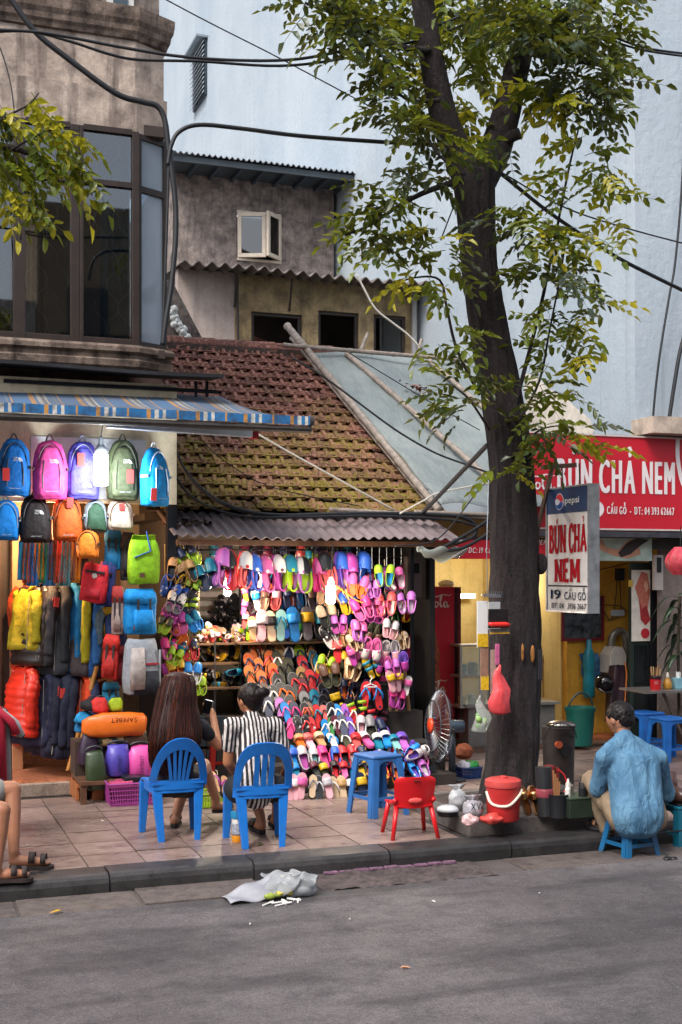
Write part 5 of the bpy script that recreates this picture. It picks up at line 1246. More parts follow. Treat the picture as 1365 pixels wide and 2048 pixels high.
cable('thick black cable looping along the tin canopy', [(341, 860), (352, 905), (380, 955), (430, 998), (490, 1022), (560, 1031), (640, 1029), (760, 1027), (880, 1030), (930, 1036), (952, 1052), (948, 1072), (915, 1086), (880, 1092)], .021, 11.9)
cable('second cable following the thick one along the tin canopy', [(342, 935), (375, 985), (430, 1018), (500, 1034), (600, 1034), (760, 1032), (900, 1040), (960, 1052), (990, 1040)], .013, 11.85)
cable('black wire sagging across the green tarpaulin', [(585, 715), (650, 755), (740, 822), (800, 865), (870, 905), (930, 928), (985, 948)], .011, 12.4)
cable('thin black wire crossing the tarpaulin under the first', [(690, 700), (780, 755), (880, 815), (960, 860)], .006, 13.4)
cable('thin black wire slanting down from the trunk across the canopy corner', [(985, 950), (950, 990), (900, 1055), (860, 1085), (790, 1092)], .007, 11.3)
cable('black cable coil bunched under the canopy corner', [(985, 1035), (940, 1065), (900, 1088), (880, 1100), (920, 1098), (965, 1075), (990, 1055)], .018, 11.4)
WIREW = mat('#c4bfb5', .6)
cable('white wire dangling from the annex roof', [(714, 548), (730, 580), (752, 618), (785, 645), (815, 668), (845, 700)], .016, 17.5, m=WIREW)
cable('white wire slanting over the roof tiles', [(505, 862), (580, 905), (680, 960), (790, 1021)], .010, 12.05, m=WIREW)
cable('white wire tied from the canopy corner to the trunk', [(800, 1027), (850, 1000), (880, 985), (985, 965)], .009, 11.6, m=WIREW)
cable('thin grey wire drooping over the roof tiles', [(405, 880), (440, 915), (520, 965), (600, 988), (720, 1012)], .005, 12.1)
def cabx(label, pts, r):
 P = [onX(a, b_, XB - .03) for a, b_ in pts]; tag(MB().tube(smoothpath(P, 5), r, 6).build('power_cable', CABLE, smooth=True), label, 'cable', 'overhead cables')
def caby(label, pts, r): cable(label, pts, r, 12.55)
caby('black cable hanging down the blue wall near the right edge', [(1372, 150), (1366, 350), (1352, 520), (1340, 590), (1322, 700), (1312, 780), (1305, 862)], .014)
caby('thick cable bundle at the right edge above the red sign', [(1385, 620), (1362, 700), (1348, 780), (1336, 862)], .024)
cable('straight wire climbing behind the leaves left of the trunk', [(882, 480), (905, 420), (925, 370)], .006, 9.8)
o = MB().beam(onY(842, 1030, 12.0), onY(975, 890, 9.8), .03, .03).build('metal_rod', mat('#4a4b50', .5, .5)); tag(o, 'dark metal rod propped from the canopy corner up to the trunk', 'rod')
# ================================================================ BACKPACK SHOP GOODS
def bagmat(c): return mat(c, .72, var=.22, scale=16, bmp=.6, bscale=16, spec=.3)
def loft(mb, rings, n=20, e=2.6, mi=0):
 """rings: (cx, cy, z, half width, half depth); rounded-box cross sections"""
 k = len(mb.v)
 for cx, cy, z, a, b in rings:
  for j in range(n):
   w = 2 * math.pi * j / n; c, s = math.cos(w), math.sin(w)
   mb.v.append((cx + a * math.copysign(abs(c) ** (2 / e), c), cy + b * math.copysign(abs(s) ** (2 / e), s), z))
 for i in range(len(rings) - 1):
  for j in range(n):
   j2 = (j + 1) % n; mb.f.append((k + i * n + j, k + i * n + j2, k + (i + 1) * n + j2, k + (i + 1) * n + j)); mb.m.append(mi)
 mb.f.append(tuple(k + j for j in reversed(range(n)))); mb.m.append(mi)
 e_ = k + (len(rings) - 1) * n; mb.f.append(tuple(e_ + j for j in range(n))); mb.m.append(mi)
 return mb
def wob(mb, amp, sc, seed=0):
 o = Vector((seed * 7.3, seed * 3.1, seed)); mb.v = [tuple(Vector(v) + Vector((mn.noise(Vector(v) * sc + o), mn.noise(Vector(v) * sc + o + Vector((9, 0, 0))), mn.noise(Vector(v) * sc + o + Vector((0, 9, 0))))) * amp) for v in mb.v]; return mb
_logo = MB(); yl = 0
for t_, zz in (('THE', .012), ('NORTH', 0), ('FACE', -.012)):
 g_ = textgeo(t_, .008, .03, .02, .08); lay(_logo, g_, lambda a, b: (a, 0, zz + b))
for r0 in (.012, .020, .028):
 vs, fs = stroke2d([(.034 + r0 * math.sin(a_ * .26), -.012 + r0 * math.cos(a_ * .26)) for a_ in range(7)], .006); _logo.add([(a, 0, b) for a, b in vs], fs)
LOGO = _logo.mesh('logo', mat('#e8e6e2', .6))
TAGR = mat('#d23a34', .5); TAGD = mat('#b32a2a', .5)
def backpack(label, px, pt, pb, wpx, y, body, pocket, trim='#1a1c20', rz=0, tagpos=None, logo=(-.1, .62), zips=True, group='backpacks hung across the shop front', tilt=0, text=True):
 c = onY(px, pb, y); k = mpp(c); H = (pb - pt) * k; W = wpx * k / 2; D = W * .62
 t = thing('backpack', label, 'backpack', c, rz, group, rot=(0, R(tilt), rz))
 b = loft(MB(), [(0, 0, 0, W * .80, D * .7), (0, 0, H * .02, W * .93, D * .95), (0, 0, H * .2, W, D), (0, 0, H * .55, W * .97, D * .92), (0, 0.01, H * .78, W * .88, D * .75), (0, .015, H * .92, W * .66, D * .52), (0, .02, H * .985, W * .40, D * .32), (0, .02, H, W * .2, D * .15)], 24, 2.9)
 wob(b, .012, 9, px); wob(b, .007, 26, px); bo = b.build('body', bagmat(body), t, smooth=True)
 p = loft(MB(), [(0, -D * .72, H * .04, W * .70, D * .32), (0, -D * .74, H * .10, W * .80, D * .48), (0, -D * .74, H * .42, W * .76, D * .46), (0, -D * .62, H * .66, W * .62, D * .38), (0, -D * .45, H * .84, W * .40, D * .25), (0, -D * .35, H * .9, W * .15, D * .1)], 20, 3.0)
 wob(p, .010, 11, px + 1); wob(p, .008, 28, px); po_ = p.build('front_pocket', bagmat(pocket), t, smooth=True)
 if zips:
  for s in (-1, 1): MB().tube([(s * W * .50, -D * 1.16, H * .16), (s * W * .50, -D * 1.19, H * .4), (s * W * .40, -D * .99, H * .64)], .006, 5).build('zip', mat(trim, .5), po_)
 MB().tube(smoothpath([(s_ * W * .62, -D * .55 - .012, H * z_) for s_, z_ in ((-1.28, .30), (-1.2, .6), (-.8, .82), (0, .93), (.8, .82), (1.2, .6), (1.28, .30))], 3), .005, 5).build('seam_piping', mat(trim, .5), bo)
 MB().tube(smoothpath([(-W * .22, .02, H * .97), (-W * .14, .02, H * 1.05), (0, .02, H * 1.10), (W * .14, .02, H * 1.05), (W * .22, .02, H * .97)], 3), .007, 6).build('grab_handle', mat(trim, .6), t)
 for s in (-1, 1): MB().box((s * W * .97, -D * .25, H * .5), (.016, D * 1.1, .022)).build('side_strap', mat(trim, .6), t)
 if logo:
  l = child('logo', LOGO, po_, (logo[0] * W, -D * 1.21 - .018 if logo[1] < .45 else -D * (1.06 if logo[1] < .7 else .8) - .016, logo[1] * H), (R(-12 if logo[1] > .45 else 0), 0, 0), (1.2, 1, 1.2))
 if text: s_ = MB(); lay(s_, textgeo('SINGLE SHOT', .010, W * .7, .01, .12), lambda a, b_: (-W * .35 + a, -D * 1.225 - .014, H * .11 + b_)); s_.build('lettering', mat('#b9bcc0', .5), po_)
 if tagpos:
  MB().box((tagpos[0] * W, -D * 1.30, tagpos[1] * H), (W * .42, .004, H * .22), Euler((R(4), 0, R(rnd.uniform(-8, 8))))).build('price_tag', TAGR, t)
 return t
YB = 11.35
backpack('bright blue backpack with a red tag at the left end of the top row', 28, 878, 992, 64, YB, '#0f62a8', '#1163ad', tagpos=(-.55, .36))
backpack('pink backpack in the top row', 100, 880, 999, 68, YB, '#d0418a', '#d64c92', '#33161f')
backpack('purple backpack left of the lit bulb', 165, 882, 999, 66, YB + .05, '#5450b5', '#5b57bd', '#6b6d80', tagpos=(-.2, .66), logo=(-.1, .22), zips=False)
backpack('olive green backpack right of the lit bulb', 246, 880, 1000, 66, YB + .05, '#4a5238', '#505840', '#22251c', tagpos=(.3, .38))
backpack('sky blue backpack with pale piping at the right end of the top row', 310, 896, 1012, 62, YB - .1, '#0f86c8', '#0f8ad0', '#c9cfd4', rz=R(28), tagpos=(-.75, .18), logo=(-.5, .64))
yb2 = 11.42
backpack('blue backpack at the left edge of the second row', 12, 1000, 1080, 54, yb2, '#1277c4', '#147ccb', '#9aa4ad', logo=None, zips=False)
backpack('black backpack in the second row', 70, 990, 1085, 60, yb2, '#211c1c', '#2a2424', '#4a4542', logo=(-.1, .62), zips=False)
backpack('orange backpack with a red tag in the second row', 134, 990, 1082, 60, yb2, '#b8501c', '#c0581f', '#2a2220', tagpos=(.1, .82), logo=None, zips=False)
backpack('grey and green backpack under the lit bulb', 191, 1000, 1064, 48, yb2, '#6c757a', '#2c4a36', '#8f989e', logo=None, zips=False, text=False)
backpack('beige patchwork backpack with a red tag beside the grey and green one', 240, 1000, 1060, 52, yb2, '#a89a8a', '#b5a898', '#5c3a2a', tagpos=(0, .75), logo=None, zips=False, text=False)
backpack('orange pouch backpack below the second row', 176, 1060, 1116, 46, yb2 - .1, '#cc6a1a', '#d9771f', '#3a2a20', logo=None, zips=False, text=False, rz=R(-20))
def bag(label, px, pt, pb, wpx, y, c1, c2, rz=0, tilt=0, kind='flap', group='bags hung on the post between the shops', name='backpack'):
 c = onY(px, pb, y); k = mpp(c); H = (pb - pt) * k; W = wpx * k / 2; D = W * .5
 t = thing(name, label, 'backpack', c, rz, group, rot=(0, R(tilt), rz))
 b = loft(MB(), [(0, 0, 0, W * .85, D * .8), (0, 0, H * .03, W * .97, D), (0, 0, H * .3, W, D * 1.05), (0, 0, H * .7, W * .96, D * .95), (0, 0, H * .9, W * .9, D * .7), (0, 0, H, W * .82, D * .35)], 24, 3.6); wob(b, .014, 8, px); bo = b.build('body', bagmat(c1), t, smooth=True)
 if kind == 'roll':
  r_ = loft(MB(), [(0, 0, H * .98, W * .83, D * .36), (0, -D * .2, H * 1.12, W * .78, D * .2), (0, -D * .55, H * 1.1, W * .78, D * .16)], 20, 3.2); wob(r_, .012, 10, px); r_.build('roll_top', bagmat(c1), t, smooth=True)
  MB().beam((W * .25, -D * 1.1, H * .75), (W * .05, -D * .7, H * 1.2), .02, .006).build('strap', mat(c2, .6), t); MB().beam((W * .25, -D * 1.1, H * .75), (-W * .8, -D * 1.05, H * .6), .018, .006).build('strap', mat(c2, .6), t)
  MB().box((W * -.3, -D * 1.07, H * .2), (W * .32, .006, W * .28)).build('leather_patch', mat('#5a3a28', .7), t)
 elif kind == 'flap':
  f = loft(MB(), [(0, -D * .1, H * .70, W * 1.02, D * 1.12), (0, -D * .1, H * .9, W * 1.0, D * 1.02), (0, 0, H * 1.03, W * .85, D * .6)], 22, 3.4); wob(f, .01, 9, px); f.build('lid', bagmat(c2), t, smooth=True)
  q = loft(MB(), [(0, -D * 1.0, H * .08, W * .6, D * .35), (0, -D * 1.0, H * .3, W * .66, D * .42), (0, -D * .95, H * .55, W * .6, D * .34)], 18, 3.4); q.build('front_pocket', bagmat(c1), t, smooth=True)
  for s in (-1, 1): MB().box((s * W * .4, -D * 1.2, H * .55), (.018, .008, H * .5)).build('strap', mat('#2a2422', .6), t)
  MB().box((-W * .55, -D * 1.09, H * .16), (W * .26, .006, W * .26)).build('leather_patch', mat('#7a4028', .7), t)
 elif kind == 'hike':
  q = loft(MB(), [(-W * .45, -D * .9, H * .1, W * .42, D * .4), (-W * .45, -D * .95, H * .45, W * .44, D * .45), (-W * .42, -D * .9, H * .85, W * .36, D * .3)], 18, 3.2); q.build('front_pocket', bagmat(c2), t, smooth=True)
  MB().box((W * .35, -D * 1.0, H * .55), (W * .9, .02, H * .035)).build('compression_strap', mat('#9a2230', .5), t)
  MB().tube([(W * .92, -D * .8, H * .08), (W * .95, -D * .8, H * .8)], .012, 6).build('side_trim', mat('#9aa0a4', .5), t)
  g_ = loft(MB(), [(W * .1, -D * .4, -H * .01, W * .9, D * .8), (W * .12, -D * .42, H * .2, W * .88, D * .8), (W * .3, -D * .4, H * .42, W * .6, D * .72)], 18, 3); g_.build('lower_panel', bagmat('#23262e'), t, smooth=True)
 elif kind == 'flat':
  MB().box((0, -D * 1.02, H * .78), (W * 1.5, .02, .02)).build('zip', mat('#2a1a1a', .5), t)
  q = loft(MB(), [(0, -D * .95, H * .08, W * .62, D * .3), (0, -D * .95, H * .35, W * .62, D * .3)], 16, 4); q.build('front_pocket', bagmat(c2), t, smooth=True)
  d_ = MB().lathe([(W * .2, 0), (W * .2, .006)], 16, (0, -D * 1.04, H * .68), rot=Matrix.Rotation(R(90), 3, 'X')); d_.build('round_badge', mat('#d9cfc8', .5), t)
  for s in (-1, 1): MB().beam((s * W * .35, -D * 1.04, H * .7), (s * W * .35, -D * .4, H * 1.06), .02, .008).build('handle', mat(c2, .6), t)
 return t
bag('lime green roll top backpack with a blue strap', 287, 1080, 1168, 64, 11.35, '#7fae18', '#2a5fb0', kind='roll', rz=R(12))
bag('sky blue box backpack below the lime green one', 280, 1180, 1268, 66, 11.35, '#1282c6', '#1a8ad0', kind='flap', rz=R(15))
bag('large grey and black hiking pack with a red strap', 282, 1278, 1388, 74, 11.30, '#8b9097', '#a49a96', kind='hike', rz=R(18))
bag('red flat school backpack with a round badge', 184, 1126, 1204, 52, 11.5, '#c2222e', '#a81c28', kind='flat', rz=R(-18), tilt=8)
bag('navy flat backpack behind the red one', 208, 1128, 1212, 36, 11.6, '#232a5e', '#2c3570', kind='flat', rz=R(-30), tilt=6)
bag('narrow red hiking backpack left of the grey pack', 219, 1272, 1358, 34, 11.45, '#a8241f', '#c02c24', kind='flap', rz=R(-25), tilt=4)
bag('silver and red backpack squeezed beside the blue box backpack', 236, 1176, 1270, 24, 11.5, '#a08a82', '#b03a34', kind='flap', rz=R(-20))
bag('blue daypack behind the lime green roll top', 226, 1060, 1140, 34, 11.7, '#1d6e9e', '#1a5c86', kind='flap', rz=R(-15))
bag('orange daypack deep behind the red backpack', 150, 1100, 1160, 34, 11.9, '#c25a1a', '#a8481a', kind='flap')
bag('teal daypack above the bamboo legs', 222, 1366, 1420, 34, 11.55, '#1a6a8a', '#155a78', kind='flap', rz=R(10))
bag('maroon backpack behind the narrow red one', 240, 1290, 1370, 30, 11.7, '#6a1c24', '#7a242c', kind='flap')
bag('yellow daypack behind the silver backpack', 214, 1215, 1275, 34, 11.75, '#c09a1c', '#a88418', kind='flap')
bag('black laptop backpack beside the navy one', 256, 1068, 1160, 28, 11.65, '#2b2426', '#3a3133', kind='flap', rz=R(-15))
def jacket(label, px, pt, pb, y, c, c2=None, puff=False, lean=0, rz=0, wide=1.0, hood=False, tagc=False, group='jackets on the rails'):
 c0 = onY(px, pt, y); k = mpp(c0); H = (pb - pt) * k; t = thing('jacket', label, 'jacket', c0, rz, group, rot=(0, R(lean), R(rz)))
 rg = []
 n = 26 if puff else 12
 for i in range(n + 1):
  v = i / n; a = lerp(.035, .085, min(1, v * 3)) * wide; b = lerp(.09, .24, min(1, v * 5)) if v < .2 else .24 + .015 * math.sin(v * 9)
  if puff: q = .5 + .5 * abs(math.sin(v * math.pi * 9)); a *= .8 + .45 * q; b *= .95 + .08 * q
  rg.append((0, 0, -v * H, a, b))
 b = loft(MB(), rg, 40, 2.2)
 if not puff: b.v = [(v[0] * (1 + .30 * (-v[2] / H) * math.sin(7 * math.atan2(v[1] * .35, v[0]) + px + 3 * v[2])), v[1] * (1 + .05 * math.sin(9 * v[2] + px)), v[2]) for v in b.v]
 wob(b, .018 if not puff else .01, 6, px); wob(b, .003, 22, px); m_ = bagmat(c) if not puff else mat(c, .35, var=.1); b.build('body', m_, t, smooth=True)
 for s in (-1, 1):
  pts = [(s * .01, s * .17, -.03), (s * .03, s * .24, -.12), (s * .045, s * .26, -H * .45), (s * .04 + .02, s * .24, -H * .86)]
  sl = MB(); sp = smoothpath(pts, 7); nn = len(sp); sl.tube(sp, [(.056 - .014 * i / nn) * (1 + .05 * math.sin(i * 2.1 + px) if not puff else .85 + .35 * abs(math.sin(i * 1.1))) for i in range(nn)], 12, sq=.8); wob(sl, .016, 9, px + s); wob(sl, .004, 30, px); sl.build('sleeve', bagmat(c2 or c) if not puff else m_, t, smooth=True)
 if hood: hd = MB().sphere((0, -.04, .0), (.07, .12, .09), 12, 8); wob(hd, .02, 10, px); hd.build('hood', bagmat(c2 or c), t, smooth=True)
 MB().tube(smoothpath([(0, 0, .0), (0, 0, .05), (0, .02, .085), (0, .035, .07)], 4), .004, 5).build('hanger_hook', STEEL, t)
 MB().tube([(-.075, -.16, -.06), (-.085, -.18, -H * .5), (-.085, -.18, -H * .96)], .004, 4).build('zip', mat('#8a8478', .4), t)
 MB().tube(smoothpath([(-.03, -.07, -.01), (0, -.10, .035), (.03, -.07, -.005)], 3), .018, 8).build('collar', bagmat(c2 or c), t, smooth=True)
 if tagc: MB().box((-.03, -.33, -.16), (.055, .004, .09), Euler((0, 0, R(10)))).build('price_tag', TAGR, t)
 return t
J1 = [(57, 1175, 1300, '#a8971f', None, 0, 0), (72, 1168, 1330, '#2c1f1c', None, 1, 1), (92, 1166, 1330, '#3b3a3e', None, 0, 1), (108, 1163, 1348, '#35373c', '#2e3034', 0, 0), (124, 1160, 1342, '#1b6fa6', None, 0, 0), (140, 1158, 1320, '#bda51f', '#3c3330', 0, 1), (154, 1160, 1350, '#43383a', '#a89c1c', 0, 0), (170, 1162, 1352, '#1f4d86', '#2a5e96', 0, 0), (186, 1200, 1300, '#4a5c66', None, 0, 0), (200, 1205, 1300, '#23345e', None, 0, 0), (212, 1205, 1310, '#1b2142', None, 0, 0)]
N1 = ['yellow jacket at the left end of the upper rail', 'dark brown puffer jacket on the upper rail', 'charcoal jacket with a red tag on the upper rail', 'dark grey hooded jacket on the upper rail', 'bright blue jacket on the upper rail', 'brown jacket with yellow body and a red tag on the upper rail', 'dark jacket with mustard yellow sleeves on the upper rail', 'royal blue jacket towards the right of the upper rail', 'grey blue short jacket under the red backpack', 'navy short jacket beside the grey blue one', 'dark navy jacket at the right end of the upper rail']
for (px, a, b, c, c2, pf_, tg), lb in zip(J1, N1): jacket(lb, px, a + 4, b, 12.12 + (px - 57) * -.0012, c, c2, bool(pf_), rnd.uniform(1, 6), rnd.uniform(12, 48), 1.25, px in (108,), bool(tg))
J2 = [(50, 1335, 1470, '#d2301c', 1, 0), (76, 1345, 1490, '#1d2038', 0, 1), (96, 1348, 1505, '#171a2c', 0, 1), (118, 1345, 1512, '#1c1f33', 0, 0), (134, 1350, 1512, '#15172a', 0, 0), (154, 1345, 1490, '#c63f1a', 0, 0), (168, 1355, 1500, '#262a4a', 0, 0)]
N2 = ['bright red puffer jacket at the left end of the lower rail', 'navy jacket with a red tag next to the red puffer', 'black navy jacket, third from the left on the lower rail', 'dark navy jacket in the middle of the lower rail', 'nearly black jacket left of the orange one', 'orange red jacket on the lower rail', 'indigo jacket at the right end of the lower rail']
for (px, a, b, c, pf_, tg), lb in zip(J2, N2): jacket(lb, px, a, b, 12.1 - (px - 50) * .001, c, None, bool(pf_), rnd.uniform(2, 7), rnd.uniform(10, 42), 1.3, px == 154, bool(tg))
for i, (px, a, b, c, nm) in enumerate(((66, 1172, 1335, '#b5461c', 'rust orange'), (84, 1172, 1340, '#7a2a24', 'brick red'), (104, 1172, 1345, '#5a6a74', 'slate'), (122, 1172, 1345, '#c2701e', 'amber'), (146, 1172, 1350, '#255f9a', 'denim blue'), (166, 1175, 1355, '#7d2f28', 'dark red'), (184, 1185, 1345, '#c8681c', 'orange'), (204, 1195, 1345, '#37486b', 'steel blue'), (64, 1345, 1490, '#b83a1c', 'tomato red'), (88, 1350, 1505, '#3a2f48', 'aubergine'), (108, 1350, 1510, '#7a3420', 'russet'), (130, 1350, 1512, '#262b4a', 'midnight blue'), (148, 1352, 1512, '#b5541e', 'burnt orange'), (176, 1360, 1500, '#8a2a22', 'oxblood'))): jacket(nm + ' jacket in the second row of the ' + ('upper' if i < 8 else 'lower') + ' rail', px, a, b, 12.36, c, None, False, rnd.uniform(-4, 4), rnd.uniform(20, 60), 1.3)
rk = thing('clothes_rack', 'two tier clothes rack with bamboo legs inside the backpack shop', 'clothes rack', onZ(135, 1540, .1))
for pa_, pb_ in (((48, 1158), (222, 1150)), ((40, 1332), (190, 1340))): MB().tube([onY(*pa_, 12.15), onY(*pb_, 11.95)], .012, 8).build('rail', STEEL, rk, world=True)
BAMY = mat('#a8702e', .5, var=.3, scale=14)
for (a, b), (c, d), y0, y1, r_ in (((216, 1255), (136, 1542), 11.75, 11.72, .022), ((190, 1300), (152, 1548), 11.8, 11.7, .020)):
 mb = MB(); bamboo(mb, onY(a, b, y0), onY(c, d, y1), r_, 7); mb.build('bamboo_leg', BAMY, rk, smooth=True, world=True)
for i, (px, c, nm) in enumerate(((47, '#2b8ab0', 'teal'), (56, '#c05a30', 'rust'), (66, '#2f7fc4', 'blue'), (77, '#c79a2a', 'amber'), (86, '#2f8a66', 'green'), (98, '#3f7fb0', 'steel blue'), (108, '#6b4a3a', 'brown'), (119, '#d2604c', 'coral'), (130, '#5aa0a8', 'aqua'), (142, '#8a6a52', 'tan'), (153, '#d2882a', 'orange'), (166, '#4a3a36', 'dark brown'))):
 a, b = onY(px, 1082, 11.75), onY(px, 1160 + (i % 3) * 6, 11.75); k = mpp(a)
 t = thing('hanging_shorts', nm + ' shorts in the strip hung under the black and orange backpacks', 'shorts', a, 0, 'strip of hung shorts')
 for s in (-1, 1):
  MB().sheet(lambda u, v: (s * 4 * k + (u - .5) * (10 + 6 * v) * k, .012 * math.sin(8 * u + i + 3 * v), -(a.z - b.z) * v), 6, 8, .006).build('leg', bagmat(c), t, smooth=True)
 MB().box((0, 0, .0), (15 * k, .016, .022)).build('waistband', mat('#2a2422', .7), t)
def drybag(label, px, pt, pb, wpx, y, c, word=None, lean=0, rz=0, ztop=None, camo=False, name='dry_bag'):
 c0 = onY(px, pb, y); k = mpp(c0); H = (pb - pt) * k; W = wpx * k / 2
 t = thing(name, label, 'dry bag', c0, rz, 'dry bags piled at the shop corner', rot=(0, R(lean), R(rz)))
 b = loft(MB(), [(0, 0, 0, W * .86, W * .7), (0, 0, H * .04, W * .98, W * .82), (0, 0, H * .4, W, W * .85), (0, 0, H * .72, W * .95, W * .7), (0, 0, H * .88, W * .85, W * .35), (0, 0, H, W * .8, W * .12)], 24, 2.4); wob(b, .014, 9, px)
 b.build('body', mat(c, .38, var=.12, scale=8, bmp=.3, bscale=9), t, smooth=True)
 MB().tube(smoothpath([(-W * .8, 0, H), (-W * .55, -W * .1, H * 1.07), (0, -W * .12, H * 1.10), (W * .55, -W * .1, H * 1.07), (W * .8, 0, H)], 4), .012, 6).build('roll_closure', mat('#1b1c22', .5), t)
 if word:
  g_ = textgeo(word, W * .30, H * .58, .06, .12); s_ = MB(); lay(s_, g_, lambda a, b_: (W * .02 + .0 - b_ * 1 + W * .12, -W * .88 + .04 * abs(-b_ + W * .1) - .004, H * .12 + a)); s_.build('lettering', mat('#1b1838', .6), t)
 return t
drybag('purple dry bag with dark vertical lettering', 236, 1488, 1550, 50, 11.12, '#4a3f9e', 'SAFEBET')
drybag('pink dry bag with dark vertical lettering', 280, 1490, 1550, 46, 11.08, '#d04a96', 'SAFEBET')
drybag('dark green dry bag left of the purple one', 196, 1500, 1578, 40, 11.05, '#2a3a20', None, lean=-6)
drybag('dark plum bag behind the green dry bag', 172, 1452, 1530, 38, 11.25, '#2f1d33', None, lean=10)
c0 = onY(226, 1476, 11.2); k = mpp(c0)
t = thing('dry_bag', 'orange dry bag lying on its side with upside down lettering', 'dry bag', c0, 0, 'dry bags piled at the shop corner')
b = loft(MB(), [(0, 0, -62 * k, 12 * k, 3 * k), (0, 0, -48 * k, 20 * k, 13 * k), (0, 0, -20 * k, 24 * k, 22 * k), (0, 0, 30 * k, 24 * k, 22 * k), (0, 0, 60 * k, 23 * k, 20 * k), (0, 0, 66 * k, 16 * k, 14 * k)], 24, 2.6); b.xf(Matrix.Translation((0, 0, 26 * k)) @ Matrix.Rotation(R(90), 4, 'Y')); wob(b, .02, 7, 5); b.build('body', mat('#d9691a', .38, var=.1, bmp=.3, bscale=9), t, smooth=True)
s_ = MB(); g_ = textgeo('SAFEBET', 9 * k, 52 * k, .06, .12); lay(s_, g_, lambda a, b_: (44 * k - a, -23.2 * k + (b_ - 4 * k) * .15, 42 * k - b_)); s_.build('lettering', mat('#2a1a14', .6), t)
def camom():
 m, nt, b = newmat('camouflage cloth'); v = coords(nt); vo = noise(nt, v, 9, 2, .4); v2 = noise(nt, v, 7.3, 2, .4)
 col = mix(nt, ramp(nt, vo, [(.46, 0), (.48, 1)]), srgb('#c2a06a'), srgb('#2c3524')); col = mix(nt, ramp(nt, v2, [(.56, 0), (.58, 1)]), col, srgb('#5d4a34'))
 nt.links.new(col, b.inputs['Base Color']); b.inputs['Roughness'].default_value = .7; return m
c0 = onY(245, 1490, 11.25); t = thing('camouflage_bag', 'camouflage bag squashed under the orange dry bag', 'bag', c0, 0, 'dry bags piled at the shop corner')
b = loft(MB(), [(0, 0, -54 * k, 8 * k, 8 * k), (0, 0, -40 * k, 15 * k, 18 * k), (0, 0, 20 * k, 17 * k, 20 * k), (0, 0, 48 * k, 12 * k, 14 * k)], 20, 2.4); b.xf(Matrix.Translation((0, 0, 14 * k)) @ Matrix.Rotation(R(90), 4, 'Y')); wob(b, .02, 8, 2); b.build('body', camom(), t, smooth=True)
MB().tube(smoothpath([(-30 * k, -19 * k, 16 * k), (-10 * k, -23 * k, 26 * k), (14 * k, -22 * k, 18 * k)], 4), .008, 5).build('handle', BLACK, t)
for lb, px, py, w_, h_, c, sd_ in (('small red pouch on top of the bag heap', 201, 1424, 34, 30, '#c02a26', 1), ('small yellow green pouch on top of the bag heap', 232, 1420, 32, 24, '#93a81c', 2), ('black bag at the back of the bag heap', 186, 1420, 52, 26, '#1f1b1e', 3), ('sky blue pouch at the left of the bag heap', 168, 1446, 40, 22, '#1d7fb4', 4), ('blue crumpled pouch under the sky blue one', 160, 1462, 26, 16, '#1c6a9c', 6)):
 c0 = onY(px, py, 11.25 + .03 * sd_); t = thing('pouch', lb, 'pouch', c0, 0, 'dry bags piled at the shop corner')
 b = loft(MB(), [(0, 0, 0, w_ * k * .42, w_ * k * .3), (0, 0, h_ * k * .2, w_ * k * .5, w_ * k * .36), (0, 0, h_ * k * .7, w_ * k * .44, w_ * k * .25), (0, 0, h_ * k, w_ * k * .22, w_ * k * .06)], 18, 2.4); wob(b, .018, 14, sd_); b.build('body', bagmat(c), t, smooth=True)
 MB().tube([(-w_ * k * .2, 0, h_ * k), (0, 0, h_ * k * 1.08), (w_ * k * .2, 0, h_ * k)], .006, 5).build('cord', BLACK, t)
c0 = onZ(250, 1590, 0)
stn = thing('low_wooden_stand', 'low wooden stand carrying the heap of dry bags', 'stand', c0)
a, b = onY(160, 1590, 11.0), onY(312, 1555, 11.0)
MB().bb((a.x, 10.95, b.z - .03), (b.x, 11.55, b.z)).build('top', WOOD, stn, world=True)
for xx in (a.x + .03, b.x - .03):
 for yy in (11.0, 11.5): MB().bb((xx - .025, yy - .025, 0), (xx + .025, yy + .025, b.z - .03)).build('leg', WOOD, stn, world=True)
MB().bb((a.x, 11.3, b.z), (b.x, 11.6, onY(240, 1480, 11.3).z)).build('back_box', mat('#3a2a22', .8), stn, world=True)
pw_ = mat('#96582f', .6, var=.25, scale=10); c0 = onZ(178, 1594, 0)
pal = thing('wooden_step_box', 'open fronted wooden step box at the edge of the shop floor', 'box', c0)
a, b = onY(152, 1590, 11.2), onY(206, 1566, 11.2)
MB().bb((a.x, 11.15, .118), (b.x, 11.6, .142)).build('board', pw_, pal, world=True)
for p_, q_ in ((a.x, a.x + .025), (b.x - .09, b.x)): MB().bb((p_, 11.17, 0), (q_, 11.59, .117)).build('side_board', pw_, pal, world=True)
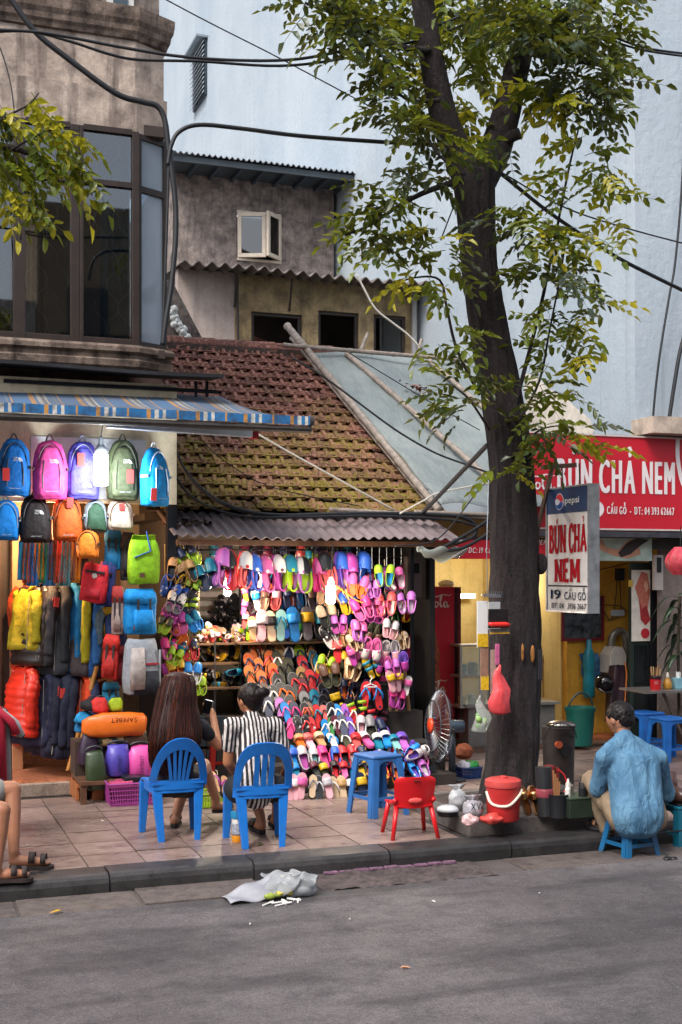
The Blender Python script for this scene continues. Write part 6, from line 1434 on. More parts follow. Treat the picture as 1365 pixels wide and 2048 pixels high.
def basket(label, px, pb, wpx, hpx, c, y, d=.3, name='plastic_basket'):
 c0 = onZ(px, pb, 0) if y is None else onY(px, pb, y); k = mpp(c0); W = wpx * k; H = hpx * k
 t = thing(name, label, 'basket', c0)
 m_ = plastic(c); g_ = MB(); n = 16
 for s, ax in ((-1, 0), (1, 0), (-1, 1), (1, 1)):
  L = W if ax == 0 else d; nn = int(L / .022)
  for i in range(nn + 1):
   u = (i / nn - .5) * L; q = .90
   p0 = (u * q, s * d / 2 * q, .01) if ax == 0 else (s * W / 2 * q, u * q, .01); p1 = (u, s * d / 2, H) if ax == 0 else (s * W / 2, u, H); g_.beam(p0, p1, .008, .004)
  for j in range(5):
   z = H * (j + .5) / 5; q = lerp(.9, 1, z / H)
   if ax == 0: g_.box((0, s * d / 2 * q, z), (W * q, .005, .008))
   else: g_.box((s * W / 2 * q, 0, z), (.005, d * q, .008))
 o = g_.build('lattice', m_, t); o['kind'] = 'stuff'
 MB().tube([(-W / 2, -d / 2, H), (W / 2, -d / 2, H), (W / 2, d / 2, H), (-W / 2, d / 2, H), (-W / 2, -d / 2, H)], .010, 6).build('rim', m_, t)
 MB().box((0, 0, .008), (W * .9, d * .9, .012)).build('base', m_, t); return t, c0, k
basket('purple lattice basket of folded goods beside the blue chair', 264, 1606, 104, 44, '#9a3f86', None, .32)
c0 = onZ(264, 1606, 0) + Vector((0, .0, .17))
for i, (c, dx, w_, nm) in enumerate((('#b5486a', -.1, .2, 'pink'), ('#1d1e24', .02, .2, 'black'), ('#7f86b0', .12, .18, 'pale violet'))):
 o = MB().box((0, 0, 0), (w_, .2, .05), Euler((0, R(rnd.uniform(-5, 5)), R(rnd.uniform(-8, 8))))).build('folded_bag', mat(c, .3), bevel=.01); o.location = c0 + Vector((dx, .02 * i, .008 + .035 * (i % 2))); tag(o, nm + ' plastic wrapped packet in the purple basket', 'packet')
c0 = onY(202, 972, 11.15); k = mpp(c0)
lb = thing('bulb_lamp', 'glowing white cylinder bulb hanging in front of the backpacks', 'lamp', c0)
MB().lathe([(9 * k, 0), (14 * k, 2 * k), (14.5 * k, 30 * k), (14.5 * k, 62 * k), (10 * k, 64 * k)], 18, c0).build('glass', emit((.9, .96, 1), 13, 'bulb glass'), lb, smooth=True, world=True)
MB().lathe([(14 * k, 64 * k), (13 * k, 74 * k), (8 * k, 80 * k), (5 * k, 84 * k), (5 * k, 96 * k), (3 * k, 98 * k)], 14, c0).build('socket', mat('#7c848a', .4), lb, smooth=True, world=True)
MB().tube([c0 + Vector((0, 0, 98 * k)), c0 + Vector((.01, -.05, 125 * k)), c0 + Vector((.06, -.1, 132 * k))], .006, 5).build('cord', CABLE, lb, world=True)
l_ = bpy.data.lights.new('bulb_light', 'POINT'); l_.energy = 30; l_.color = (.9, .95, 1); l_.shadow_soft_size = .07
lo_ = bpy.data.objects.new('bulb_light', l_); COL.objects.link(lo_); lo_.parent = lb; lo_.location = (0, -.3, 10 * k)
c0 = Vector((1.2, 11.88, 2.5)); lb = thing('added_warm_bulb', 'added warm bulb hung out of view behind the backpacks', 'lamp', c0)  # unseen bulb added to warm the jackets, shop floor and pavement
MB().sphere(c0, .05, 12, 8).build('glass', emit((1, .62, .3), 14, 'warm bulb glass'), lb, smooth=True, world=True); MB().tube([c0 + Vector((0, 0, .05)), c0 + Vector((0, 0, .8))], .01, 6).build('cord', CABLE, lb, world=True)
l_ = bpy.data.lights.new('added_warm_light', 'POINT'); l_.energy = 62; l_.color = (1, .58, .28); l_.shadow_soft_size = .06
lo_ = bpy.data.objects.new('added_warm_light', l_); COL.objects.link(lo_); lo_.parent = lb; lo_.location = (0, 0, -.1)
p = onY(-4, 1390, 9.8); t = thing('tshirt_rail', 'steel rail on a post carrying the t-shirts at the left edge', 'rail', (.25, 9.8, 0))
MB().tube([(.25, 9.8, 0), (.25, 9.8, p.z + .06)], .014, 8).build('post', STEEL, t, world=True)
MB().tube([(.25, 9.8, p.z + .06), (p.x - .12, 9.82, p.z + .06)], .010, 8).build('bar', STEEL, t, world=True)
for i, (px, c, nm) in enumerate(((6, '#9a1a30', 'crimson'), (13, '#8f9396', 'grey'), (16, '#2a2c36', 'charcoal'))):
 c0 = onY(px - 10, 1402 + i * 3, 9.7 + .12 * i); k = mpp(c0)
 t = thing('hanging_tshirt', nm + ' t-shirt hanging at the left edge of the picture', 't-shirt', c0, 0, 't-shirts at the left edge')
 b = loft(MB(), [(-.14, 0, 0, .08, .02), (-.14, 0, -.05, .17, .03), (-.14, 0, -.2, .20, .04), (-.14, 0, -.62, .21, .045)], 20, 2.4); wob(b, .02, 6, i); b.build('body', cloth(c), t, smooth=True)
 for s in (-1, 1): sl = MB().tube([(-.14 + s * .12, 0, -.05), (-.14 + s * .24, 0, -.16), (-.14 + s * .28, 0, -.26)], [.05, .06, .065], 12, sq=.5); wob(sl, .012, 9, i); sl.build('sleeve', cloth(c), t, smooth=True)
 MB().tube([(-.14, 0, 0), (-.14, 0, .06), (-.11, 0, .09)], .004, 5).build('hanger_hook', STEEL, t)
# ================================================================ SHOE STALL
CN = {'lilac': '#b766ba', 'magenta': '#a83a92', 'pink': '#cf5a98', 'hot pink': '#d2307a', 'pale pink': '#dba3ac', 'white': '#d9d5d2', 'blue': '#2f5fc0', 'sky blue': '#1a80cc', 'navy': '#1c2748', 'teal': '#177a96', 'black': '#1a1a1e', 'grey': '#77757a',
      'lime': '#95b81c', 'green': '#2f7a3a', 'yellow': '#d2a81c', 'orange': '#d2641e', 'tan': '#b98a5c', 'brown': '#5c3f32', 'red': '#c4242c', 'coral': '#dc5a58', 'purple': '#6a4ab0', 'olive': '#3c3f2c', 'beige': '#c9ae8c', 'silver': '#b5b0b4', 'gold': '#b08a58', 'mint': '#7fb8b4', 'maroon': '#5a1c30'}
_pm = {}
def pat(base, dot, sc=28):
 k = (base, dot, sc)
 if k not in _pm:
  m, nt, b = newmat('spotted rubber'); v = coords(nt); vo = N(nt, 'ShaderNodeTexVoronoi', Scale=float(sc)); nt.links.new(v, vo.inputs['Vector'])
  nt.links.new(mix(nt, ramp(nt, vo.outputs['Distance'], [(.30, 1), (.36, 0)]), srgb(CN[base]), srgb(CN[dot])), b.inputs['Base Color']); b.inputs['Roughness'].default_value = .45; _pm[k] = m
 return _pm[k]
def rub(n): return mat(CN[n], .45, var=.06)
def foot(L=.24, W=.088, n=22, heel=.42):
 """sole outline, heel at y=0, toe at y=L"""
 prof = [(0, 0), (.02, .18), (.06, .29), (.15, .36), (.3, .35), (.45, .36), (.6, .44), (.72, .49), (.82, .47), (.9, .40), (.96, .27), (.99, .14), (1, 0)]
 r_ = [(W * w, L * t) for t, w in prof]; l_ = [(-W * w * .96, L * t) for t, w in prof[1:-1]][::-1]
 return r_ + l_
def sole_mb(th=.022, s=1.0, z0=0, L=.24, W=.09):
 return MB().prism([(x * s, (y - L / 2) * s + L / 2) for x, y in foot(L, W)], lambda x, y, d: (x, y - L / 2, d), z0, z0 + th)
def arch(mb, y0, y1, hw, hgt, z0, n=10, m=6, th=.004, prof=None):
 def fn(u, v):
  a = math.pi * v; y = lerp(y0, y1, u); w, h = (prof(u) if prof else (1, 1))
  return (-math.cos(a) * hw * w, y, z0 + math.sin(a) ** .7 * hgt * h)
 mb.sheet(fn, m, n, th); return mb
L0 = .24
def g_sole(): return sole_mb(.024)
def g_bed(): return sole_mb(.004, .94, .0245)
def clog_upper():
 mb = MB(); arch(mb, -.005, .116, .043, .062, .022, 10, 8, .005, lambda u: (math.sqrt(max(.02, 1 - max(0, (u - .35) / .66) ** 2.4)) * (1 if u > .2 else .92 + .4 * u), (1 - .25 * u) * math.sqrt(max(.03, 1 - max(0, (u - .45) / .56) ** 2.2)))); return mb
def clog_strap(): return MB().tube(smoothpath([(-.043, .01, .05), (-.045, -.05, .062), (-.030, -.105, .064), (0, -.122, .064), (.030, -.105, .064), (.045, -.05, .062), (.043, .01, .05)], 3), .0075, 5, sq=.6)
def thong():
 mb = MB()
 for s in (-1, 1): mb.tube(smoothpath([(0, .062, .026), (s * .012, .045, .048), (s * .032, .005, .05), (s * .042, -.03, .026)], 3), [.006, .006, .007, .0075, .008, .0085, .0085, .0085, .008, .007], 5, sq=.5)
 return mb
def band(): return arch(MB(), .005, .07, .044, .045, .022, 8, 3, .006)
def twostrap():
 mb = arch(MB(), .045, .075, .043, .038, .022, 8, 2, .006); return arch(mb, -.02, .015, .040, .045, .022, 8, 2, .006)
def shoe_upper():
 mb = MB(); arch(mb, .02, .116, .042, .058, .022, 10, 8, .005, lambda u: (math.sqrt(max(.02, 1 - max(0, (u - .35) / .66) ** 2.4)), (1 - .3 * u) * math.sqrt(max(.03, 1 - max(0, (u - .45) / .56) ** 2.2))))
 def wall(u, v):
  a = math.pi * (u - .0); x = .041 * math.cos(a); y = -.03 - .085 * math.sin(a) ** .8 + .05 * (abs(math.cos(a)) ** 6)
  return (x, y, .022 + .05 * v)
 mb.sheet(wall, 14, 2, .005); return mb
def lining(): return sole_mb(.003, .86, .026)
def bow():
 mb = MB()
 for s in (-1, 1): mb.sphere((s * .016, .04, .055), (.016, .010, .012), 8, 5)
 return mb.sphere((0, .04, .057), .008, 6, 4)
GEO = {k: f().mesh(k, rub('grey'), smooth=(k in ('clog_upper', 'strap', 'thong', 'band', 'upper', 'bow', 'straps'))) for k, f in (('sole', g_sole), ('footbed', g_bed), ('clog_upper', clog_upper), ('strap', clog_strap), ('thong', thong), ('band', band), ('straps', twostrap), ('upper', shoe_upper), ('lining', lining), ('bow', bow))}
def piece(name, geo, m_, t, M4=None):
 o = bpy.data.objects.new(name, GEO[geo]); COL.objects.link(o); o.parent = t
 o.material_slots[0].link = 'OBJECT'; o.material_slots[0].material = m_
 if M4 is not None: o.matrix_local = M4
 return o
KN = {'clog': 'clog', 'flip': 'flip flop', 'slide': 'slide sandal', 'shoe': 'slip on', 'sandal': 'strap sandal', 'bow': 'bow sandal'}
def fill(kind, t, c1, c2, dot=None, M4=None):
 m1 = pat(c1, dot) if dot else rub(c1); m2 = rub(c2)
 if kind == 'clog': piece('sole', 'sole', m2, t, M4); piece('upper', 'clog_upper', m1, t, M4); piece('heel_strap', 'strap', m2, t, M4); piece('footbed', 'lining', m2, t, M4)
 elif kind == 'flip': piece('sole', 'sole', rub('black') if c1 != 'black' else rub('grey'), t, M4); piece('footbed', 'footbed', m1, t, M4); piece('thong_strap', 'thong', m2, t, M4)
 elif kind == 'slide': piece('sole', 'sole', m1, t, M4); piece('footbed', 'footbed', m1 if dot is None else rub(c1), t, M4); piece('band', 'band', m2 if dot is None else m1, t, M4)
 elif kind == 'shoe': piece('sole', 'sole', m2, t, M4); piece('upper', 'upper', m1, t, M4); piece('lining', 'lining', rub('black') if c2 == c1 else m2, t, M4)
 elif kind == 'sandal': piece('sole', 'sole', rub('black'), t, M4); piece('footbed', 'footbed', m1, t, M4); piece('straps', 'straps', m2, t, M4)
 elif kind == 'bow': piece('sole', 'sole', m1, t, M4); piece('footbed', 'footbed', m1, t, M4); piece('band', 'band', m2, t, M4); piece('bow', 'bow', m2, t, M4)
def pose(p, ang, yaw, pitch, s):
 return Matrix.Translation(p) @ Matrix.Rotation(R(yaw), 4, 'Z') @ Matrix.Rotation(R(ang), 4, 'Y') @ Matrix.Rotation(R(pitch), 4, 'X') @ Matrix.Scale(s, 4)
ORD = ['leftmost', 'second', 'third', 'fourth', 'fifth', 'sixth', 'seventh', 'eighth', 'ninth', 'tenth', 'eleventh', 'twelfth', 'thirteenth', 'fourteenth', 'fifteenth', 'sixteenth', 'seventeenth', 'eighteenth', 'nineteenth', 'twentieth']
def ordw(i): return 'leftmost' if i == 0 else (ORD[i] + ' from the left' if i < 20 else 'near the right end')
def cname(c1, c2, dot): return (c1 + (' with ' + dot + ' spots' if dot else '') + (' and ' + c2 if c2 != c1 and not dot else ''))
def shoe(kind, px, py, Lpx, y, c1, c2=None, ang=0, yaw=0, pitch=90, dot=None, where='', group='', z=None):
 c2 = c2 or c1; p = onY(px, py, y); s = Lpx * mpp(p) / .24
 t = thing({'clog': 'clog', 'flip': 'flip_flop', 'slide': 'slide_sandal', 'shoe': 'slip_on_shoe', 'sandal': 'strap_sandal', 'bow': 'bow_sandal'}[kind], cname(c1, c2, dot) + ' ' + KN[kind] + ' ' + where, KN[kind] if kind in ('clog', 'flip') else 'sandal' if kind != 'shoe' else 'shoe', group=group)
 t.matrix_world = pose(p, ang, yaw, pitch, s); fill(kind, t, c1, c2, dot); return t
def pair(kind, px, py, Lpx, y, c1, c2=None, ang=0, yaw=0, pitch=90, dot=None, where='', group='', spread=.1, splay=8):
 c2 = c2 or c1; p = onY(px, py, y); s = Lpx * mpp(p) / .24
 t = thing('shoe_pair', cname(c1, c2, dot) + ' pair of ' + KN[kind] + 's ' + where, 'shoes', group=group)
 t.matrix_world = pose(p, ang, yaw, pitch, s)
 for sd_ in (-1, 1): fill(kind, t, c1, c2, dot, Matrix.Translation((sd_ * spread / 2, 0, rnd.uniform(-.005, .01))) @ Matrix.Rotation(R(-sd_ * splay), 4, 'Z') @ Matrix.Rotation(R(sd_ * rnd.uniform(2, 10)), 4, 'Y'))
 hk = MB().tube([(0, .10, .02), (0, .15, .02), (0, .17, .0)], .003, 4).build('string', mat('#b9a58a', .7), t); return t
hookm = STEEL
def hook(px, py0, py1, y, where):
 o = MB().tube([onY(px, py0, y), onY(px, py1, y), onY(px + 2, py1 + 2, y)], .004, 5).build('hook', hookm, frame_, world=True)
frame_ = thing('shoe_display_frame', 'metal display frame with wire panels and shelves of the shoe stall', 'display frame', (2.7, 11.8, 0))
fp = lambda mb, n, m: mb.build(n, m, frame_, world=True)
for px in (338, 826):
 p = onY(px, 1300, 11.85); fp(MB().bb((p.x - .015, 11.85, 0), (p.x + .015, 11.88, 2.35)), 'pole', DARKMETAL)
for py in (1100,): fp(MB().tube([onY(340, py, 11.78), onY(740, py, 11.78)], .01, 6), 'rail', DARKMETAL)
bk0, bk1 = onY(480, 1110, 12.75), onY(835, 1500, 12.75)
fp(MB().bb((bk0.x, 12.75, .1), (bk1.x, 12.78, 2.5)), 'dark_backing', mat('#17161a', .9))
wg = MB()
for i in range(24):
 x_ = lerp(onY(484, 1200, 12.6).x, onY(832, 1200, 12.6).x, i / 23); wg.tube([(x_, 12.6, .6), (x_, 12.6, 2.3)], .0035, 4)
for j in range(18): z_ = .6 + j * .1; wg.tube([(onY(484, 1200, 12.6).x, 12.595, z_), (onY(832, 1200, 12.6).x, 12.595, z_)], .0035, 4)
o = fp(wg, 'wire_grid', STEEL); o['kind'] = 'stuff'
wl = MB()
for i in range(12): x_ = lerp(onY(330, 1110, 11.95).x, onY(398, 1110, 11.95).x, i / 11); wl.tube([(x_, 11.95, .9), (x_, 11.95, 2.3)], .003, 4)
for j in range(15): z_ = .9 + j * .1; wl.tube([(onY(330, 1110, 11.95).x, 11.945, z_), (onY(398, 1110, 11.95).x, 11.945, z_)], .003, 4)
o = fp(wl, 'wire_grid', mat('#8c7a4a', .5, .5)); o['kind'] = 'stuff'
SHW = mat('#6d543c', .6, var=.3)
for (a, b, py, y0, y1) in ((388, 492, 1287, 12.3, 12.8), (388, 485, 1327, 12.3, 12.75), (388, 484, 1377, 12.2, 12.7), (480, 700, 1286, 12.1, 12.6)):
 p, q = onY(a, py, y0), onY(b, py, y0); fp(MB().bb((p.x, y0, p.z - .02), (q.x, y1, p.z)), 'shelf', SHW)
for px in (392, 430, 482): p = onY(px, 1377, 12.3); fp(MB().tube([(p.x, 12.3, .1), (p.x, 12.3, p.z + .55)], .008, 6), 'shelf_post', STEEL)
a, b = onY(388, 1148, 13.3), onY(425, 1240, 13.3)
lv = thing('louvre_vent', 'white louvred vent at the back of the shoe stall', 'vent', (a.x, 13.3, b.z))
MB().bb((a.x, 13.32, b.z), (b.x + .3, 13.4, a.z + .1)).build('panel', mat('#d8d6cc', .6), lv, world=True)
for i in range(5): z_ = lerp(b.z, a.z, (i + .3) / 5); MB().box(((a.x + b.x) / 2 + .1, 13.28, z_), (b.x - a.x + .3, .06, .016), Euler((R(25), 0, 0))).build('louvre', mat('#9d9a88', .6), lv, world=True)
tier = thing('display_plinth', 'dark stepped plinth under the floor display of shoes', 'plinth', (3.6, 11, 0))
PB = mat('#2b2522', .85, var=.3)
x0, x1 = onY(520, 1450, 11.6).x, onY(850, 1450, 11.6).x
for (ya_, yb_, h) in ((10.85, 11.1, .10), (11.1, 11.35, .22), (11.35, 11.65, .34), (11.65, 12.0, .62), (12.0, 12.6, .86)):
 MB().bb((x0, ya_ + .001, 0), (x1, yb_, h)).build('step', PB, tier, world=True)
row = [(438, 1135, 84, 'lilac', 'lilac', None, 18, 25), (463, 1140, 84, 'black', 'red', None, -10, -35), (484, 1140, 78, 'white', 'coral', 'red', 14, 20), (503, 1145, 76, 'blue', 'blue', 'white', 6, 25), (528, 1148, 74, 'pink', 'pink', 'white', 0, 15), (551, 1146, 74, 'white', 'magenta', 'maroon', 4, 30), (573, 1146, 76, 'teal', 'lime', 'lime', 8, 28), (594, 1150, 74, 'white', 'lilac', 'lilac', 8, 30), (611, 1150, 74, 'black', 'lime', None, -8, -25), (631, 1150, 72, 'pink', 'hot pink', None, 12, 40), (655, 1142, 82, 'black', 'coral', None, -14, -20), (675, 1140, 76, 'blue', 'purple', None, 10, 35), (695, 1145, 80, 'magenta', 'lilac', 'lilac', 6, 20), (719, 1140, 78, 'blue', 'blue', None, 18, 25)]
for i, (px, py, L, a, b, d, ang, yaw) in enumerate(row):
 shoe('clog', px, py, L, 11.72, a, b, ang, yaw, 84, d, 'in the front row, ' + ordw(i), 'clogs hung in the front row'); hook(px, 1098, py - L * .42, 11.76, '')
for i, (px, a, b) in enumerate(((362, 'navy', 'lime'), (388, 'navy', 'lime'), (425, 'teal', 'black'), (455, 'navy', 'black'), (485, 'maroon', 'black'), (510, 'black', 'grey'), (535, 'maroon', 'maroon'), (565, 'navy', 'black'), (600, 'coral', 'white'), (635, 'navy', 'lime'), (665, 'olive', 'yellow'), (690, 'teal', 'orange'))):
 shoe('clog', px, 1106 + (i % 3) * 2, 50, 12.05, a, b, rnd.uniform(-10, 10), rnd.uniform(-20, 20), 95, 'white' if a == 'coral' else None, 'under the tin canopy, ' + ordw(i), 'dark clogs under the canopy')
for i in range(44):
 px = 486 + i * 7.8; py = 1120 + (i * 53) % 150 if px < 640 else 1140 + (i * 71) % 290; a, b = rnd.choice(list(CN)), rnd.choice(list(CN))
 shoe(rnd.choice(('clog', 'shoe', 'slide', 'clog')), px, py, 50, 12.5, a, b, rnd.uniform(-20, 20), rnd.uniform(-20, 20), 86, None, 'deep at the back, ' + (ordw(i) if i < 20 else 'left half' if i < 26 else 'middle' if i < 34 else 'right half'), 'shoes hung at the back of the stall')
LC = [('clog', 376, 1112, 60, 'navy', 'lime', None), ('shoe', 352, 1142, 60, 'tan', 'tan', 'brown'), ('shoe', 375, 1146, 60, 'gold', 'gold', 'brown'), ('clog', 414, 1150, 74, 'teal', 'navy', None), ('clog', 342, 1172, 56, 'blue', 'blue', 'white'), ('clog', 362, 1172, 54, 'blue', 'yellow', 'yellow'), ('clog', 383, 1176, 50, 'lime', 'black', None), ('clog', 350, 1205, 54, 'white', 'grey', 'black'), ('sandal', 375, 1212, 60, 'navy', 'lime', None), ('clog', 342, 1228, 54, 'magenta', 'lilac', None), ('clog', 358, 1248, 54, 'magenta', 'pink', None), ('clog', 386, 1244, 48, 'teal', 'sky blue', None), ('clog', 344, 1268, 52, 'coral', 'lime', None),
      ('clog', 356, 1286, 56, 'teal', 'orange', 'orange'), ('clog', 336, 1298, 54, 'hot pink', 'pink', None), ('clog', 348, 1312, 46, 'lime', 'lime', None), ('clog', 367, 1316, 46, 'lime', 'green', None), ('clog', 378, 1300, 52, 'navy', 'red', 'yellow'), ('clog', 352, 1338, 54, 'yellow', 'orange', None), ('clog', 384, 1346, 54, 'sky blue', 'white', None), ('clog', 338, 1345, 48, 'magenta', 'hot pink', None), ('clog', 396, 1372, 46, 'lime', 'lime', None), ('clog', 334, 1376, 48, 'black', 'yellow', 'yellow'), ('clog', 330, 1250, 44, 'olive', 'lime', None)]
for i, (kd, px, py, L, a, b, d) in enumerate(LC):
 pair(kd, px, py, L * .86, 11.80 - .02 * (i % 4), a, b, rnd.uniform(-25, 25) + (180 if i in (4, 5, 9, 13) else 0), rnd.uniform(-25, 25), 80, d, 'in the left cluster, ' + ['upper', 'middle', 'lower'][min(2, i // 9)] + ' part', 'shoe pairs clustered on the left pole', .085)
RC = [('clog', 652, 1190, 54, 'beige', 'tan', None), ('shoe', 682, 1182, 60, 'beige', 'coral', None), ('clog', 694, 1206, 56, 'blue', 'yellow', 'yellow'), ('clog', 652, 1232, 58, 'beige', 'black', None), ('clog', 677, 1248, 48, 'lilac', 'magenta', None), ('clog', 663, 1272, 60, 'black', 'white', 'white'), ('slide', 674, 1300, 66, 'red', 'coral', None), ('shoe', 690, 1276, 46, 'tan', 'tan', None), ('shoe', 706, 1284, 46, 'beige', 'brown', None), ('slide', 703, 1312, 52, 'magenta', 'pink', None), ('shoe', 701, 1340, 56, 'beige', 'tan', None), ('clog', 690, 1322, 44, 'yellow', 'olive', None),
      ('clog', 716, 1172, 58, 'pink', 'orange', None), ('clog', 744, 1178, 46, 'lilac', 'lilac', None), ('clog', 722, 1216, 58, 'hot pink', 'pink', None), ('clog', 745, 1222, 60, 'pink', 'magenta', None), ('clog', 761, 1214, 56, 'pink', 'pink', None), ('clog', 745, 1266, 52, 'brown', 'olive', None), ('clog', 743, 1298, 58, 'white', 'pink', 'pink'), ('clog', 715, 1262, 52, 'pink', 'lilac', None), ('clog', 722, 1300, 54, 'pink', 'white', 'white'), ('sandal', 743, 1334, 58, 'yellow', 'teal', None), ('flip', 730, 1392, 74, 'red', 'sky blue', None), ('flip', 752, 1392, 74, 'red', 'sky blue', 'navy'),
      ('shoe', 770, 1152, 56, 'lime', 'sky blue', None), ('shoe', 792, 1160, 56, 'pink', 'white', None), ('shoe', 787, 1200, 54, 'black', 'red', 'red'), ('shoe', 772, 1208, 60, 'coral', 'white', None), ('shoe', 811, 1206, 56, 'lilac', 'white', None), ('clog', 779, 1258, 48, 'silver', 'pale pink', None), ('shoe', 801, 1282, 44, 'beige', 'tan', None), ('clog', 781, 1302, 54, 'pale pink', 'silver', None), ('clog', 800, 1322, 50, 'magenta', 'purple', None), ('clog', 783, 1336, 46, 'lilac', 'magenta', None), ('bow', 788, 1362, 56, 'pale pink', 'yellow', None), ('bow', 806, 1372, 50, 'white', 'pink', None), ('clog', 790, 1396, 52, 'hot pink', 'magenta', None), ('clog', 768, 1330, 44, 'magenta', 'pink', None),
      ('sandal', 712, 1420, 62, 'black', 'lime', None), ('sandal', 730, 1440, 66, 'black', 'red', None), ('sandal', 752, 1438, 62, 'black', 'maroon', None), ('shoe', 692, 1380, 56, 'navy', 'orange', 'orange'), ('slide', 672, 1402, 66, 'black', 'yellow', None), ('slide', 682, 1424, 64, 'navy', 'yellow', None), ('clog', 660, 1350, 60, 'brown', 'olive', None), ('clog', 652, 1330, 48, 'lime', 'yellow', None)]
for i, (kd, px, py, L, a, b, d) in enumerate(RC):
 f_ = shoe if kd in ('slide', 'flip') else pair
 f_(kd, px, py, L * .84, 11.62 - .02 * (i % 5) + (.12 if px < 700 else 0), a, b, rnd.uniform(-22, 22) + (180 if i in (17, 18, 31, 32, 20, 37) else 0), rnd.uniform(-25, 25), 82, d, ['near the stall bulb', 'among the pink pairs', 'at the outer right', 'lowest at the right'][min(3, i // 12)], 'shoe pairs clustered on the right')
hg = MB().tube(smoothpath([onY(a, b, 11.5) for a, b in ((741, 1352), (745, 1356), (741, 1362), (741, 1368), (728, 1374), (755, 1374), (741, 1368))], 3), .006, 5).build('shoe_hanger', mat('#cfd3d6', .4)); tag(hg, 'white plastic hanger above the red and blue flip flops', 'hanger')
ML = [('slide', 490, 1188, 34, 'yellow', 'pink'), ('slide', 488, 1214, 36, 'pink', 'lilac'), ('slide', 512, 1200, 46, 'white', 'sky blue'), ('slide', 490, 1240, 36, 'coral', 'white'), ('slide', 498, 1262, 42, 'lime', 'green'), ('shoe', 528, 1200, 50, 'brown', 'beige'), ('clog', 551, 1196, 50, 'pale pink', 'coral'), ('clog', 572, 1192, 54, 'navy', 'navy'), ('shoe', 597, 1192, 54, 'navy', 'sky blue'), ('clog', 620, 1196, 54, 'brown', 'grey'), ('clog', 640, 1200, 56, 'teal', 'navy')]
for i, (kd, px, py, L, a, b) in enumerate(ML): shoe(kd, px, py, L, 12.35, a, b, rnd.uniform(-12, 12), rnd.uniform(-10, 10), 84, 'beige' if a == 'brown' and kd == 'shoe' else None, 'behind the front row, ' + ordw(i), 'shoes hung behind the front row')
MS = [('bow', 522, 1252, 66, 'pale pink', 'silver'), ('bow', 541, 1254, 64, 'beige', 'black'), ('flip', 560, 1252, 68, 'mint', 'teal'), ('slide', 586, 1250, 72, 'sky blue', 'sky blue'), ('slide', 613, 1248, 70, 'grey', 'yellow'), ('clog', 638, 1250, 62, 'teal', 'black'), ('bow', 504, 1258, 50, 'gold', 'white')]
for i, (kd, px, py, L, a, b) in enumerate(sorted(MS, key=lambda t_: t_[1])): shoe(kd, px, py, L, 12.15, a, b, rnd.uniform(-5, 8), rnd.uniform(-8, 8), 78, None, 'standing on the middle shelf, ' + ordw(i), 'shoes standing on the middle shelf')
FB = []
for (px, py, a, b) in ((505, 1308, 'orange', 'brown'), (498, 1335, 'orange', 'navy'), (515, 1345, 'orange', 'navy'), (536, 1330, 'orange', 'coral'), (545, 1355, 'orange', 'red'), (500, 1360, 'orange', 'olive'), (524, 1370, 'orange', 'navy'), (510, 1300, 'pale pink', 'coral'), (527, 1300, 'tan', 'brown'), (540, 1308, 'tan', 'black'), (557, 1302, 'gold', 'tan'), (552, 1332, 'olive', 'white'), (560, 1350, 'olive', 'black'), (553, 1375, 'black', 'grey'), (575, 1310, 'navy', 'white'), (577, 1345, 'olive', 'black'), (600, 1318, 'lime', 'navy'), (607, 1340, 'red', 'navy'), (625, 1320, 'tan', 'teal'), (637, 1340, 'teal', 'white'), (620, 1306, 'lime', 'black'),
                     (600, 1362, 'gold', 'black'), (605, 1385, 'maroon', 'red'), (622, 1368, 'red', 'black'), (565, 1395, 'black', 'orange'), (578, 1400, 'black', 'orange'), (580, 1420, 'black', 'coral'), (560, 1425, 'lilac', 'black'), (545, 1400, 'black', 'white'), (610, 1412, 'grey', 'black'), (628, 1408, 'teal', 'navy'), (648, 1395, 'black', 'navy'), (645, 1420, 'black', 'black'), (590, 1375, 'black', 'red'), (640, 1370, 'red', 'navy'), (655, 1440, 'black', 'yellow'), (655, 1372, 'brown', 'black'), (535, 1420, 'navy', 'white'), (525, 1395, 'brown', 'grey')):
 FB.append((px, py, a, b))
FB.sort(key=lambda t_: (round(t_[1] / 28), t_[0])); cur = None; n_ = 0
for (px, py, a, b) in FB:
 rw = round(py / 28)
 if rw != cur: cur = rw; n_ = 0
 u = (py - 1295) / 150; shoe('flip', px, py, 62, lerp(12.3, 11.65, u), a, b, rnd.uniform(-9, 12), 0, 62, 'white' if (px, py) == (545, 1400) else None, 'on the slope, row ' + ['one', 'two', 'three', 'four', 'five', 'six', 'seven'][min(6, rw - 46)] + ', ' + ordw(n_), 'flip flops on the sloping display'); n_ += 1
def strip(items, y, py, L, pitch, where, group, kind='flip', dy=0):
 for i, it in enumerate(items):
  px, a, b = it[:3]; kd = it[3] if len(it) > 3 else kind; d = it[4] if len(it) > 4 else None
  shoe(kd, px, py + rnd.uniform(-4, 4), L * rnd.uniform(.94, 1.06), y + rnd.uniform(-.03, .03), a, b, rnd.uniform(-14, 14), rnd.uniform(-12, 12), pitch + rnd.uniform(-6, 6), d, where + ', ' + ordw(i), group)
strip([(572, 'sky blue', 'pink'), (590, 'navy', 'hot pink'), (610, 'black', 'coral'), (617, 'brown', 'orange'), (634, 'red', 'teal'), (650, 'coral', 'black'), (660, 'black', 'white'), (676, 'sky blue', 'white'), (690, 'lilac', 'purple'), (703, 'red', 'white')], 11.52, 1432, 52, 66, 'in the upper floor row', 'upper floor row of flip flops')
